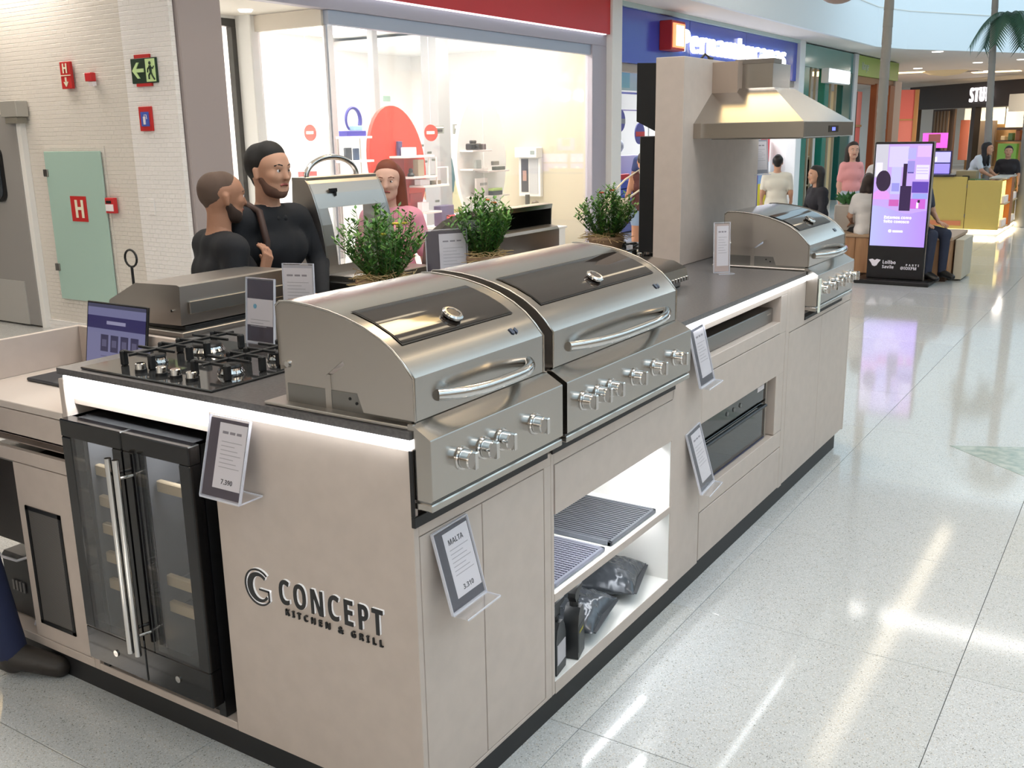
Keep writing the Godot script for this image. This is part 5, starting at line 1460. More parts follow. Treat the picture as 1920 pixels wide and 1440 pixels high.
func bag_point(u: float, w: float, side: float, sx: float, sz: float, sy: float, nz: FastNoiseLite) -> Vector3:
	var h := pow(maxf(0.0, (1.0 - pow(absf(u), 2.6)) * (1.0 - pow(absf(w), 2.6))), 0.55)
	var wr := nz.get_noise_2d(u * 0.28 + side * 3.0, w * 0.28) * 0.007 * h + nz.get_noise_2d(u * 0.7 + 9.0, w * 0.12) * 0.004
	var y := sy * 0.45 + side * h * sy * (0.55 if side > 0.0 else 0.44)
	return V(u * sx * (1.0 - 0.06 * (1.0 - absf(w))), y + wr * (1.0 if side > 0.0 else 0.2), w * sz * (1.0 - 0.05 * (1.0 - absf(u))))

func grate(label: String, lo: Vector3, hi: Vector3, m: Material, bars: bool) -> void:
	var o := thing("grill_grate", label, "grate", V((lo.x + hi.x) * 0.5, lo.y, (lo.z + hi.z) * 0.5))
	var b := mb(o)
	var e := 0.014
	b.box(lo, V(lo.x + e, hi.y, hi.z), 0.002)
	b.box(V(hi.x - e, lo.y, lo.z), hi, 0.002)
	b.box(lo, V(hi.x, hi.y, lo.z + e), 0.002)
	b.box(V(lo.x, lo.y, hi.z - e), hi, 0.002)
	part("frame", b, m, o)
	b = mb(o)
	var n := int((hi.x - lo.x) / 0.017)
	for k in n:
		var x := lerpf(lo.x + e, hi.x - e, (k + 0.5) / n)
		b.box(V(x - 0.0045, lo.y + 0.004, lo.z + e), V(x + 0.0045, hi.y - 0.001, hi.z - e))
	if bars:
		var n2 := int((hi.z - lo.z) / 0.02)
		for k in n2:
			var z := lerpf(lo.z + e, hi.z - e, (k + 0.5) / n2)
			b.box(V(lo.x + e, lo.y + 0.002, z - 0.002), V(hi.x - e, hi.y - 0.003, z + 0.002))
	var g := part("bars", b, m, o)
	g.set_meta("kind", "stuff")
	if not bars:
		bpart("plate", lo + V(e, 0.001, e), V(hi.x - e, lo.y + 0.005, hi.z - e), m, o, 0.0)

func build_small_things() -> void:
	# sign holders
	sign_holder("acrylic holder with plum card and white sheet hung on the logo panel beside the fridge", V(-0.082, 0.878, -0.598), -PI / 2, 0.155, 0.222, 0.28, M.plum, 0.27, "", "7.390", "", -0.078)
	var mt := sign_holder("tilted acrylic holder headed MALTA hung on the corner cabinet door", V(0.143, 0.645, 0.056), 0.0, 0.148, 0.216, 0.24, M.navy, 0.24, "MALTA", "3.310", "", 0.05)
	mt.rotation.z = 0.04
	var h1 := sign_holder("slanted acrylic holder hung beside the warming drawer slot", V(1.745, 0.878, 0.052), 0.0, 0.138, 0.228, 0.22, M.navy, 0.26, "", "", "", 0.04)
	h1.rotation.z = 0.05
	var h2 := sign_holder("slanted acrylic holder hung left of the built-in oven", V(1.772, 0.447, 0.056), 0.0, 0.132, 0.252, 0.22, M.navy, 0.26, "", "", "", 0.04)
	h2.rotation.z = 0.14
	var dc := sign_holder("dark acrylic holder with a white card and blue dot standing behind the hob", V(0.575, 1.138, -1.11), -PI / 2, 0.135, 0.222, 0.10, M.plum, 0.03, "", "", "", 0.06, Vector2(0.27, 0.68))
	var dt := lm()
	dt.xf = Transform3D(Basis(Vector3.RIGHT, -0.10), Vector3.ZERO)
	dt.cyl(V(-0.025, 0.125, 0.0034), V(-0.025, 0.125, 0.0042), 0.008, -1, 14)
	part("blue_dot", dt, std(rgb(120, 178, 206), 0.5), dc)
	sign_holder("plain grey backed card holder before the open-lidded grill", V(0.86, 1.138, -1.20), -PI / 2 + 0.3, 0.125, 0.235, 0.04, std(rgb(190, 188, 196), 0.5), 0.0, "", "", "", 0.05)
	sign_holder("plum framed card holder before the curved-hood grill", V(2.19, 1.062, -1.50), -0.55, 0.22, 0.31, 0.05, M.plum, 0.32, "", "", "", 0.06)
	sign_holder("pale card holder just behind the plum framed one, right of it", V(2.36, 1.062, -1.47), -0.55, 0.12, 0.34, 0.03, std(rgb(196, 190, 198), 0.5), 0.05, "", "", "", 0.05)
	sign_holder("tall narrow price holder standing on the worktop by the far small grill", V(2.93, 1.138, -0.36), -0.75, 0.085, 0.245, 0.05, std(rgb(200, 178, 170), 0.5), 0.18, "", "", "", 0.06)
	sign_holder("grey holder sticking out from the right edge of the beige pillar", V(4.215, 1.56, -0.63), -0.6, 0.12, 0.21, 0.12, std(rgb(160, 164, 176), 0.4), 0.15, "", "", "", 0.03)
	# plants
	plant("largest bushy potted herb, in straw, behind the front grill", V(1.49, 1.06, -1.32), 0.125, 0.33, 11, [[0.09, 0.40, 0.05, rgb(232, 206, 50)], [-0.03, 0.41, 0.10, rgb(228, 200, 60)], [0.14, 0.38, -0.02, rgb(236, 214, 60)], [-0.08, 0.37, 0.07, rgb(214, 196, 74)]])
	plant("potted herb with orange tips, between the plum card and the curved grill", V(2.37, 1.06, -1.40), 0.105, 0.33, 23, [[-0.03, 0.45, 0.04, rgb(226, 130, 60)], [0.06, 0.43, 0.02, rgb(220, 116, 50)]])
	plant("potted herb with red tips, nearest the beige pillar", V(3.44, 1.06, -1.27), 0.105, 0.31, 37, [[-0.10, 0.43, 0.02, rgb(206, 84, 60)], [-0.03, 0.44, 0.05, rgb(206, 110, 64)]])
	# shelf contents
	grate("dark ribbed cast grate lying at the right on the upper lit shelf", V(1.09, 0.431, -0.33), V(1.46, 0.447, -0.02), std(rgb(86, 90, 98), 0.35, 0.3), false)
	grate("square mesh grate in a pale frame lying at the left on the upper lit shelf", V(0.70, 0.431, -0.27), V(1.05, 0.445, -0.02), std(rgb(120, 122, 136), 0.35, 0.5), true)
	spray_bottle("black spray bottle with a pale paper label, at the shelf's left end", V(0.735, 0.130, -0.040), 0.15, true)
	spray_bottle("black spray bottle with yellow lettering, right of the other spray bottle", V(0.860, 0.130, -0.036), 0.25, false)
	pillow_bag("grey plastic charcoal bag, the front left one on the low shelf", V(1.04, 0.131, -0.19), 1.75, 0.165, 0.145, 0.105, 5)
	pillow_bag("grey plastic charcoal bag, the right one on the low shelf", V(1.355, 0.131, -0.21), 1.85, 0.165, 0.14, 0.105, 8)
	pillow_bag("grey plastic charcoal bag, furthest back on the low shelf", V(1.0, 0.131, -0.47), 0.1, 0.16, 0.09, 0.12, 13)
	# laptop
	var o := thing("laptop", "open laptop showing a dark product page on the desk beside the hob", "laptop", V(0.33, 0.985, -1.75), 0.0)
	bpart("base", V(0.20, 0.986, -1.93), V(0.44, 0.998, -1.58), std(rgb(60, 62, 68), 0.4, 0.4), o, 0.003)
	bpart("key_deck", V(0.31, 0.998, -1.91), V(0.43, 0.9995, -1.60), M.black, o, 0.0)
	var lid := lm()
	lid.xf = o.transform.affine_inverse() * Transform3D(Basis(Vector3.FORWARD, 0.17), V(0.445, 0.996, -1.755))
	lid.box(V(-0.004, 0.0, -0.177), V(0.006, 0.245, 0.177), 0.002)
	var l := part("lid", lid, M.black, o)
	var scr := MB.new()
	scr.xf = lid.xf
	scr.card(V(-0.0046, 0.238, -0.170), V(-0.0046, 0.238, 0.170), V(-0.0046, 0.008, 0.170), V(-0.0046, 0.008, -0.170), Vector3.LEFT)
	var im := Image.create(256, 176, false, Image.FORMAT_RGB8)
	im.fill(rgb(112, 112, 146))
	im.fill_rect(Rect2i(0, 34, 256, 36), rgb(52, 48, 88))
	im.fill_rect(Rect2i(86, 46, 84, 10), rgb(142, 140, 168))
	im.fill_rect(Rect2i(0, 0, 256, 10), rgb(70, 70, 92))
	for k in 4:
		im.fill_rect(Rect2i(62 + k * 44, 86, 34, 48), rgb(50, 48, 76))
		im.fill_rect(Rect2i(68 + k * 44, 100, 20, 20), rgb(84, 82, 110))
	for k in 4: im.fill_rect(Rect2i(64 + k * 44, 146, 28, 3), rgb(90, 90, 124))
	var sm := std(Color.BLACK, 0.25)
	sm.emission_enabled = true
	sm.emission_texture = ImageTexture.create_from_image(im)
	sm.emission = Color.BLACK
	sm.emission_energy_multiplier = 0.9
	part("screen", scr, sm, l)
	# flex hose of the service man's bag strap loop seen over the box grill
	var lp := lm()
	var ring: Array = []
	for i in 17:
		var a := TAU * i / 16.0
		ring.append(V(0.96 + sin(a) * 0.0, 1.325 + sin(a) * 0.037, -2.30 + cos(a) * 0.04))
	lp.tube(ring, 0.005, 6)
	lp.cyl(V(0.96, 0.0, -2.30), V(0.96, 1.29, -2.30), 0.006, -1, 8)
	solo("cable_loop", lp, M.black, "black cable loop rising behind the box-hooded grill", "cable")
	# pale strip painting the light on the far small grill's panel edge
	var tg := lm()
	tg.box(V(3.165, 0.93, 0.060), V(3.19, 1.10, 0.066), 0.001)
	solo("lit_edge_strip", tg, std(rgb(236, 240, 226), 0.5), "pale strip painting the light on the left edge of the far small grill's panel", "strip")


# ---------------------------------------------------------------- the hall beyond the counter
func build_mall_things() -> void:
	# totem screen
	var o := thing("totem_screen", "black free-standing screen showing a purple advertisement", "screen", V(10.75, 0.0, -1.16))
	var x := 10.72
	var z0 := -1.49
	var z1 := -0.845
	bpart("foot_plate", V(10.55, 0.0, -1.60), V(11.0, 0.05, -0.74), M.black, o, 0.01)
	bpart("case", V(x, 0.05, z0 - 0.005), V(x + 0.12, 1.66, z1 + 0.005), std(rgb(26, 25, 28), 0.25), o, 0.01)
	bpart("side_trim", V(x + 0.02, 0.05, z1 + 0.004), V(x + 0.10, 1.655, z1 + 0.010), M.steel_flat, o, 0.0)
	var im := Image.create(200, 372, false, Image.FORMAT_RGB8)
	for yy in 372:
		for xx in 200:
			var c := rgb(166, 150, 236)
			var wave := 222.0 + 30.0 * smoothstep(0.0, 150.0, float(xx)) - 14.0 * smoothstep(120.0, 200.0, float(xx))
			if yy < wave:
				c = rgb(190, 160, 232)
				if xx < 46 and yy < 120: c = rgb(196, 194, 206)
			else: c = rgb(178, 180, 236).lerp(rgb(176, 140, 248), clampf(xx / 200.0, 0.0, 1.0))
			im.set_pixel(xx, yy, c)
	var shapes := [[50, 8, 70, 74, 206, 196, 246], [118, 14, 28, 40, 176, 170, 232], [150, 6, 48, 40, 214, 178, 236], [4, 66, 24, 50, 232, 224, 248], [62, 82, 36, 98, 190, 186, 248], [66, 140, 28, 30, 150, 146, 220], [104, 70, 14, 140, 48, 34, 60], [118, 60, 26, 40, 150, 140, 214], [150, 74, 46, 52, 222, 214, 250], [140, 134, 58, 40, 96, 70, 170], [144, 176, 54, 20, 150, 160, 226], [98, 150, 40, 90, 56, 40, 76], [138, 196, 54, 36, 196, 100, 204], [60, 200, 36, 24, 196, 96, 176], [160, 208, 8, 22, 240, 240, 250], [164, 200, 8, 10, 40, 30, 46], [120, 100, 22, 4, 80, 70, 150], [152, 84, 40, 2, 180, 160, 230], [152, 94, 40, 2, 180, 160, 230], [152, 104, 40, 2, 180, 160, 230]]
	for s in shapes:
		for yy in range(s[1], s[1] + s[3]):
			for xx in range(s[0], mini(200, s[0] + s[2])):
				if yy < 222.0 + 30.0 * smoothstep(0.0, 150.0, float(xx)) - 14.0 * smoothstep(120.0, 200.0, float(xx)): im.set_pixel(xx, yy, rgb(s[4], s[5], s[6]))
	for yy in range(86, 200):
		for xx in 62:
			if pow((xx - 34.0) / 27.0, 2.0) + pow((yy - 132.0) / 38.0, 2.0) < 1.0: im.set_pixel(xx, yy, rgb(52, 40, 62))
			elif yy > 160 and pow((xx - 30.0) / 40.0, 2.0) + pow((yy - 214.0) / 52.0, 2.0) < 1.0: im.set_pixel(xx, yy, rgb(216, 150, 226))
	im.resize(400, 744, Image.INTERPOLATE_CUBIC)
	var sm := std(Color.BLACK, 0.2)
	sm.emission_enabled = true
	sm.emission_texture = ImageTexture.create_from_image(im)
	sm.emission = Color.BLACK
	sm.emission_energy_multiplier = 1.25
	var b := mb(o)
	b.card(V(x - 0.003, 1.635, z0 + 0.012), V(x - 0.003, 1.635, z1 - 0.012), V(x - 0.003, 0.445, z1 - 0.012), V(x - 0.003, 0.445, z0 + 0.012), Vector3.LEFT)
	part("screen", b, sm, o)
	area(V(x - 0.03, 1.05, -1.17), Vector3.LEFT, Vector2(0.6, 1.1), rgb(190, 170, 255), 0.6, "totem_screen_light")
	var wt := glow(rgb(250, 248, 255), 0.9)
	letters("Estamos como", V(x - 0.004, 0.770, -1.335), 0.034, FACE_FRONT, wt, o, "letter", 0.002, 0.95, 0.0)
	letters("feito conosco", V(x - 0.004, 0.722, -1.335), 0.034, FACE_FRONT, wt, o, "letter", 0.002, 0.95, 0.0)
	b = mb(o)
	b.cyl(V(x - 0.006, 0.625, -1.255), V(x - 0.003, 0.625, -1.255), 0.018, -1, 14)
	part("round_mark", b, wt, o)
	bpart("logo_bar", V(x - 0.005, 0.612, -1.225), V(x - 0.003, 0.634, -1.11), wt, o, 0.0)
	# emblems on the lower case
	var em := std(rgb(232, 228, 240), 0.4)
	b = mb(o)
	b.prism(P([-1.475, 0.275, -1.43, 0.285, -1.405, 0.268, -1.38, 0.285, -1.335, 0.275, -1.365, 0.235, -1.38, 0.205, -1.405, 0.195, -1.43, 0.205, -1.445, 0.235]), 0, x - 0.004, x)
	part("wing_emblem", b, em, o)
	letters("Lollbo", V(x - 0.002, 0.232, -1.315), 0.040, FACE_FRONT, em, o, "letter", 0.003, 0.95, 0.0)
	letters("Savile", V(x - 0.002, 0.178, -1.315), 0.036, FACE_FRONT, em, o, "letter", 0.003, 0.95, 0.0)
	letters("PARTI", V(x - 0.002, 0.215, -1.045), 0.024, FACE_FRONT, em, o, "letter", 0.003, 1.1, 0.012)
	letters("@IOXPM", V(x - 0.002, 0.172, -1.105), 0.034, FACE_FRONT, em, o, "letter", 0.003, 0.95, 0.0)
	# wooden bench with planter
	var be := thing("bench", "long wooden block bench behind the totem screen", "bench", V(11.6, 0.0, -1.4))
	for k in 12:
		bpart("plank", V(11.05, 0.06, -2.84 + k * 0.185), V(11.08, 0.50, -2.84 + k * 0.185 + 0.182), M.wood, be, 0.004)
	bpart("core", V(11.08, 0.06, -2.84), V(12.1, 0.50, -0.62), M.wood, be, 0.004)
	bpart("seat_slab", V(11.03, 0.50, -2.86), V(12.12, 0.545, -0.60), std(rgb(176, 148, 122), 0.5), be, 0.006)
	bpart("toe_kick", V(11.12, 0.0, -2.80), V(12.05, 0.06, -0.66), std(rgb(84, 62, 48), 0.6), be, 0.0)
	bpart("end_block", V(11.25, 0.02, -0.60), V(11.9, 0.50, -0.50), std(rgb(196, 186, 166), 0.6), be, 0.006)
	var pl := thing("planter", "white box planter with green leaves on the wooden bench", "planter", V(11.55, 0.545, -2.0))
	bpart("box", V(11.36, 0.546, -2.10), V(11.76, 0.87, -1.74), std(rgb(206, 200, 194), 0.5), pl, 0.01)
	var rng := RandomNumberGenerator.new()
	rng.seed = 5
	var lf := mb(pl)
	for k in 130:
		var p := V(rng.randf_range(11.42, 11.70), 0.87, rng.randf_range(-2.04, -1.80))
		var d := V(rng.randf_range(-0.6, 0.6), rng.randf_range(0.5, 1.3), rng.randf_range(-0.6, 0.6)).normalized()
		var s := d.cross(V(rng.randf_range(-1, 1), 0.1, rng.randf_range(-1, 1))).normalized() * 0.028
		var ll := rng.randf_range(0.10, 0.21)
		var n := d.cross(s).normalized()
		var q := p + d * ll * 0.5
		var e := p + d * ll + V(d.x, -0.4, d.z) * 0.05
		lf.tri(p, q + s, e, n, n, n)
		lf.tri(p, e, q - s, n, n, n)
	var lmat := std(rgb(64, 116, 64), 0.5)
	lmat.cull_mode = BaseMaterial3D.CULL_DISABLED
	part("foliage", lf, lmat, pl).set_meta("kind", "stuff")
	# palms
	palm("slim palm trunk behind the totem screen", V(11.93, 0.545, -1.72), V(12.36, 5.6, -1.84), 0.066, 0.055, false)
	palm("palm with fronds, its trunk rising behind the gold kiosk's clerk", V(18.25, 0.0, -1.25), V(19.55, 4.7, -1.63), 0.066, 0.056, true)
	palm("palm trunk at the right edge of the photo", V(18.9, 0.0, -0.72), V(19.1, 5.2, -0.84), 0.10, 0.085, false)
	# gold kiosk
	var g := thing("gold_kiosk", "gold fronted sales kiosk with lit shelves on its right side and a glowing foot", "kiosk", V(17.6, 0.0, -1.4))
	var gold := std(rgb(202, 180, 100), 0.45, 0.1)
	bpart("front_panel", V(17.0, 0.10, -2.02), V(17.05, 0.985, -1.405), gold, g, 0.004)
	bpart("front_panel", V(17.0, 0.10, -1.395), V(17.05, 0.93, -0.86), gold, g, 0.004)
	bpart("hinge", V(16.992, 0.80, -1.408), V(17.0, 0.86, -1.392), M.steel_dark, g, 0.0)
	bpart("hinge", V(16.992, 0.30, -1.408), V(17.0, 0.36, -1.392), M.steel_dark, g, 0.0)
	bpart("side_wall", V(17.05, 0.10, -0.93), V(19.2, 0.93, -0.90), std(rgb(170, 140, 84), 0.5), g, 0.0)
	bpart("back_wall", V(19.2, 0.0, -2.9), V(19.25, 0.93, -0.88), std(rgb(170, 140, 84), 0.5), g, 0.0)
	bpart("left_panel", V(16.98, 0.02, -2.9), V(17.04, 1.10, -2.03), std(rgb(190, 170, 96), 0.45, 0.2), g, 0.004)
	bpart("coral_kick", V(16.985, 0.16, -1.95), V(17.0, 0.24, -1.45), std(rgb(206, 128, 90), 0.5), g, 0.0)
	bpart("counter_top", V(16.96, 0.985, -2.9), V(17.5, 1.02, -1.62), std(rgb(60, 56, 60), 0.3), g, 0.004)
	bpart("counter_top", V(17.4, 0.93, -1.12), V(19.2, 0.96, -0.84), std(rgb(196, 190, 180), 0.4), g, 0.004)
	bpart("foot_lamp", V(17.0, 0.03, -2.0), V(17.02, 0.095, -0.87), glow(rgb(255, 240, 206), 3.0), g, 0.0)
	bpart("foot_lamp", V(17.06, 0.03, -0.875), V(19.2, 0.095, -0.860), glow(rgb(255, 240, 206), 3.0), g, 0.0)
	bpart("base", V(17.02, 0.0, -2.0), V(17.12, 0.10, -0.88), M.board_white, g, 0.0)
	bpart("base", V(17.12, 0.0, -0.95), V(19.2, 0.10, -0.88), M.board_white, g, 0.0)
	area(V(16.97, 0.07, -1.43), V(-1, -0.6, 0), Vector2(1.1, 0.05), rgb(255, 240, 210), 14.0, "kiosk_foot_light")
	area(V(18.1, 0.07, -0.83), V(0, -0.6, 1), Vector2(2.1, 0.05), rgb(255, 236, 200), 14.0, "kiosk_foot_light")
	for k in 4:
		bpart("lit_shelf_back_lamp", V(17.12 + (k % 2) * 1.05, 0.14 + (k / 2) * 0.40, -0.895), V(17.72 + (k % 2) * 1.05, 0.50 + (k / 2) * 0.40, -0.885), glow(rgb(255, 222, 130), 1.5), g, 0.0)
		bpart("shelf_board", V(17.10 + (k % 2) * 1.05, 0.12 + (k / 2) * 0.40, -0.90), V(17.74 + (k % 2) * 1.05, 0.14 + (k / 2) * 0.40, -0.80), M.wood_pale, g, 0.0)
		for j in 4: bpart("shelf_goods", V(17.16 + (k % 2) * 1.05 + j * 0.14, 0.14 + (k / 2) * 0.40, -0.87), V(17.24 + (k % 2) * 1.05 + j * 0.14, 0.26 + (k / 2) * 0.40, -0.82), M.paper, g, 0.004)
	bpart("copper_post", V(17.76, 0.10, -0.90), V(18.12, 0.95, -0.80), std(rgb(186, 112, 58), 0.4, 0.2), g, 0.004)
	# purple lit display cases left of the clerk
	for q in [[-2.9, -2.42, "left"], [-2.38, -1.72, "right"]]:
		var dc := thing("display_case", q[2] + " violet lit glass display case on the gold kiosk", "display case", V(17.3, 1.02, (q[0] + q[1]) * 0.5))
		bpart("frame", V(17.2, 1.021, q[0]), V(17.24, 1.42, q[1]), std(rgb(60, 56, 100), 0.4), dc, 0.004)
		bpart("lamp_back", V(17.195, 1.03, q[0] + 0.02), V(17.2, 1.20, q[1] - 0.02), glow(rgb(150, 136, 236), 0.9), dc, 0.0)
		bpart("lamp_back", V(17.195, 1.22, q[0] + 0.02), V(17.2, 1.40, q[1] - 0.02), glow(rgb(176, 170, 250), 1.0), dc, 0.0)
		for k in 4: bpart("bright_goods", V(17.185, 1.06 + (k % 2) * 0.18, q[0] + 0.06 + k * 0.10), V(17.195, 1.13 + (k % 2) * 0.18, q[0] + 0.12 + k * 0.10), glow(rgb(240, 240, 255), 1.2), dc, 0.0)
	var ps := thing("pink_screen", "pink lit screen above the violet display cases", "screen", V(17.6, 1.45, -2.1))
	bpart("screen_face", V(17.6, 1.46, -2.30), V(17.62, 1.72, -1.88), glow(rgb(226, 96, 206), 1.0), ps, 0.0)
	bpart("screen_figure", V(17.595, 1.55, -2.2), V(17.6, 1.70, -2.0), std(rgb(206, 120, 120), 0.5), ps, 0.0)
	bpart("stand", V(17.62, 1.0, -2.2), V(17.66, 1.5, -2.0), M.black, ps, 0.0)
	# grey register block with green mat
	var rg := thing("register_block", "olive grey register block with a dark device on the gold kiosk", "register", V(17.2, 0.985, -1.5))
	bpart("block", V(17.15, 0.93, -1.62), V(17.5, 1.08, -1.30), std(rgb(150, 136, 104), 0.5), rg, 0.006)
	bpart("dark_device", V(17.05, 0.96, -1.5), V(17.14, 1.0, -1.40), M.black, rg, 0.004)
	bpart("green_mat", V(17.05, 0.935, -1.38), V(17.14, 0.95, -1.15), std(rgb(90, 128, 84), 0.6), rg, 0.0)
	build_far_end()
	# lit letters of a shop across the hall; the phone shop's glass mirrors them
	var ms := thing("shop_name", "glowing white lettering on the far wall across the hall, mirrored in the phone shop glass", "sign", V(37.5, 3.4, 9.45))
	letters("Ayngem", V(40.2, 3.36, 9.44), 0.36, Basis(Vector3.LEFT, Vector3.UP, Vector3.FORWARD), glow(rgb(255, 255, 255), 9.0), ms, "letter", 0.04, 2.2, 0.1)
	# round brown ornament hanging near the top of the frame
	var hg := thing("hanging_bowl", "brown rounded pendant hanging at the top edge above the teal shop", "pendant", V(13.26, 3.58, -2.74))
	b = mb(hg)
	b.ball(V(13.26, 3.80, -2.74), V(0.32, 0.27, 0.32), 28)
	part("bowl", b, std(rgb(158, 132, 116), 0.5), hg)
	b = mb(hg)
	b.cyl(V(13.26, 4.05, -2.74), V(13.26, 8.4, -2.74), 0.008, -1, 6)
	part("cord", b, M.white, hg)

func palm(label: String, a: Vector3, c: Vector3, r0: float, r1: float, fronds: bool) -> void:
	var o := thing("palm", label, "palm", a)
	var b := mb(o)
	var n := 24
	for i in n:
		var p := a.lerp(c, float(i) / n)
		var q := a.lerp(c, float(i + 1) / n)
		b.cyl(p, q, lerpf(r0, r1, float(i) / n) * 1.04, lerpf(r0, r1, float(i + 1) / n) * 0.98, 14)
	part("trunk", b, std(rgb(146, 143, 138), 0.8), o)
	var green := std(rgb(52, 92, 74), 0.5)
	green.cull_mode = BaseMaterial3D.CULL_DISABLED
	var k := 0
	for s in ([[0.75, 0.15], [-0.80, 0.05], [0.45, 0.35], [-0.25, 0.55], [0.1, -0.7], [-0.5, -0.5], [0.65, -0.45], [0.95, -0.1]] if fronds else [[0.8, 0.3], [-0.7, 0.4], [0.3, -0.8], [-0.4, -0.7], [0.0, 0.9]]):
		b = mb(o)
		var out := V(0.545 * s[0] + 0.838 * s[1], 0, 0.838 * s[0] - 0.545 * s[1])
		var top := c + V(0, 0.0, 0)
		if fronds: top = V(19.35, 3.78, -1.30)
		var pts: Array = []
		for i in 15:
			var t := i / 14.0
			pts.append(top + out * t * 0.85 + V(0, 0.50 * t - 1.05 * t * t, 0))
		b.tube(pts, 0.010, 5, 0.003)
		for i in range(2, 15):
			var d: Vector3 = (pts[i] - pts[i - 1]).normalized()
			var side := d.cross(Vector3.UP).normalized()
			for sg in [-1.0, 1.0]:
				for hf in [0.0, 0.5]:
					var p: Vector3 = pts[i - 1].lerp(pts[i], hf)
					var tip: Vector3 = p + side * sg * (0.26 - 0.16 * absf(i / 14.0 - 0.45)) + d * 0.13 + V(0, -0.10, 0)
					var w := d * 0.03
					var nn := (tip - p).cross(d).normalized()
					if nn.y < 0: nn = -nn
					b.tri(p - w, p + w, tip, nn, nn, nn)
		part("frond", b, green, o)
		k += 1

func build_far_end() -> void:
	# dark shop facade across the far end, turned a little towards us
	var A := V(46.9, 0, -8.55)
	var B := V(41.6, 0, -3.0)
	var C := A + (B - A) * 1.35
	var d := (B - A).normalized()
	var n := V(-d.z, 0, d.x) * -1.0
	if n.x > 0.0: n = -n
	var bas := Basis(d, Vector3.UP, -d.cross(Vector3.UP) * -1.0)
	bas.z = d.cross(Vector3.UP)
	var yaw := atan2(-d.z, d.x)
	var f := thing("storefront", "dark brown far shop front with glowing white letters", "storefront", A, yaw)
	# local: x runs along the facade, z towards the hall
	var dark := std(rgb(56, 46, 42), 0.6)
	var b := lm()
	b.box(V(-0.2, 2.58, -0.3), V(10.5, 3.56, 0.0), 0.01)
	part("fascia_board", b, dark, f)
	for q in [[-0.3, 0.35], [4.05, 4.30]]:
		b = lm()
		b.box(V(q[0], 0, -0.3), V(q[1], 2.58, 0.0), 0.01)
		part("dark_post", b, dark, f)
	b = lm()
	for k in 5: b.box(V(0.5 + k * 0.22, 0, -0.9), V(0.62 + k * 0.22, 2.5, -0.85))
	part("bronze_curtain", b, std(rgb(140, 116, 92), 0.5), f)
	b = lm()
	b.box(V(0.2, 0.0, -1.1), V(1.7, 2.58, -1.0))
	part("brown_panel", b, std(rgb(106, 88, 76), 0.6), f)
	b = lm()
	b.box(V(1.7, 1.9, -1.6), V(4.1, 2.58, -1.5))
	b.box(V(4.3, 1.75, -1.6), V(9.0, 2.58, -1.5))
	part("lit_panel", b, glow(rgb(255, 240, 206), 1.1), f)
	b = lm()
	b.box(V(1.7, 0.0, -1.8), V(9.0, 1.9, -1.7))
	part("shelf_wall", b, std(rgb(196, 158, 110), 0.6), f)
	b = lm()
	b.box(V(1.75, 0.4, -1.4), V(2.35, 2.1, -1.3))
	part("poster_orange", b, std(rgb(222, 126, 96), 0.5), f)
	b = lm()
	b.box(V(2.35, 0.4, -1.4), V(2.7, 2.1, -1.3))
	part("poster_pale", b, std(rgb(240, 214, 196), 0.5), f)
	b = lm()
	b.box(V(2.75, 0.2, -1.4), V(3.95, 2.05, -1.3))
	part("display_dark", b, std(rgb(110, 94, 76), 0.5), f)
	b = lm()
	b.box(V(4.3, 1.66, -1.3), V(9.0, 1.76, -1.1))
	b.box(V(4.3, 1.2, -1.5), V(9.0, 1.24, -1.1))
	part("shelf_board", b, std(rgb(90, 66, 50), 0.5), f)
	for k in 9:
		b = lm()
		b.box(V(4.4 + k * 0.42, 1.24, -1.4), V(4.66 + k * 0.42, 1.42 + 0.12 * (k % 3), -1.25), 0.02)
		part("shelf_goods", b, std([rgb(230, 206, 160), rgb(96, 128, 76), rgb(160, 96, 60)][k % 3], 0.5), f)
	b = lm()
	b.box(V(4.6, 0.3, -1.1), V(5.7, 1.12, -1.0))
	part("green_board", b, std(rgb(120, 176, 76), 0.5), f)
	area(A + d * 4.5 + n * -0.6 + V(0, 2.5, 0) + V(0.9, 0, 0.8), V(0, -1, 0), Vector2(5.0, 0.6), rgb(255, 232, 200), 16.0, "far_shop_lamp_light")
	var L := glow(rgb(255, 250, 255), 2.2)
	var x := letters("STUD", V(0, 0, 0), 0.54, Basis.IDENTITY, L, f, "letter", 0.06, 0.64, 0.03)
	for ch in f.get_children():
		if String(ch.name).begins_with("letter"):
			var t: Transform3D = f.transform * ch.transform
			t.origin += V(3.95, 2.80, 0.03)
			ch.transform = t
	# white signboard hung right of the trunk
	var wb := thing("hanging_board", "pale grey notice board hung under the far dark fascia", "sign", V(42.3, 2.0, -3.6), yaw)
	b = lm()
	b.box(V(0.0, 0.35, 0.5), V(1.9, 1.0, 0.55), 0.01)
	part("board", b, std(rgb(196, 196, 188), 0.5), wb)
	b = lm()
	b.box(V(1.35, 0.45, 0.55), V(1.55, 0.9, 0.56))
	part("blue_stripe", b, std(rgb(130, 170, 200), 0.5), wb)
	# salmon window bays between the lime shop and the dark one
	var sv := thing("storefront", "salmon window bays in wooden frames left of the dark far shop", "storefront", V(42.0, 0, -8.9))
	var v0 := V(41.7, 0, -8.10)
	var v1 := V(42.1, 0, -7.45)
	var dd := (v1 - v0)
	for k in 2:
		b = mb(sv)
		var y0: float = [0.9, 2.16][k]
		var y1: float = [2.10, 3.30][k]
		b.prism(P([v0.x, v0.z, v1.x, v1.z, v1.x + 0.1, v1.z, v0.x + 0.1, v0.z]), 1, y0, y1)
		part("salmon_panel", b, std([rgb(250, 150, 140), rgb(246, 128, 120)][k], 0.5), sv)
	b = mb(sv)
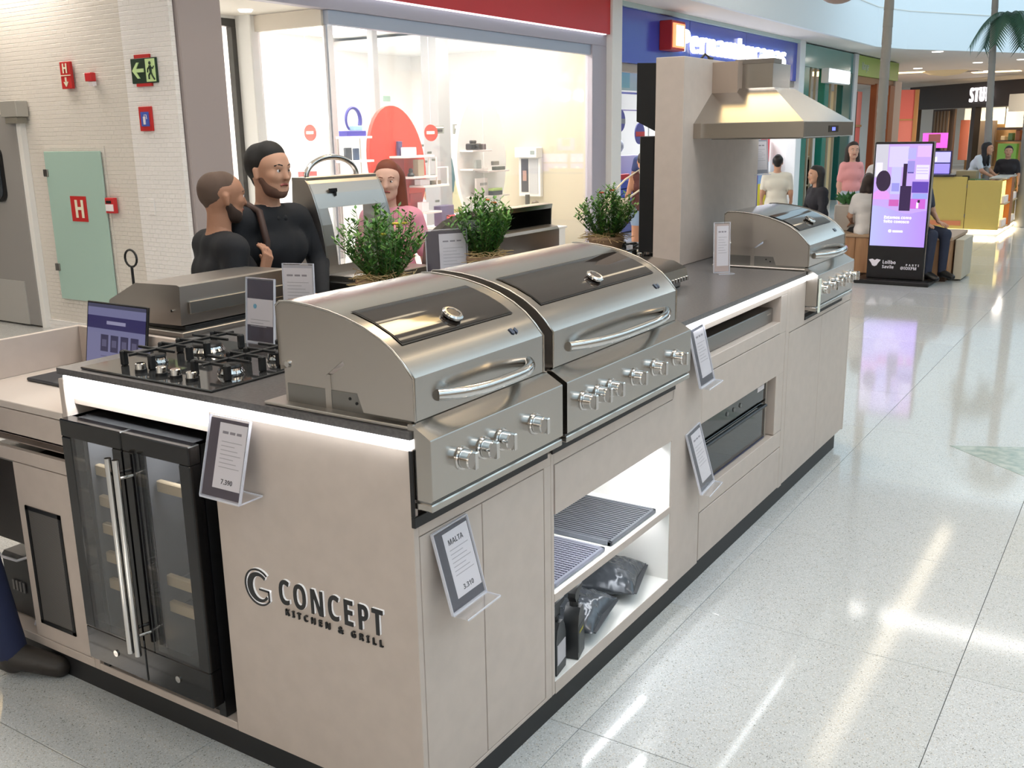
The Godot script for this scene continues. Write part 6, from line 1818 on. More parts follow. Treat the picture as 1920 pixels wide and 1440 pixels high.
	b.prism(P([v0.x - 0.05, v0.z, v1.x - 0.05, v1.z, v1.x + 0.05, v1.z, v0.x + 0.05, v0.z]), 1, 2.10, 2.16)
	b.prism(P([v1.x - 0.06, v1.z, v1.x - 0.06, v1.z + 0.14, v1.x + 0.1, v1.z + 0.14, v1.x + 0.1, v1.z]), 1, 0, 3.3)
	b.prism(P([v0.x - 0.06, v0.z - 0.12, v0.x - 0.06, v0.z, v0.x + 0.1, v0.z, v0.x + 0.1, v0.z - 0.12]), 1, 0, 3.3)
	part("wood_frame", b, std(rgb(206, 156, 100), 0.5), sv)
	b = mb(sv)
	b.prism(P([v0.x, v0.z, v1.x, v1.z, v1.x + 0.1, v1.z, v0.x + 0.1, v0.z]), 1, 0.5, 0.9)
	part("lit_sill_lamp", b, glow(rgb(255, 236, 206), 1.2), sv)
	# ceiling lamps beyond the atrium
	for q in [[27.4, -4.0], [35.0, -6.0], [33.3, -3.9], [38.9, -4.4], [32.8, -2.6]]:
		var l := lm()
		l.cyl(V(q[0], 3.735, q[1]), V(q[0], 3.752, q[1]), 0.14, -1, 16)
		solo("downlight", l, M.lamp_white, {27.4: "downlight nearest the atrium edge in the far low ceiling", 35.0: "downlight left of the cream dome in the far ceiling", 33.3: "downlight in the far ceiling between dome and second trunk", 38.9: "farthest downlight, just before the dark shop front", 32.8: "rightmost downlight in the far low ceiling"}[q[0]], "ceiling lamp")
		area(V(q[0], 3.72, q[1]), Vector3.DOWN, Vector2(0.25, 0.25), rgb(255, 244, 232), 60.0, "downlight_light")
	for q in [[37.4, -6.6, 1.6, "left bright cove strip in the far ceiling"], [39.6, -4.2, 1.6, "middle bright cove strip in the far ceiling"], [36.5, -1.2, 1.2, "right bright cove strip in the far ceiling"]]:
		var l := lm()
		l.box(V(q[0] - 0.3, 3.73, q[1] - q[2] * 0.5), V(q[0] + 0.3, 3.752, q[1] + q[2] * 0.5))
		solo("ceiling_cove_lamp", l, M.lamp_warm, q[3], "ceiling lamp")
		area(V(q[0], 3.71, q[1]), Vector3.DOWN, Vector2(0.6, q[2]), rgb(255, 232, 210), 22.0, "cove_light")
	var dm := lm()
	dm.lathe(P([0.0, -0.18, 0.5, -0.12, 0.8, 0.0, 0.0, 0.0]), V(37.6, 3.75, -5.6), 24)
	solo("ceiling_dome", dm, std(rgb(240, 222, 180), 0.5), "shallow cream dome under the far ceiling strips", "ceiling lamp")
	var vt := lm()
	vt.box(V(38.2, 3.73, -5.1), V(38.7, 3.751, -4.6))
	solo("ceiling_vent", vt, M.steel_dark, "small dark vent in the far low ceiling", "vent")


# ---------------------------------------------------------------- people
# a skin grown over a skeleton: tapered capsules joined by a smooth minimum, meshed as surface nets
func flesh(bones: Array, cell: float, k: float) -> ArrayMesh:
	var lo := Vector3.ONE * 1e9
	var hi := Vector3.ONE * -1e9
	for c in bones:
		var r: float = maxf(c[2], c[3]) + cell * 2.5
		for p in [c[0], c[1]]:
			lo = lo.min(p - Vector3.ONE * r)
			hi = hi.max(p + Vector3.ONE * r)
	var nx := int((hi.x - lo.x) / cell) + 2
	var ny := int((hi.y - lo.y) / cell) + 2
	var nz := int((hi.z - lo.z) / cell) + 2
	var f := PackedFloat32Array()
	f.resize(nx * ny * nz)
	f.fill(9.0)
	for c in bones:
		var a: Vector3 = c[0]
		var b: Vector3 = c[1]
		var ra: float = c[2]
		var rb: float = c[3]
		var d := b - a
		var dd := maxf(d.length_squared(), 1e-9)
		var reach := maxf(ra, rb) + k + cell * 2.0
		var l := a.min(b) - Vector3.ONE * reach - lo
		var h := a.max(b) + Vector3.ONE * reach - lo
		for iz in range(maxi(0, int(l.z / cell)), mini(nz, int(h.z / cell) + 2)):
			for iy in range(maxi(0, int(l.y / cell)), mini(ny, int(h.y / cell) + 2)):
				var at := (iz * ny + iy) * nx
				for ix in range(maxi(0, int(l.x / cell)), mini(nx, int(h.x / cell) + 2)):
					var p := lo + Vector3(ix, iy, iz) * cell - a
					var t := clampf(p.dot(d) / dd, 0.0, 1.0)
					var v := (p - d * t).length() - lerpf(ra, rb, t)
					var o := f[at + ix]
					var g := k - absf(o - v)
					f[at + ix] = minf(o, v) - (g * g / (4.0 * k) if g > 0.0 else 0.0)
	var vid := PackedInt32Array()
	vid.resize(nx * ny * nz)
	vid.fill(-1)
	var verts := PackedVector3Array()
	var norms := PackedVector3Array()
	var off := [0, 1, nx, nx + 1, nx * ny, nx * ny + 1, nx * ny + nx, nx * ny + nx + 1]
	var cor := [Vector3(0, 0, 0), Vector3(1, 0, 0), Vector3(0, 1, 0), Vector3(1, 1, 0), Vector3(0, 0, 1), Vector3(1, 0, 1), Vector3(0, 1, 1), Vector3(1, 1, 1)]
	var edges := [[0, 1], [2, 3], [4, 5], [6, 7], [0, 2], [1, 3], [4, 6], [5, 7], [0, 4], [1, 5], [2, 6], [3, 7]]
	var lim := cell * 1.8
	for iz in nz - 1:
		for iy in ny - 1:
			for ix in nx - 1:
				var at := (iz * ny + iy) * nx + ix
				if absf(f[at]) > lim: continue
				var neg := 0
				for q in 8:
					if f[at + off[q]] < 0.0: neg += 1
				if neg == 0 or neg == 8: continue
				var s := Vector3.ZERO
				var m := 0
				for e in edges:
					var fa := f[at + off[e[0]]]
					var fb := f[at + off[e[1]]]
					if (fa < 0.0) != (fb < 0.0):
						s += cor[e[0]].lerp(cor[e[1]], fa / (fa - fb))
						m += 1
				vid[at] = verts.size()
				verts.append(lo + (Vector3(ix, iy, iz) + s / m) * cell)
				norms.append(Vector3(f[at + 1] - f[at] + f[at + off[7]] - f[at + off[6]], f[at + nx] - f[at] + f[at + off[7]] - f[at + off[5]], f[at + nx * ny] - f[at] + f[at + off[7]] - f[at + off[3]]).normalized())
	var idx := PackedInt32Array()
	var st := [1, nx, nx * ny]
	for iz in range(1, nz - 1):
		for iy in range(1, ny - 1):
			for ix in range(1, nx - 1):
				var at := (iz * ny + iy) * nx + ix
				if absf(f[at]) > lim: continue
				for ax in 3:
					var fb := f[at + st[ax]]
					if (f[at] < 0.0) == (fb < 0.0): continue
					var u: int = st[(ax + 1) % 3]
					var w: int = st[(ax + 2) % 3]
					var q := [vid[at], vid[at - u], vid[at - u - w], vid[at - w]]
					if q.min() < 0: continue
					if f[at] < 0.0: idx.append_array([q[0], q[3], q[2], q[0], q[2], q[1]])
					else: idx.append_array([q[0], q[1], q[2], q[0], q[2], q[3]])
	# make every triangle face outwards (clockwise seen from outside)
	for i in range(0, idx.size(), 3):
		var a := verts[idx[i]]
		if (verts[idx[i + 1]] - a).cross(verts[idx[i + 2]] - a).dot(norms[idx[i]]) > 0.0:
			var t := idx[i + 1]
			idx[i + 1] = idx[i + 2]
			idx[i + 2] = t
	var arr := []
	arr.resize(Mesh.ARRAY_MAX)
	arr[Mesh.ARRAY_VERTEX] = verts
	arr[Mesh.ARRAY_NORMAL] = norms
	arr[Mesh.ARRAY_INDEX] = idx
	var mesh := ArrayMesh.new()
	mesh.add_surface_from_arrays(Mesh.PRIMITIVE_TRIANGLES, arr)
	return mesh

func flesh_part(called: String, bones: Array, cell: float, k: float, m: Material, o: Node3D, label := "") -> MeshInstance3D:
	var mi := MeshInstance3D.new()
	mi.name = called
	mi.mesh = flesh(bones, cell, k)
	mi.material_override = m
	o.add_child(mi, true)
	if label: mi.set_meta("label", label)
	return mi

func join_into(target: ArrayMesh, extra: ArrayMesh) -> ArrayMesh:
	var s := SurfaceTool.new()
	s.append_from(target, 0, Transform3D())
	s.append_from(extra, 0, Transform3D())
	return s.commit()

func bones_from(pts: Array, radii: Array) -> Array:
	var out: Array = []
	for i in pts.size() - 1: out.append([pts[i], pts[i + 1], radii[i], radii[i + 1]])
	return out

# a hand: palm, four bent fingers of different lengths and a thumb from the side of the palm. Fingers run along d, the palm faces n.
func hand_bones(wrist: Vector3, d: Vector3, n: Vector3, right: bool, curl: float, s: float) -> Array:
	d = d.normalized()
	n = (n - d * n.dot(d)).normalized()
	var side := d.cross(n) * (1.0 if right else -1.0)
	var out: Array = []
	var pw := 0.032 * s
	for i in 4:
		var t := (i - 1.5) / 1.5
		out.append([wrist + side * t * pw * 0.55, wrist + d * 0.085 * s + side * t * pw, 0.015 * s, 0.0115 * s])
	var len4 := [0.070, 0.080, 0.074, 0.058]
	for i in 4:
		var t := (i - 1.5) / 1.5
		var p := wrist + d * 0.088 * s + side * t * pw * 1.08
		var dir := (d + side * t * 0.10).normalized()
		for j in 3:
			dir = (dir + n * curl * (0.55 + 0.12 * j + 0.05 * i)).normalized()
			var q: Vector3 = p + dir * len4[i] * s * [0.46, 0.31, 0.23][j]
			out.append([p, q, (0.0092 - 0.0007 * j) * s, (0.0086 - 0.0009 * j) * s])
			p = q
	var th := wrist + d * 0.022 * s - side * 0.022 * s + n * 0.008 * s
	var t1 := th + (d * 0.62 - side * 0.55 + n * 0.45).normalized() * 0.042 * s
	var t2 := t1 + (d * 0.85 - side * 0.25 + n * (0.3 + curl * 0.4)).normalized() * 0.032 * s
	var t3 := t2 + (d * 0.9 + n * (0.25 + curl * 0.6) + side * 0.15).normalized() * 0.026 * s
	out.append([th, t1, 0.0145 * s, 0.0115 * s])
	out.append([t1, t2, 0.0110 * s, 0.0098 * s])
	out.append([t2, t3, 0.0098 * s, 0.0078 * s])
	return out

# one person, standing on y = 0 of its own axes and facing +z. j overrides joints; o holds clothing choices.
func person(label: String, where: Vector3, turn: float, height: float, opt: Dictionary, j2: Dictionary = {}, group := "") -> Node3D:
	var root := thing("person", label, "person", where, turn, group)
	var s := height / 1.75
	var w: float = opt.get("slim", 1.0)
	var j := {"pelvis": V(0, 0.96, 0), "waist": V(0, 1.10, 0.005), "chest": V(0, 1.28, 0), "neck": V(0, 1.455, -0.012), "head": V(0, 1.63, 0.018), "look": V(0, 0, 1), "tilt": V(0, 1, 0.0)}
	for q in [["l", 1.0], ["r", -1.0]]:
		var x: float = q[1]
		j["hip_" + q[0]] = V(x * 0.088, 0.93, 0); j["knee_" + q[0]] = V(x * 0.10, 0.50, 0.02); j["ankle_" + q[0]] = V(x * 0.105, 0.085, -0.02); j["toe_" + q[0]] = V(x * 0.125, 0.03, 0.14)
		j["shoulder_" + q[0]] = V(x * 0.178 * w, 1.405, -0.012); j["elbow_" + q[0]] = V(x * 0.235, 1.13, -0.03); j["wrist_" + q[0]] = V(x * 0.245, 0.885, 0.04)
		j["palm_" + q[0]] = V(-x, 0, 0.2); j["point_" + q[0]] = V(0, -1, 0.12)
	for k in j2: j[k] = j2[k]
	for k in j:
		if not (k.begins_with("look") or k.begins_with("tilt") or k.begins_with("palm") or k.begins_with("point")): j[k] = j[k] * s
	var cell: float = opt.get("cell", 0.03)
	var fine: float = opt.get("fine", 0.011)
	var skin: Material = opt.get("skin", M.skin)
	var side := V(1, 0, 0)
	if j2.has("shoulder_l"): side = (j.shoulder_l - j.shoulder_r).normalized()
	# trunk: bars across the body, deep enough front to back
	var fat: float = opt.get("fat", 1.0)
	var trunk := func(g: float) -> Array:
		return [[j.pelvis - side * 0.068 * s, j.pelvis + side * 0.068 * s, 0.108 * s * fat + g, 0.108 * s * fat + g], [j.waist - side * 0.058 * s, j.waist + side * 0.058 * s, 0.098 * s * fat + g, 0.098 * s * fat + g], [j.chest - side * 0.075 * s * w, j.chest + side * 0.075 * s * w, 0.110 * s * fat + g, 0.110 * s * fat + g], [j.shoulder_l.lerp(j.shoulder_r, 0.12), j.shoulder_r.lerp(j.shoulder_l, 0.12), 0.068 * s + g, 0.068 * s + g], [j.chest, j.neck + (j.chest - j.neck) * 0.25, 0.095 * s + g, 0.070 * s + g], [j.pelvis, j.chest, 0.095 * s * fat + g, 0.10 * s * fat + g]]
	var arm := func(q: String, g: float, to_wrist: bool) -> Array:
		var out := [[j["shoulder_" + q], j["elbow_" + q], 0.052 * s + g, 0.041 * s + g]]
		if to_wrist: out.append([j["elbow_" + q], j["wrist_" + q], 0.040 * s + g, 0.027 * s + g])
		return out
	var leg := func(q: String, g: float) -> Array:
		return [[j["hip_" + q], j["knee_" + q], 0.085 * s + g, 0.056 * s + g], [j["knee_" + q], j["ankle_" + q], 0.054 * s + g, 0.037 * s + g]]
	var bones: Array = trunk.call(0.0)
	for q in ["l", "r"]:
		bones.append_array(arm.call(q, 0.0, true))
		bones.append_array(leg.call(q, 0.0))
		bones.append([j["ankle_" + q], j["toe_" + q], 0.036 * s, 0.030 * s])
	bones.append([j.neck - (j.head - j.neck) * 0.3, j.head - V(0, 0.05, 0.02) * s, 0.058 * s, 0.052 * s])
	var body := flesh(bones, cell, 0.03 * s)
	# head with face, turned to look
	var up: Vector3 = j.tilt.normalized()
	var fw: Vector3 = (j.look - up * j.look.dot(up)).normalized()
	var sd := up.cross(fw)
	var H: Vector3 = j.head
	var hp := func(x: float, y: float, z: float) -> Vector3: return H + (sd * x + up * y + fw * z) * s
	var hb := [[hp.call(0, 0.035, -0.028), hp.call(0, 0.035, 0.022), 0.080 * s, 0.076 * s], [hp.call(0, -0.01, -0.02), hp.call(0, -0.01, 0.03), 0.068 * s, 0.066 * s], [hp.call(-0.016, -0.058, 0.038), hp.call(0.016, -0.058, 0.038), 0.046 * s, 0.046 * s], [hp.call(-0.01, -0.088, 0.058), hp.call(0.01, -0.088, 0.058), 0.026 * s, 0.026 * s], [hp.call(0, 0.012, 0.094), hp.call(0, -0.026, 0.106), 0.009 * s, 0.0125 * s], [hp.call(-0.030, 0.028, 0.084), hp.call(0.030, 0.028, 0.084), 0.014 * s, 0.014 * s], [hp.call(0, -0.06, -0.02), j.neck, 0.055 * s, 0.056 * s]]
	for x in [-1.0, 1.0]:
		hb.append([hp.call(x * 0.078, 0.012, -0.010), hp.call(x * 0.080, -0.022, -0.006), 0.013 * s, 0.010 * s])
		hb.append([hp.call(x * 0.040, -0.015, 0.062), hp.call(x * 0.032, -0.022, 0.070), 0.026 * s, 0.022 * s])
	body = join_into(body, flesh(hb, fine, 0.014 * s))
	for q in ["l", "r"]:
		if opt.get("hand_" + q, true):
			var hands := hand_bones(j["wrist_" + q], j["point_" + q], j["palm_" + q], q == "r", opt.get("curl_" + q, 0.35), s)
			body = join_into(body, flesh(hands, opt.get("finger_cell", 0.008), 0.006 * s))
	var bi := MeshInstance3D.new()
	bi.name = "body"
	bi.mesh = body
	bi.material_override = skin
	root.add_child(bi, true)
	# face details
	for x in [-1.0, 1.0]:
		var b := lm()
		b.ball(hp.call(x * 0.031, 0.008, 0.083), Vector3.ONE * 0.0115 * s, 10)
		var e := part("eye", b, M.paper, root)
		b = lm()
		b.ball(hp.call(x * 0.031, 0.008, 0.0915), Vector3.ONE * 0.0058 * s, 8)
		part("iris", b, std(rgb(58, 40, 30), 0.3), e)
		b = lm()
		b.tube([hp.call(x * 0.016, 0.030, 0.098), hp.call(x * 0.034, 0.035, 0.095), hp.call(x * 0.050, 0.029, 0.080)], 0.004 * s, 5)
		part("eyebrow", b, opt.get("hair_m", M.black), root)
	var mo := lm()
	mo.tube([hp.call(-0.022, -0.058, 0.084), hp.call(-0.008, -0.054, 0.091), hp.call(0.008, -0.054, 0.091), hp.call(0.022, -0.058, 0.084)], 0.0055 * s, 6)
	part("mouth", mo, std(rgb(170, 92, 84), 0.5), root)
	# hair
	var hm: Material = opt.get("hair_m", M.black)
	var style: String = opt.get("hair", "short")
	var ha: Array = []
	if style == "shaved":
		ha = [[hp.call(0, 0.043, -0.034), hp.call(0, 0.050, 0.004), 0.0795 * s, 0.0745 * s], [hp.call(0, 0.0, -0.035), hp.call(0, -0.02, -0.032), 0.062 * s, 0.052 * s]]
	else:
		ha = [[hp.call(0, 0.050, -0.036), hp.call(0, 0.068, 0.006), 0.086 * s, 0.074 * s], [hp.call(0, 0.0, -0.042), hp.call(0, -0.03, -0.040), 0.068 * s, 0.054 * s]]
		for x in [-1.0, 1.0]: ha.append([hp.call(x * 0.052, 0.040, -0.010), hp.call(x * 0.060, 0.006, -0.020), 0.030 * s, 0.018 * s])
	if style == "long" or style == "longback":
		var l: float = opt.get("hair_len", 0.32)
		for x in [-1.0, 0.0, 1.0]:
			ha.append([hp.call(x * 0.055, 0.02, -0.045), hp.call(x * 0.075, -l * 0.55, -0.055 if x == 0.0 else -0.03), 0.050 * s, 0.048 * s])
			ha.append([hp.call(x * 0.075, -l * 0.55, -0.055 if x == 0.0 else -0.03), hp.call(x * 0.085, -l, -0.05 if x == 0.0 else 0.005), 0.048 * s, 0.024 * s])
	elif style == "bun":
		ha.append([hp.call(0, 0.10, -0.07), hp.call(0, 0.11, -0.075), 0.042 * s, 0.04 * s])
	flesh_part("hair", ha, maxf(fine, 0.010), 0.03 * s, hm, root)
	if opt.has("beard"):
		flesh_part("beard", [[hp.call(-0.018, -0.067, 0.034), hp.call(0.018, -0.067, 0.034), 0.0465 * s, 0.0465 * s], [hp.call(-0.010, -0.091, 0.057), hp.call(0.010, -0.091, 0.057), 0.0275 * s, 0.0275 * s], [hp.call(-0.050, -0.035, 0.008), hp.call(-0.032, -0.075, 0.038), 0.022 * s, 0.028 * s], [hp.call(0.050, -0.035, 0.008), hp.call(0.032, -0.075, 0.038), 0.022 * s, 0.028 * s]], fine, 0.012 * s, opt.beard, root)
	# clothes
	if opt.has("top"):
		var tb: Array = trunk.call(0.011 * s)
		if opt.get("crop", false): tb = tb.slice(1)
		for q in ["l", "r"]:
			var a: Vector3 = j["shoulder_" + q]
			var e: Vector3 = j["elbow_" + q]
			match opt.get("sleeve", "short"):
				"long": tb.append_array(arm.call(q, 0.010 * s, true))
				"short": tb.append([a, a.lerp(e, 0.72), 0.060 * s, 0.056 * s])
				"none": pass
		flesh_part("shirt", tb, cell, 0.028 * s, opt.top, root)
		if opt.get("collar", false):
			flesh_part("collar", [[j.neck + side * 0.050 * s + fw * 0.02 * s, j.neck - side * 0.050 * s + fw * 0.02 * s, 0.034 * s, 0.034 * s], [j.neck + side * 0.055 * s, j.neck + side * 0.02 * s + fw * 0.075 * s - V(0, 0.035, 0) * s, 0.026 * s, 0.018 * s], [j.neck - side * 0.055 * s, j.neck - side * 0.02 * s + fw * 0.075 * s - V(0, 0.035, 0) * s, 0.026 * s, 0.018 * s]], minf(cell, 0.012), 0.012, opt.top, root)
	if opt.has("bottom"):
		var bb: Array = [[j.pelvis - side * 0.070 * s, j.pelvis + side * 0.070 * s, 0.116 * s, 0.116 * s]]
		for q in ["l", "r"]:
			var hpj: Vector3 = j["hip_" + q]
			var kn: Vector3 = j["knee_" + q]
			var an: Vector3 = j["ankle_" + q]
			if opt.get("shorts", false): bb.append([hpj, hpj.lerp(kn, 0.42), 0.098 * s, 0.090 * s])
			else:
				var fl: float = opt.get("flare", 0.0)
				bb.append([hpj, kn, 0.096 * s, (0.068 + fl) * s])
				bb.append([kn, an, (0.068 + fl) * s, (0.052 + fl) * s])
		flesh_part("shorts" if opt.get("shorts", false) else "trousers", bb, cell, 0.025 * s, opt.bottom, root)
	for q in ["l", "r"]:
		var an: Vector3 = j["ankle_" + q]
		var to: Vector3 = j["toe_" + q]
		flesh_part("shoe", [[an - V(0, 0.012, 0) * s, to, 0.050 * s, 0.037 * s], [an - V(0, 0.045, 0) * s - (to - an).normalized() * 0.03 * s, an - V(0, 0.045, 0) * s, 0.034 * s, 0.036 * s]], maxf(0.012, cell * 0.6), 0.012, opt.get("shoes", M.black), root)
	root.set_meta("joints", j)
	return root

func face_to(dx: float, dz: float) -> float:
	return atan2(dx, dz)

func build_people() -> void:
	var cloth_black := std(rgb(22, 24, 30), 0.85)
	var right := V(0.545, 0, 0.838)              # the photograph's right, on the floor
	# the two salesmen between the rear grills
	var p := person("bearded man with shaved head in a black t-shirt, hand raised, left of the other man", V(1.30, 0.0, -2.10), face_to(0.93, 0.36), 1.68, {"top": cloth_black, "bottom": std(rgb(40, 44, 56), 0.8), "hair": "shaved", "hair_m": std(rgb(96, 78, 68), 0.9), "beard": std(rgb(64, 50, 44), 0.9), "skin": std(rgb(176, 128, 102), 0.6), "cell": 0.016, "fine": 0.0055, "finger_cell": 0.0045, "curl_l": 0.5, "curl_r": 1.0, "slim": 1.12, "fat": 1.06},
		{"elbow_l": V(0.24, 1.12, 0.0), "wrist_l": V(0.16, 1.02, 0.20), "point_l": V(-0.3, 0.0, 1), "palm_l": V(-0.6, -0.5, 0), "elbow_r": V(-0.225, 1.15, -0.06), "wrist_r": V(-0.19, 1.285, 0.115), "point_r": V(0.12, 0.9, 0.35), "palm_r": V(0.75, 0.1, -0.6), "look": V(0.0, 0.05, 1.0)})
	var bd := lm()
	bd.xf = Transform3D(Basis(Vector3.UP, 0.0), V(-0.262, 1.22, 0.02) * (1.68 / 1.75))
	bd.box(V(-0.004, -0.013, -0.018), V(0.004, 0.013, 0.018), 0.002)
	part("sleeve_badge", bd, std(rgb(60, 190, 110), 0.6), p, "small green badge")
	p = person("dark-haired man in a black long-sleeved shirt with brown strap, beside the open lid", V(1.62, 0.0, -2.12), face_to(-0.08, 1.0), 1.79, {"top": cloth_black, "sleeve": "long", "collar": true, "bottom": std(rgb(34, 34, 40), 0.8), "hair": "short", "hair_m": std(rgb(24, 21, 20), 0.7), "beard": std(rgb(112, 82, 70), 0.9), "skin": std(rgb(204, 156, 130), 0.6), "fat": 0.88, "cell": 0.016, "fine": 0.0055, "finger_cell": 0.006},
		{"elbow_l": V(0.245, 1.20, 0.04), "wrist_l": V(0.10, 1.06, 0.21), "point_l": V(-0.8, -0.2, 0.5), "palm_l": V(-0.4, -0.8, 0), "elbow_r": V(-0.25, 1.12, 0.02), "wrist_r": V(-0.14, 0.98, 0.22), "point_r": V(0.8, 0.0, 0.5), "palm_r": V(0.4, -0.8, 0), "look": V(0.12, -0.16, 1.0)})
	var stp := lm()
	var ks := 1.79 / 1.75
	for k in 1: stp.tube([V(-0.11, 1.44, -0.115) * ks, V(-0.115, 1.492, -0.02) * ks, V(-0.115, 1.46, 0.068) * ks, V(-0.125, 1.33, 0.118) * ks, V(-0.14, 1.20, 0.115) * ks], 0.017, 8)
	part("shoulder_strap", stp, std(rgb(66, 44, 36), 0.6), p, "dark brown strap")
	p = person("woman with long red hair and pink top, behind the open grill lid", V(2.93, 0.0, -2.47), face_to(-0.80, 0.25), 1.67, {"top": std(rgb(226, 150, 170), 0.7), "bottom": std(rgb(70, 80, 110), 0.8), "hair": "long", "hair_len": 0.40, "hair_m": std(rgb(120, 58, 34), 0.6), "skin": M.skin_pale, "cell": 0.02, "fine": 0.007, "finger_cell": 0.008, "slim": 0.88, "fat": 0.92}, {"look": V(0.25, -0.12, 1.0)})
	# customer whose leg and shoe show at the left edge
	person("customer at the photo's left edge in blue jeans and a dark leather shoe", V(-0.04, 0.0, -1.89), face_to(0.545, 0.838), 1.74, {"top": std(rgb(60, 70, 90), 0.8), "sleeve": "long", "bottom": std(rgb(38, 46, 78), 0.85), "hair": "short", "cell": 0.02, "fine": 0.02, "finger_cell": 0.012, "shoes": std(rgb(48, 42, 38), 0.5)},
		{"pelvis": V(0, 0.95, -0.2), "waist": V(0, 1.10, -0.2), "chest": V(0, 1.28, -0.2), "neck": V(0, 1.455, -0.21), "head": V(0, 1.63, -0.18), "shoulder_l": V(0.178, 1.405, -0.21), "shoulder_r": V(-0.178, 1.405, -0.21), "elbow_l": V(0.22, 1.13, -0.25), "elbow_r": V(-0.22, 1.13, -0.25), "wrist_l": V(0.22, 0.9, -0.18), "wrist_r": V(-0.22, 0.9, -0.18), "hip_r": V(-0.088, 0.92, -0.2), "hip_l": V(0.088, 0.92, -0.2), "knee_r": V(-0.10, 0.50, -0.0), "ankle_r": V(-0.105, 0.085, 0.08), "toe_r": V(-0.125, 0.035, 0.25), "knee_l": V(0.10, 0.48, -0.3), "ankle_l": V(0.09, 0.12, -0.55), "toe_l": V(0.1, 0.035, -0.42)})
	# people in the hall
	var yf := 0.0
	person("woman walking away with a cream shoulder bag, floral top and denim shorts, by the monitors", V(10.40, yf, -4.36), face_to(0.75, -0.66), 1.55, {"top": std(rgb(96, 54, 52), 0.7), "sleeve": "none", "bottom": std(rgb(150, 172, 200), 0.8), "shorts": true, "hair": "bun", "hair_m": std(rgb(30, 26, 28), 0.7), "slim": 0.9, "skin": std(rgb(186, 134, 106), 0.6)})
	var bag := thing("shoulder_bag", "cream shoulder bag hanging at the walking woman's left hip", "bag", V(10.18, 0.78, -4.62))
	var bb := mb(bag)
	bb.box(V(10.02, 0.78, -4.80), V(10.22, 0.98, -4.44), 0.04)
	part("bag_body", bb, std(rgb(214, 200, 176), 0.6), bag)
	bb = mb(bag)
	bb.tube([V(10.12, 0.96, -4.76), V(10.20, 1.22, -4.52), V(10.32, 1.34, -4.38), V(10.30, 1.12, -4.30), V(10.14, 0.96, -4.48)], 0.014, 6)
	part("bag_strap", bb, std(rgb(226, 214, 190), 0.6), bag)
	person("boy in a loose white t-shirt seen from behind, beyond the far small grill", V(12.3, yf, -3.18), face_to(0.9, -0.3), 1.47, {"top": std(rgb(222, 220, 210), 0.8), "bottom": std(rgb(80, 90, 110), 0.8), "hair": "short", "fat": 1.1, "slim": 1.1})
	var sit := {"pelvis": V(0, 0.62, 0), "waist": V(0, 0.78, 0.03), "chest": V(0, 0.96, 0.06), "neck": V(0, 1.13, 0.07), "head": V(0, 1.30, 0.10), "hip_l": V(0.09, 0.60, 0.02), "hip_r": V(-0.09, 0.60, 0.02), "knee_l": V(0.12, 0.56, 0.44), "knee_r": V(-0.12, 0.56, 0.44), "ankle_l": V(0.13, 0.085, 0.42), "ankle_r": V(-0.13, 0.085, 0.42), "toe_l": V(0.14, 0.03, 0.58), "toe_r": V(-0.14, 0.03, 0.58), "shoulder_l": V(0.18, 1.08, 0.06), "shoulder_r": V(-0.18, 1.08, 0.06), "elbow_l": V(0.24, 0.82, 0.10), "elbow_r": V(-0.24, 0.82, 0.10), "wrist_l": V(0.14, 0.70, 0.30), "wrist_r": V(-0.14, 0.70, 0.30), "point_l": V(-0.2, -0.2, 1), "point_r": V(0.2, -0.2, 1), "palm_l": V(0, -1, 0), "palm_r": V(0, -1, 0)}
	person("seated dark-haired woman in a long black jacket, looking left, before the teal shop", V(11.10, 0.05, -2.20), face_to(-0.60, -0.65), 1.62, {"top": std(rgb(26, 26, 36), 0.8), "sleeve": "long", "bottom": std(rgb(24, 24, 30), 0.8), "hair": "long", "hair_len": 0.42, "hair_m": std(rgb(26, 23, 24), 0.6), "slim": 0.95}, sit)
	person("standing long-haired woman in a pink top and pale wide jeans, by the teal shop", V(12.75, yf, -2.27), face_to(-0.84, 0.5), 1.63, {"top": std(rgb(240, 168, 172), 0.7), "sleeve": "short", "bottom": std(rgb(178, 192, 208), 0.8), "flare": 0.03, "hair": "long", "hair_len": 0.36, "hair_m": std(rgb(44, 34, 32), 0.6), "slim": 0.68, "fat": 0.8, "skin": M.skin_pale}, {"elbow_l": V(0.165, 1.13, -0.02), "elbow_r": V(-0.165, 1.13, -0.02), "wrist_l": V(0.17, 0.89, 0.04), "wrist_r": V(-0.17, 0.89, 0.04)})
	person("person in a white top half hidden behind the totem screen's left edge", V(13.25, yf, -1.98), face_to(-0.84, 0.4), 1.56, {"top": std(rgb(232, 232, 232), 0.7), "bottom": std(rgb(200, 196, 190), 0.8), "hair": "short", "hair_m": std(rgb(60, 40, 34), 0.7), "slim": 0.9})
	person("seated person in a white top and black trousers, left of the totem screen", V(11.16, 0.05, -1.62), face_to(0.75, -0.45), 1.50, {"top": std(rgb(226, 222, 222), 0.7), "sleeve": "short", "bottom": std(rgb(22, 23, 30), 0.8), "hair": "long", "hair_len": 0.2, "hair_m": std(rgb(54, 42, 40), 0.6), "fat": 1.12}, sit)
	person("seated person whose dark jeans and black shoes show right of the totem screen", V(11.15, 0.05, -1.10), face_to(-0.5, 0.85), 1.66, {"top": std(rgb(60, 64, 78), 0.8), "bottom": std(rgb(44, 50, 70), 0.85), "hair": "short", "fat": 1.05}, sit)
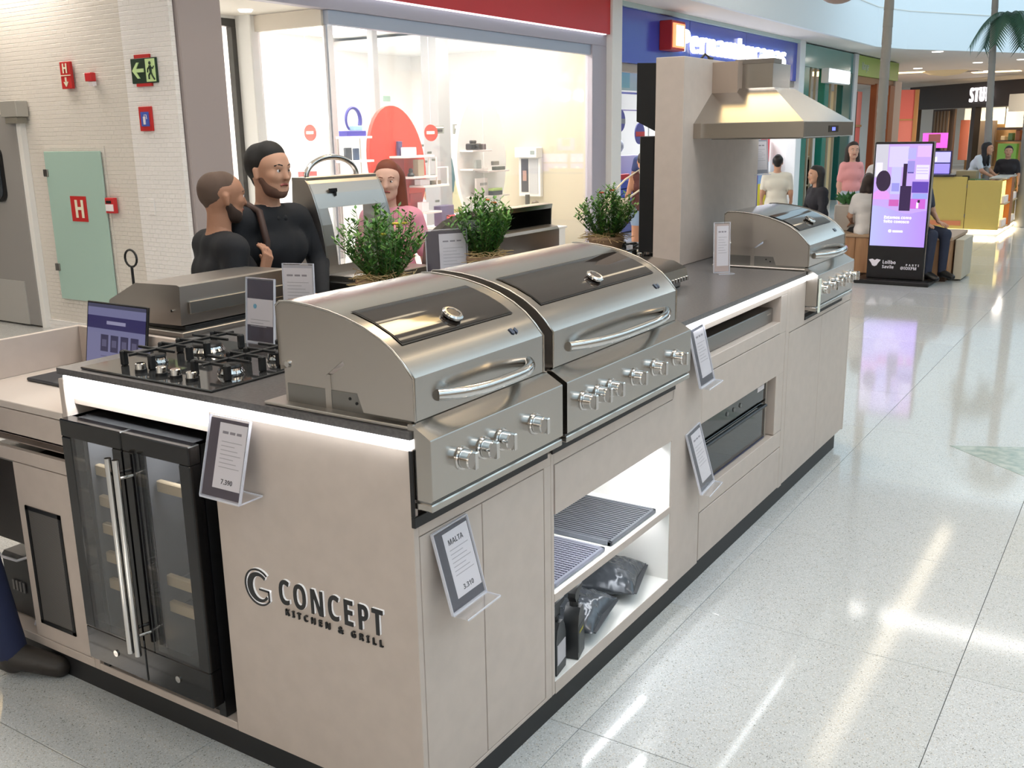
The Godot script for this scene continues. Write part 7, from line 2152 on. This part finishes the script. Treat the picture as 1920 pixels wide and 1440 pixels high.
	person("clerk in a pale top leaning over the gold kiosk, long dark hair", V(18.4, yf, -1.52), face_to(-0.2, 0.95), 1.62, {"top": std(rgb(206, 216, 226), 0.7), "bottom": std(rgb(24, 24, 28), 0.8), "hair": "long", "hair_len": 0.3, "hair_m": std(rgb(24, 22, 26), 0.6), "slim": 0.9}, {"chest": V(0, 1.24, 0.06), "neck": V(0, 1.39, 0.14), "head": V(0, 1.53, 0.22), "shoulder_l": V(0.165, 1.35, 0.11), "shoulder_r": V(-0.165, 1.35, 0.11), "elbow_l": V(0.2, 1.12, 0.22), "elbow_r": V(-0.2, 1.12, 0.22), "wrist_l": V(0.12, 1.0, 0.42), "wrist_r": V(-0.12, 1.0, 0.42), "look": V(0, -0.5, 1)})
	person("dark-clothed clerk at the right edge behind the gold kiosk", V(18.75, yf, -1.02), face_to(-0.9, 0.1), 1.46, {"top": std(rgb(36, 32, 38), 0.8), "bottom": std(rgb(30, 30, 34), 0.8), "hair": "short", "hair_m": std(rgb(26, 24, 26), 0.6)})
	person("shop assistant in white with a red lanyard, seen through the phone shop's entry", V(8.35, yf, -9.62), face_to(0.9, 0.2), 1.72, {"top": std(rgb(232, 232, 234), 0.7), "sleeve": "long", "bottom": std(rgb(60, 64, 76), 0.8), "hair": "short"})
	var ln := lm()
	ln.tube([V(8.30, 1.47, -9.52), V(8.26, 1.30, -9.44), V(8.26, 1.12, -9.43)], 0.022, 6)
	solo("lanyard", ln, M.red, "red lanyard hanging on the shop assistant in white", "lanyard")
	person("shop customer in a teal top between the white column and the rounded board", V(12.1, yf, -9.0), face_to(-0.9, 0.2), 1.76, {"top": std(rgb(70, 110, 120), 0.8), "sleeve": "long", "bottom": std(rgb(206, 202, 160), 0.8), "hair": "short"})
	person("tall customer in dark blue beyond the blue shop's display unit", V(15.2, yf, -6.6), face_to(0.9, -0.3), 1.66, {"top": std(rgb(70, 80, 120), 0.8), "bottom": std(rgb(60, 64, 80), 0.8), "hair": "short"})


# ---------------------------------------------------------------- mesh helpers
class MB:
	var v := PackedVector3Array()
	var n := PackedVector3Array()
	var uv := PackedVector2Array()
	var xf := Transform3D()
	func tri(a: Vector3, b: Vector3, c: Vector3, na: Vector3, nb: Vector3, nc: Vector3, ua := Vector2.ZERO, ub := Vector2.ZERO, uc := Vector2.ZERO) -> void:
		a = xf * a; b = xf * b; c = xf * c
		na = (xf.basis * na).normalized(); nb = (xf.basis * nb).normalized(); nc = (xf.basis * nc).normalized()
		if (b - a).cross(c - a).dot(na + nb + nc) > 0.0:
			v.append_array([a, c, b]); n.append_array([na, nc, nb]); uv.append_array([ua, uc, ub])
		else:
			v.append_array([a, b, c]); n.append_array([na, nb, nc]); uv.append_array([ua, ub, uc])
	func quad(a: Vector3, b: Vector3, c: Vector3, d: Vector3, out: Vector3) -> void:
		var k := (b - a).cross(c - a)
		if k.length_squared() < 1e-16: k = (c - a).cross(d - a)
		k = k.normalized()
		if k.dot(out) < 0.0: k = -k
		tri(a, b, c, k, k, k); tri(a, c, d, k, k, k)
	# a quad whose texture runs from a (top left) to c (bottom right)
	func card(a: Vector3, b: Vector3, c: Vector3, d: Vector3, out: Vector3) -> void:
		tri(a, b, c, out, out, out, Vector2(0, 0), Vector2(1, 0), Vector2(1, 1))
		tri(a, c, d, out, out, out, Vector2(0, 0), Vector2(1, 1), Vector2(0, 1))
	func qn(a: Vector3, b: Vector3, c: Vector3, d: Vector3, na: Vector3, nb: Vector3, nc: Vector3, nd: Vector3) -> void:
		tri(a, b, c, na, nb, nc); tri(a, c, d, na, nc, nd)
	func box(lo: Vector3, hi: Vector3, e := 0.0) -> void:
		var c := (lo + hi) * 0.5
		var h := (hi - lo) * 0.5
		e = minf(e, minf(h.x, minf(h.y, h.z)) * 0.9)
		for ax in 3:
			var u := (ax + 1) % 3
			var w := (ax + 2) % 3
			for s in [-1.0, 1.0]:
				var p: Array[Vector3] = []
				for k in [[-1, -1], [1, -1], [1, 1], [-1, 1]]:
					var q := Vector3.ZERO
					q[ax] = s * h[ax]; q[u] = k[0] * (h[u] - e); q[w] = k[1] * (h[w] - e)
					p.append(c + q)
				var o := Vector3.ZERO
				o[ax] = s
				quad(p[0], p[1], p[2], p[3], o)
			if e <= 0.0: continue
			for s in [-1.0, 1.0]:
				for t in [-1.0, 1.0]:
					var a := Vector3.ZERO; var b := Vector3.ZERO
					a[u] = s * h[u]; a[w] = t * (h[w] - e); b[u] = s * (h[u] - e); b[w] = t * h[w]
					var l := Vector3.ZERO
					l[ax] = h[ax] - e
					var o := Vector3.ZERO
					o[u] = s; o[w] = t
					quad(c + a - l, c + a + l, c + b + l, c + b - l, o)
		if e > 0.0:
			for sx in [-1.0, 1.0]:
				for sy in [-1.0, 1.0]:
					for sz in [-1.0, 1.0]:
						var o := Vector3(sx, sy, sz).normalized()
						tri(c + Vector3(sx * h.x, sy * (h.y - e), sz * (h.z - e)), c + Vector3(sx * (h.x - e), sy * h.y, sz * (h.z - e)), c + Vector3(sx * (h.x - e), sy * (h.y - e), sz * h.z), o, o, o)
	func at3(p: Vector2, ax: int, t: float) -> Vector3:
		return Vector3(t, p.y, p.x) if ax == 0 else Vector3(p.x, t, p.y) if ax == 1 else Vector3(p.x, p.y, t)
	# a polygon pushed along an axis: for x it is given as (z, y), for y as (x, z), for z as (x, y)
	func prism(poly: Array, ax: int, lo: float, hi: float, smooth := 0.0, caps := true) -> void:
		var m := poly.size()
		var area := 0.0
		for i in m:
			area += poly[i].cross(poly[(i + 1) % m])
		var sg := 1.0 if area > 0.0 else -1.0
		var en: Array[Vector2] = []
		for i in m:
			var d: Vector2 = poly[(i + 1) % m] - poly[i]
			en.append(Vector2(d.y, -d.x).normalized() * sg)
		for i in m:
			var j := (i + 1) % m
			var ni := en[i]
			var nj := en[i]
			if smooth > 0.0:
				if en[i].dot(en[(i + m - 1) % m]) > cos(deg_to_rad(smooth)): ni = (en[i] + en[(i + m - 1) % m]).normalized()
				if en[i].dot(en[j]) > cos(deg_to_rad(smooth)): nj = (en[i] + en[j]).normalized()
			var a := at3(ni, ax, 0.0)
			var b := at3(nj, ax, 0.0)
			qn(at3(poly[i], ax, lo), at3(poly[j], ax, lo), at3(poly[j], ax, hi), at3(poly[i], ax, hi), a, b, b, a)
		if caps:
			var idx := Geometry2D.triangulate_polygon(PackedVector2Array(poly))
			var o := Vector3.ZERO
			o[ax] = 1.0
			for k in range(0, idx.size(), 3):
				tri(at3(poly[idx[k]], ax, lo), at3(poly[idx[k + 1]], ax, lo), at3(poly[idx[k + 2]], ax, lo), -o, -o, -o)
				tri(at3(poly[idx[k]], ax, hi), at3(poly[idx[k + 1]], ax, hi), at3(poly[idx[k + 2]], ax, hi), o, o, o)
	# a turned shape: profile of (radius, height along axis)
	func lathe(prof: Array, o: Vector3, seg := 20, axis := Vector3.UP) -> void:
		var w := axis.normalized()
		var u := w.cross(Vector3.RIGHT if absf(w.x) < 0.8 else Vector3.UP).normalized()
		var s := w.cross(u)
		for i in prof.size() - 1:
			var p: Vector2 = prof[i]
			var q: Vector2 = prof[i + 1]
			var d := q - p
			if d.length() < 1e-7: continue
			var nn := Vector2(d.y, -d.x).normalized()
			for k in seg:
				var a0 := TAU * k / seg
				var a1 := TAU * (k + 1) / seg
				var r0 := u * cos(a0) + s * sin(a0)
				var r1 := u * cos(a1) + s * sin(a1)
				var n0 := r0 * nn.x + w * nn.y
				var n1 := r1 * nn.x + w * nn.y
				var A := o + r0 * p.x + w * p.y
				var B := o + r1 * p.x + w * p.y
				var C := o + r1 * q.x + w * q.y
				var D := o + r0 * q.x + w * q.y
				if p.x > 1e-6: tri(A, B, C, n0, n1, n1)
				if q.x > 1e-6: tri(A, C, D, n0, n1, n0)
	func cyl(a: Vector3, b: Vector3, r: float, r2 := -1.0, seg := 16) -> void:
		var l := a.distance_to(b)
		if r2 < 0.0: r2 = r
		lathe([Vector2(0, 0), Vector2(r, 0), Vector2(r2, l), Vector2(0, l)], a, seg, b - a)
	func tube(pts: Array, r: float, seg := 10, rend := -1.0) -> void:
		var m := pts.size()
		var prev_u := Vector3.ZERO
		var rings: Array = []
		for i in m:
			var t: Vector3 = (pts[mini(i + 1, m - 1)] - pts[maxi(i - 1, 0)]).normalized()
			var u := prev_u - t * prev_u.dot(t)
			if u.length() < 0.1: u = t.cross(Vector3.UP if absf(t.y) < 0.9 else Vector3.RIGHT)
			u = u.normalized()
			prev_u = u
			var s := t.cross(u)
			var rr := r if rend < 0.0 else lerpf(r, rend, float(i) / (m - 1))
			var ring: Array = []
			for k in seg:
				var d := u * cos(TAU * k / seg) + s * sin(TAU * k / seg)
				ring.append([pts[i] + d * rr, d])
			rings.append(ring)
		for i in m - 1:
			for k in seg:
				var k2 := (k + 1) % seg
				qn(rings[i][k][0], rings[i][k2][0], rings[i + 1][k2][0], rings[i + 1][k][0], rings[i][k][1], rings[i][k2][1], rings[i + 1][k2][1], rings[i + 1][k][1])
		for e in [0, m - 1]:
			var o: Vector3 = (pts[0] - pts[1]).normalized() if e == 0 else (pts[m - 1] - pts[m - 2]).normalized()
			for k in range(1, seg - 1):
				tri(rings[e][0][0], rings[e][k][0], rings[e][k + 1][0], o, o, o)
	func ball(c: Vector3, r: Vector3, seg := 14) -> void:
		var rows := maxi(4, seg / 2)
		for i in rows:
			for k in seg:
				var q: Array[Vector3] = []
				for g in [[i, k], [i, k + 1], [i + 1, k + 1], [i + 1, k]]:
					var la: float = PI * g[0] / rows
					var lo: float = TAU * g[1] / seg
					q.append(Vector3(sin(la) * cos(lo), cos(la), sin(la) * sin(lo)))
				var nn: Array[Vector3] = []
				for d in q: nn.append((d / r).normalized())
				if i > 0: tri(c + q[0] * r, c + q[1] * r, c + q[2] * r, nn[0], nn[1], nn[2])
				if i < rows - 1: tri(c + q[0] * r, c + q[2] * r, c + q[3] * r, nn[0], nn[2], nn[3])
	func mesh() -> ArrayMesh:
		var a := []
		a.resize(Mesh.ARRAY_MAX)
		a[Mesh.ARRAY_VERTEX] = v
		a[Mesh.ARRAY_NORMAL] = n
		a[Mesh.ARRAY_TEX_UV] = uv
		var m := ArrayMesh.new()
		m.add_surface_from_arrays(Mesh.PRIMITIVE_TRIANGLES, a)
		return m

func V(x: float, y: float, z: float) -> Vector3:
	return Vector3(x, y, z)

func P(list: Array) -> Array:                 # flat list of numbers to 2D points
	var out: Array = []
	for i in range(0, list.size(), 2): out.append(Vector2(list[i], list[i + 1]))
	return out

func numbered(called: String) -> String:
	var k: int = used.get(called, 0)
	used[called] = k + 1
	return called if k == 0 else "%s_%03d" % [called, k]

func tag(o: Node, label: String, category := "", group := "", kind := "") -> void:
	if label: o.set_meta("label", label)
	if category: o.set_meta("category", category)
	if group: o.set_meta("group", group)
	if kind: o.set_meta("kind", kind)

func thing(called: String, label: String, category: String, where := Vector3.ZERO, turn := 0.0, group := "") -> Node3D:
	var o := Node3D.new()
	o.name = numbered(called)
	o.position = where
	o.rotation.y = turn
	add_child(o, true)
	tag(o, label, category, group)
	return o

func mb(o: Node3D = null) -> MB:              # shapes given in world coordinates, kept relative to the thing's base
	var b := MB.new()
	if o != null: b.xf = o.transform.affine_inverse()
	return b

func lm() -> MB:                              # shapes given in the thing's own coordinates
	return MB.new()

func part(called: String, b: MB, m: Material, parent: Node3D, label := "") -> MeshInstance3D:
	var o := MeshInstance3D.new()
	o.name = called
	o.mesh = b.mesh()
	o.material_override = m
	parent.add_child(o, true)
	if label: o.set_meta("label", label)
	return o

func bpart(called: String, lo: Vector3, hi: Vector3, m: Material, parent: Node3D, e := 0.002, label := "") -> MeshInstance3D:
	var b := mb(parent)
	b.box(lo, hi, e)
	return part(called, b, m, parent, label)

func solo(called: String, b: MB, m: Material, label: String, category: String, group := "") -> MeshInstance3D:
	var o := part(numbered(called), b, m, self)
	tag(o, label, category, group)
	return o

func struct(called: String, b: MB, m: Material) -> MeshInstance3D:
	var o := part(numbered(called), b, m, self)
	o.set_meta("kind", "structure")
	return o

func dup(root: Node3D, where: Vector3, turn: float, label: String, group := "") -> Node3D:
	var r: Node3D = root.duplicate()
	var base := String(root.name)
	if root.has_meta("base"): base = root.get_meta("base")
	r.name = numbered(base)
	add_child(r, true)
	r.position = where
	r.rotation.y = turn
	r.set_meta("label", label)
	if group: r.set_meta("group", group)
	return r

# lettering: one mesh per character, laid out along basis.x from the point given; size is the cap height
func letters(text: String, at: Vector3, size: float, basis: Basis, m: Material, parent: Node3D, called := "letter", depth := 0.004, squeeze := 1.0, gap := 0.0, face: Material = null, bold := true) -> float:
	var f := font_bold if bold else font_thin
	var x := 0.0
	var k := size / 0.714
	for ch in text:
		var w := f.get_string_size(ch, HORIZONTAL_ALIGNMENT_LEFT, -1, 64).x / 64.0 * k * squeeze
		if ch != " ":
			var t := TextMesh.new()
			t.font = f
			t.font_size = 64
			t.pixel_size = k / 64.0
			t.text = ch
			t.depth = depth
			t.curve_step = 2.0
			t.horizontal_alignment = HORIZONTAL_ALIGNMENT_LEFT
			t.vertical_alignment = VERTICAL_ALIGNMENT_BOTTOM
			t.material = m
			var o := MeshInstance3D.new()
			o.name = called
			o.mesh = t
			parent.add_child(o, true)
			o.transform = parent.transform.affine_inverse() * Transform3D(Basis(basis.x * squeeze, basis.y, basis.z), at + basis.x * x - basis.y * 0.25 * k + basis.z * depth * 0.5)
			if face:
				var t2: TextMesh = t.duplicate()
				t2.material = face
				t2.depth = 0.003
				var o2 := MeshInstance3D.new()
				o2.name = "face_plate"
				o2.mesh = t2
				o2.position = Vector3(0, 0, depth * 0.5 + 0.0018)
				o.add_child(o2, true)
		x += w + gap
	return x

const FACE_FRONT := Basis(Vector3(0, 0, 1), Vector3(0, 1, 0), Vector3(-1, 0, 0))    # reads from the short end of the counter

func std(c: Color, rough := 0.5, metal := 0.0) -> StandardMaterial3D:
	var m := StandardMaterial3D.new()
	m.albedo_color = c
	m.roughness = rough
	m.metallic = metal
	return m

func rgb(r: int, g: int, b: int) -> Color:
	return Color(r / 255.0, g / 255.0, b / 255.0)

func glow(c: Color, e: float) -> StandardMaterial3D:
	var m := std(c, 0.5)
	m.emission_enabled = true
	m.emission = c
	m.emission_energy_multiplier = e
	return m

func clear(c: Color, alpha: float, rough := 0.04) -> StandardMaterial3D:
	var m := std(Color(c, alpha), rough)
	m.transparency = BaseMaterial3D.TRANSPARENCY_ALPHA
	m.cull_mode = BaseMaterial3D.CULL_DISABLED
	return m

func noise_tex(freq: float, lo: Color, hi: Color, size := 512, octaves := 4, sd := 1) -> NoiseTexture2D:
	var f := FastNoiseLite.new()
	f.seed = sd
	f.frequency = freq
	f.fractal_octaves = octaves
	var g := Gradient.new()
	g.set_color(0, lo)
	g.set_color(1, hi)
	var t := NoiseTexture2D.new()
	t.width = size
	t.height = size
	t.seamless = true
	t.noise = f
	t.color_ramp = g
	return t

func triplanar(m: StandardMaterial3D, per_metre: float) -> void:
	m.uv1_triplanar = true
	m.uv1_world_triplanar = true
	m.uv1_scale = Vector3.ONE * per_metre

func area(at: Vector3, to: Vector3, size: Vector2, c: Color, radiance: float, called := "area_light") -> AreaLight3D:
	var l := AreaLight3D.new()
	l.name = called
	l.area_size = size
	l.area_normalize_energy = true
	l.light_color = c
	l.light_energy = radiance * size.x * size.y / PI
	l.shadow_enabled = true
	l.area_range = 30.0
	l.area_attenuation = 2.0
	add_child(l, true)
	var up := Vector3.UP if absf(to.normalized().y) < 0.95 else Vector3.RIGHT
	l.look_at_from_position(at, at + to, up)
	return l

func arc(c: Vector2, r: Vector2, a0: float, a1: float, k: int) -> Array:
	var out: Array = []
	for i in k + 1:
		var a := deg_to_rad(lerpf(a0, a1, float(i) / k))
		out.append(c + Vector2(cos(a) * r.x, sin(a) * r.y))
	return out
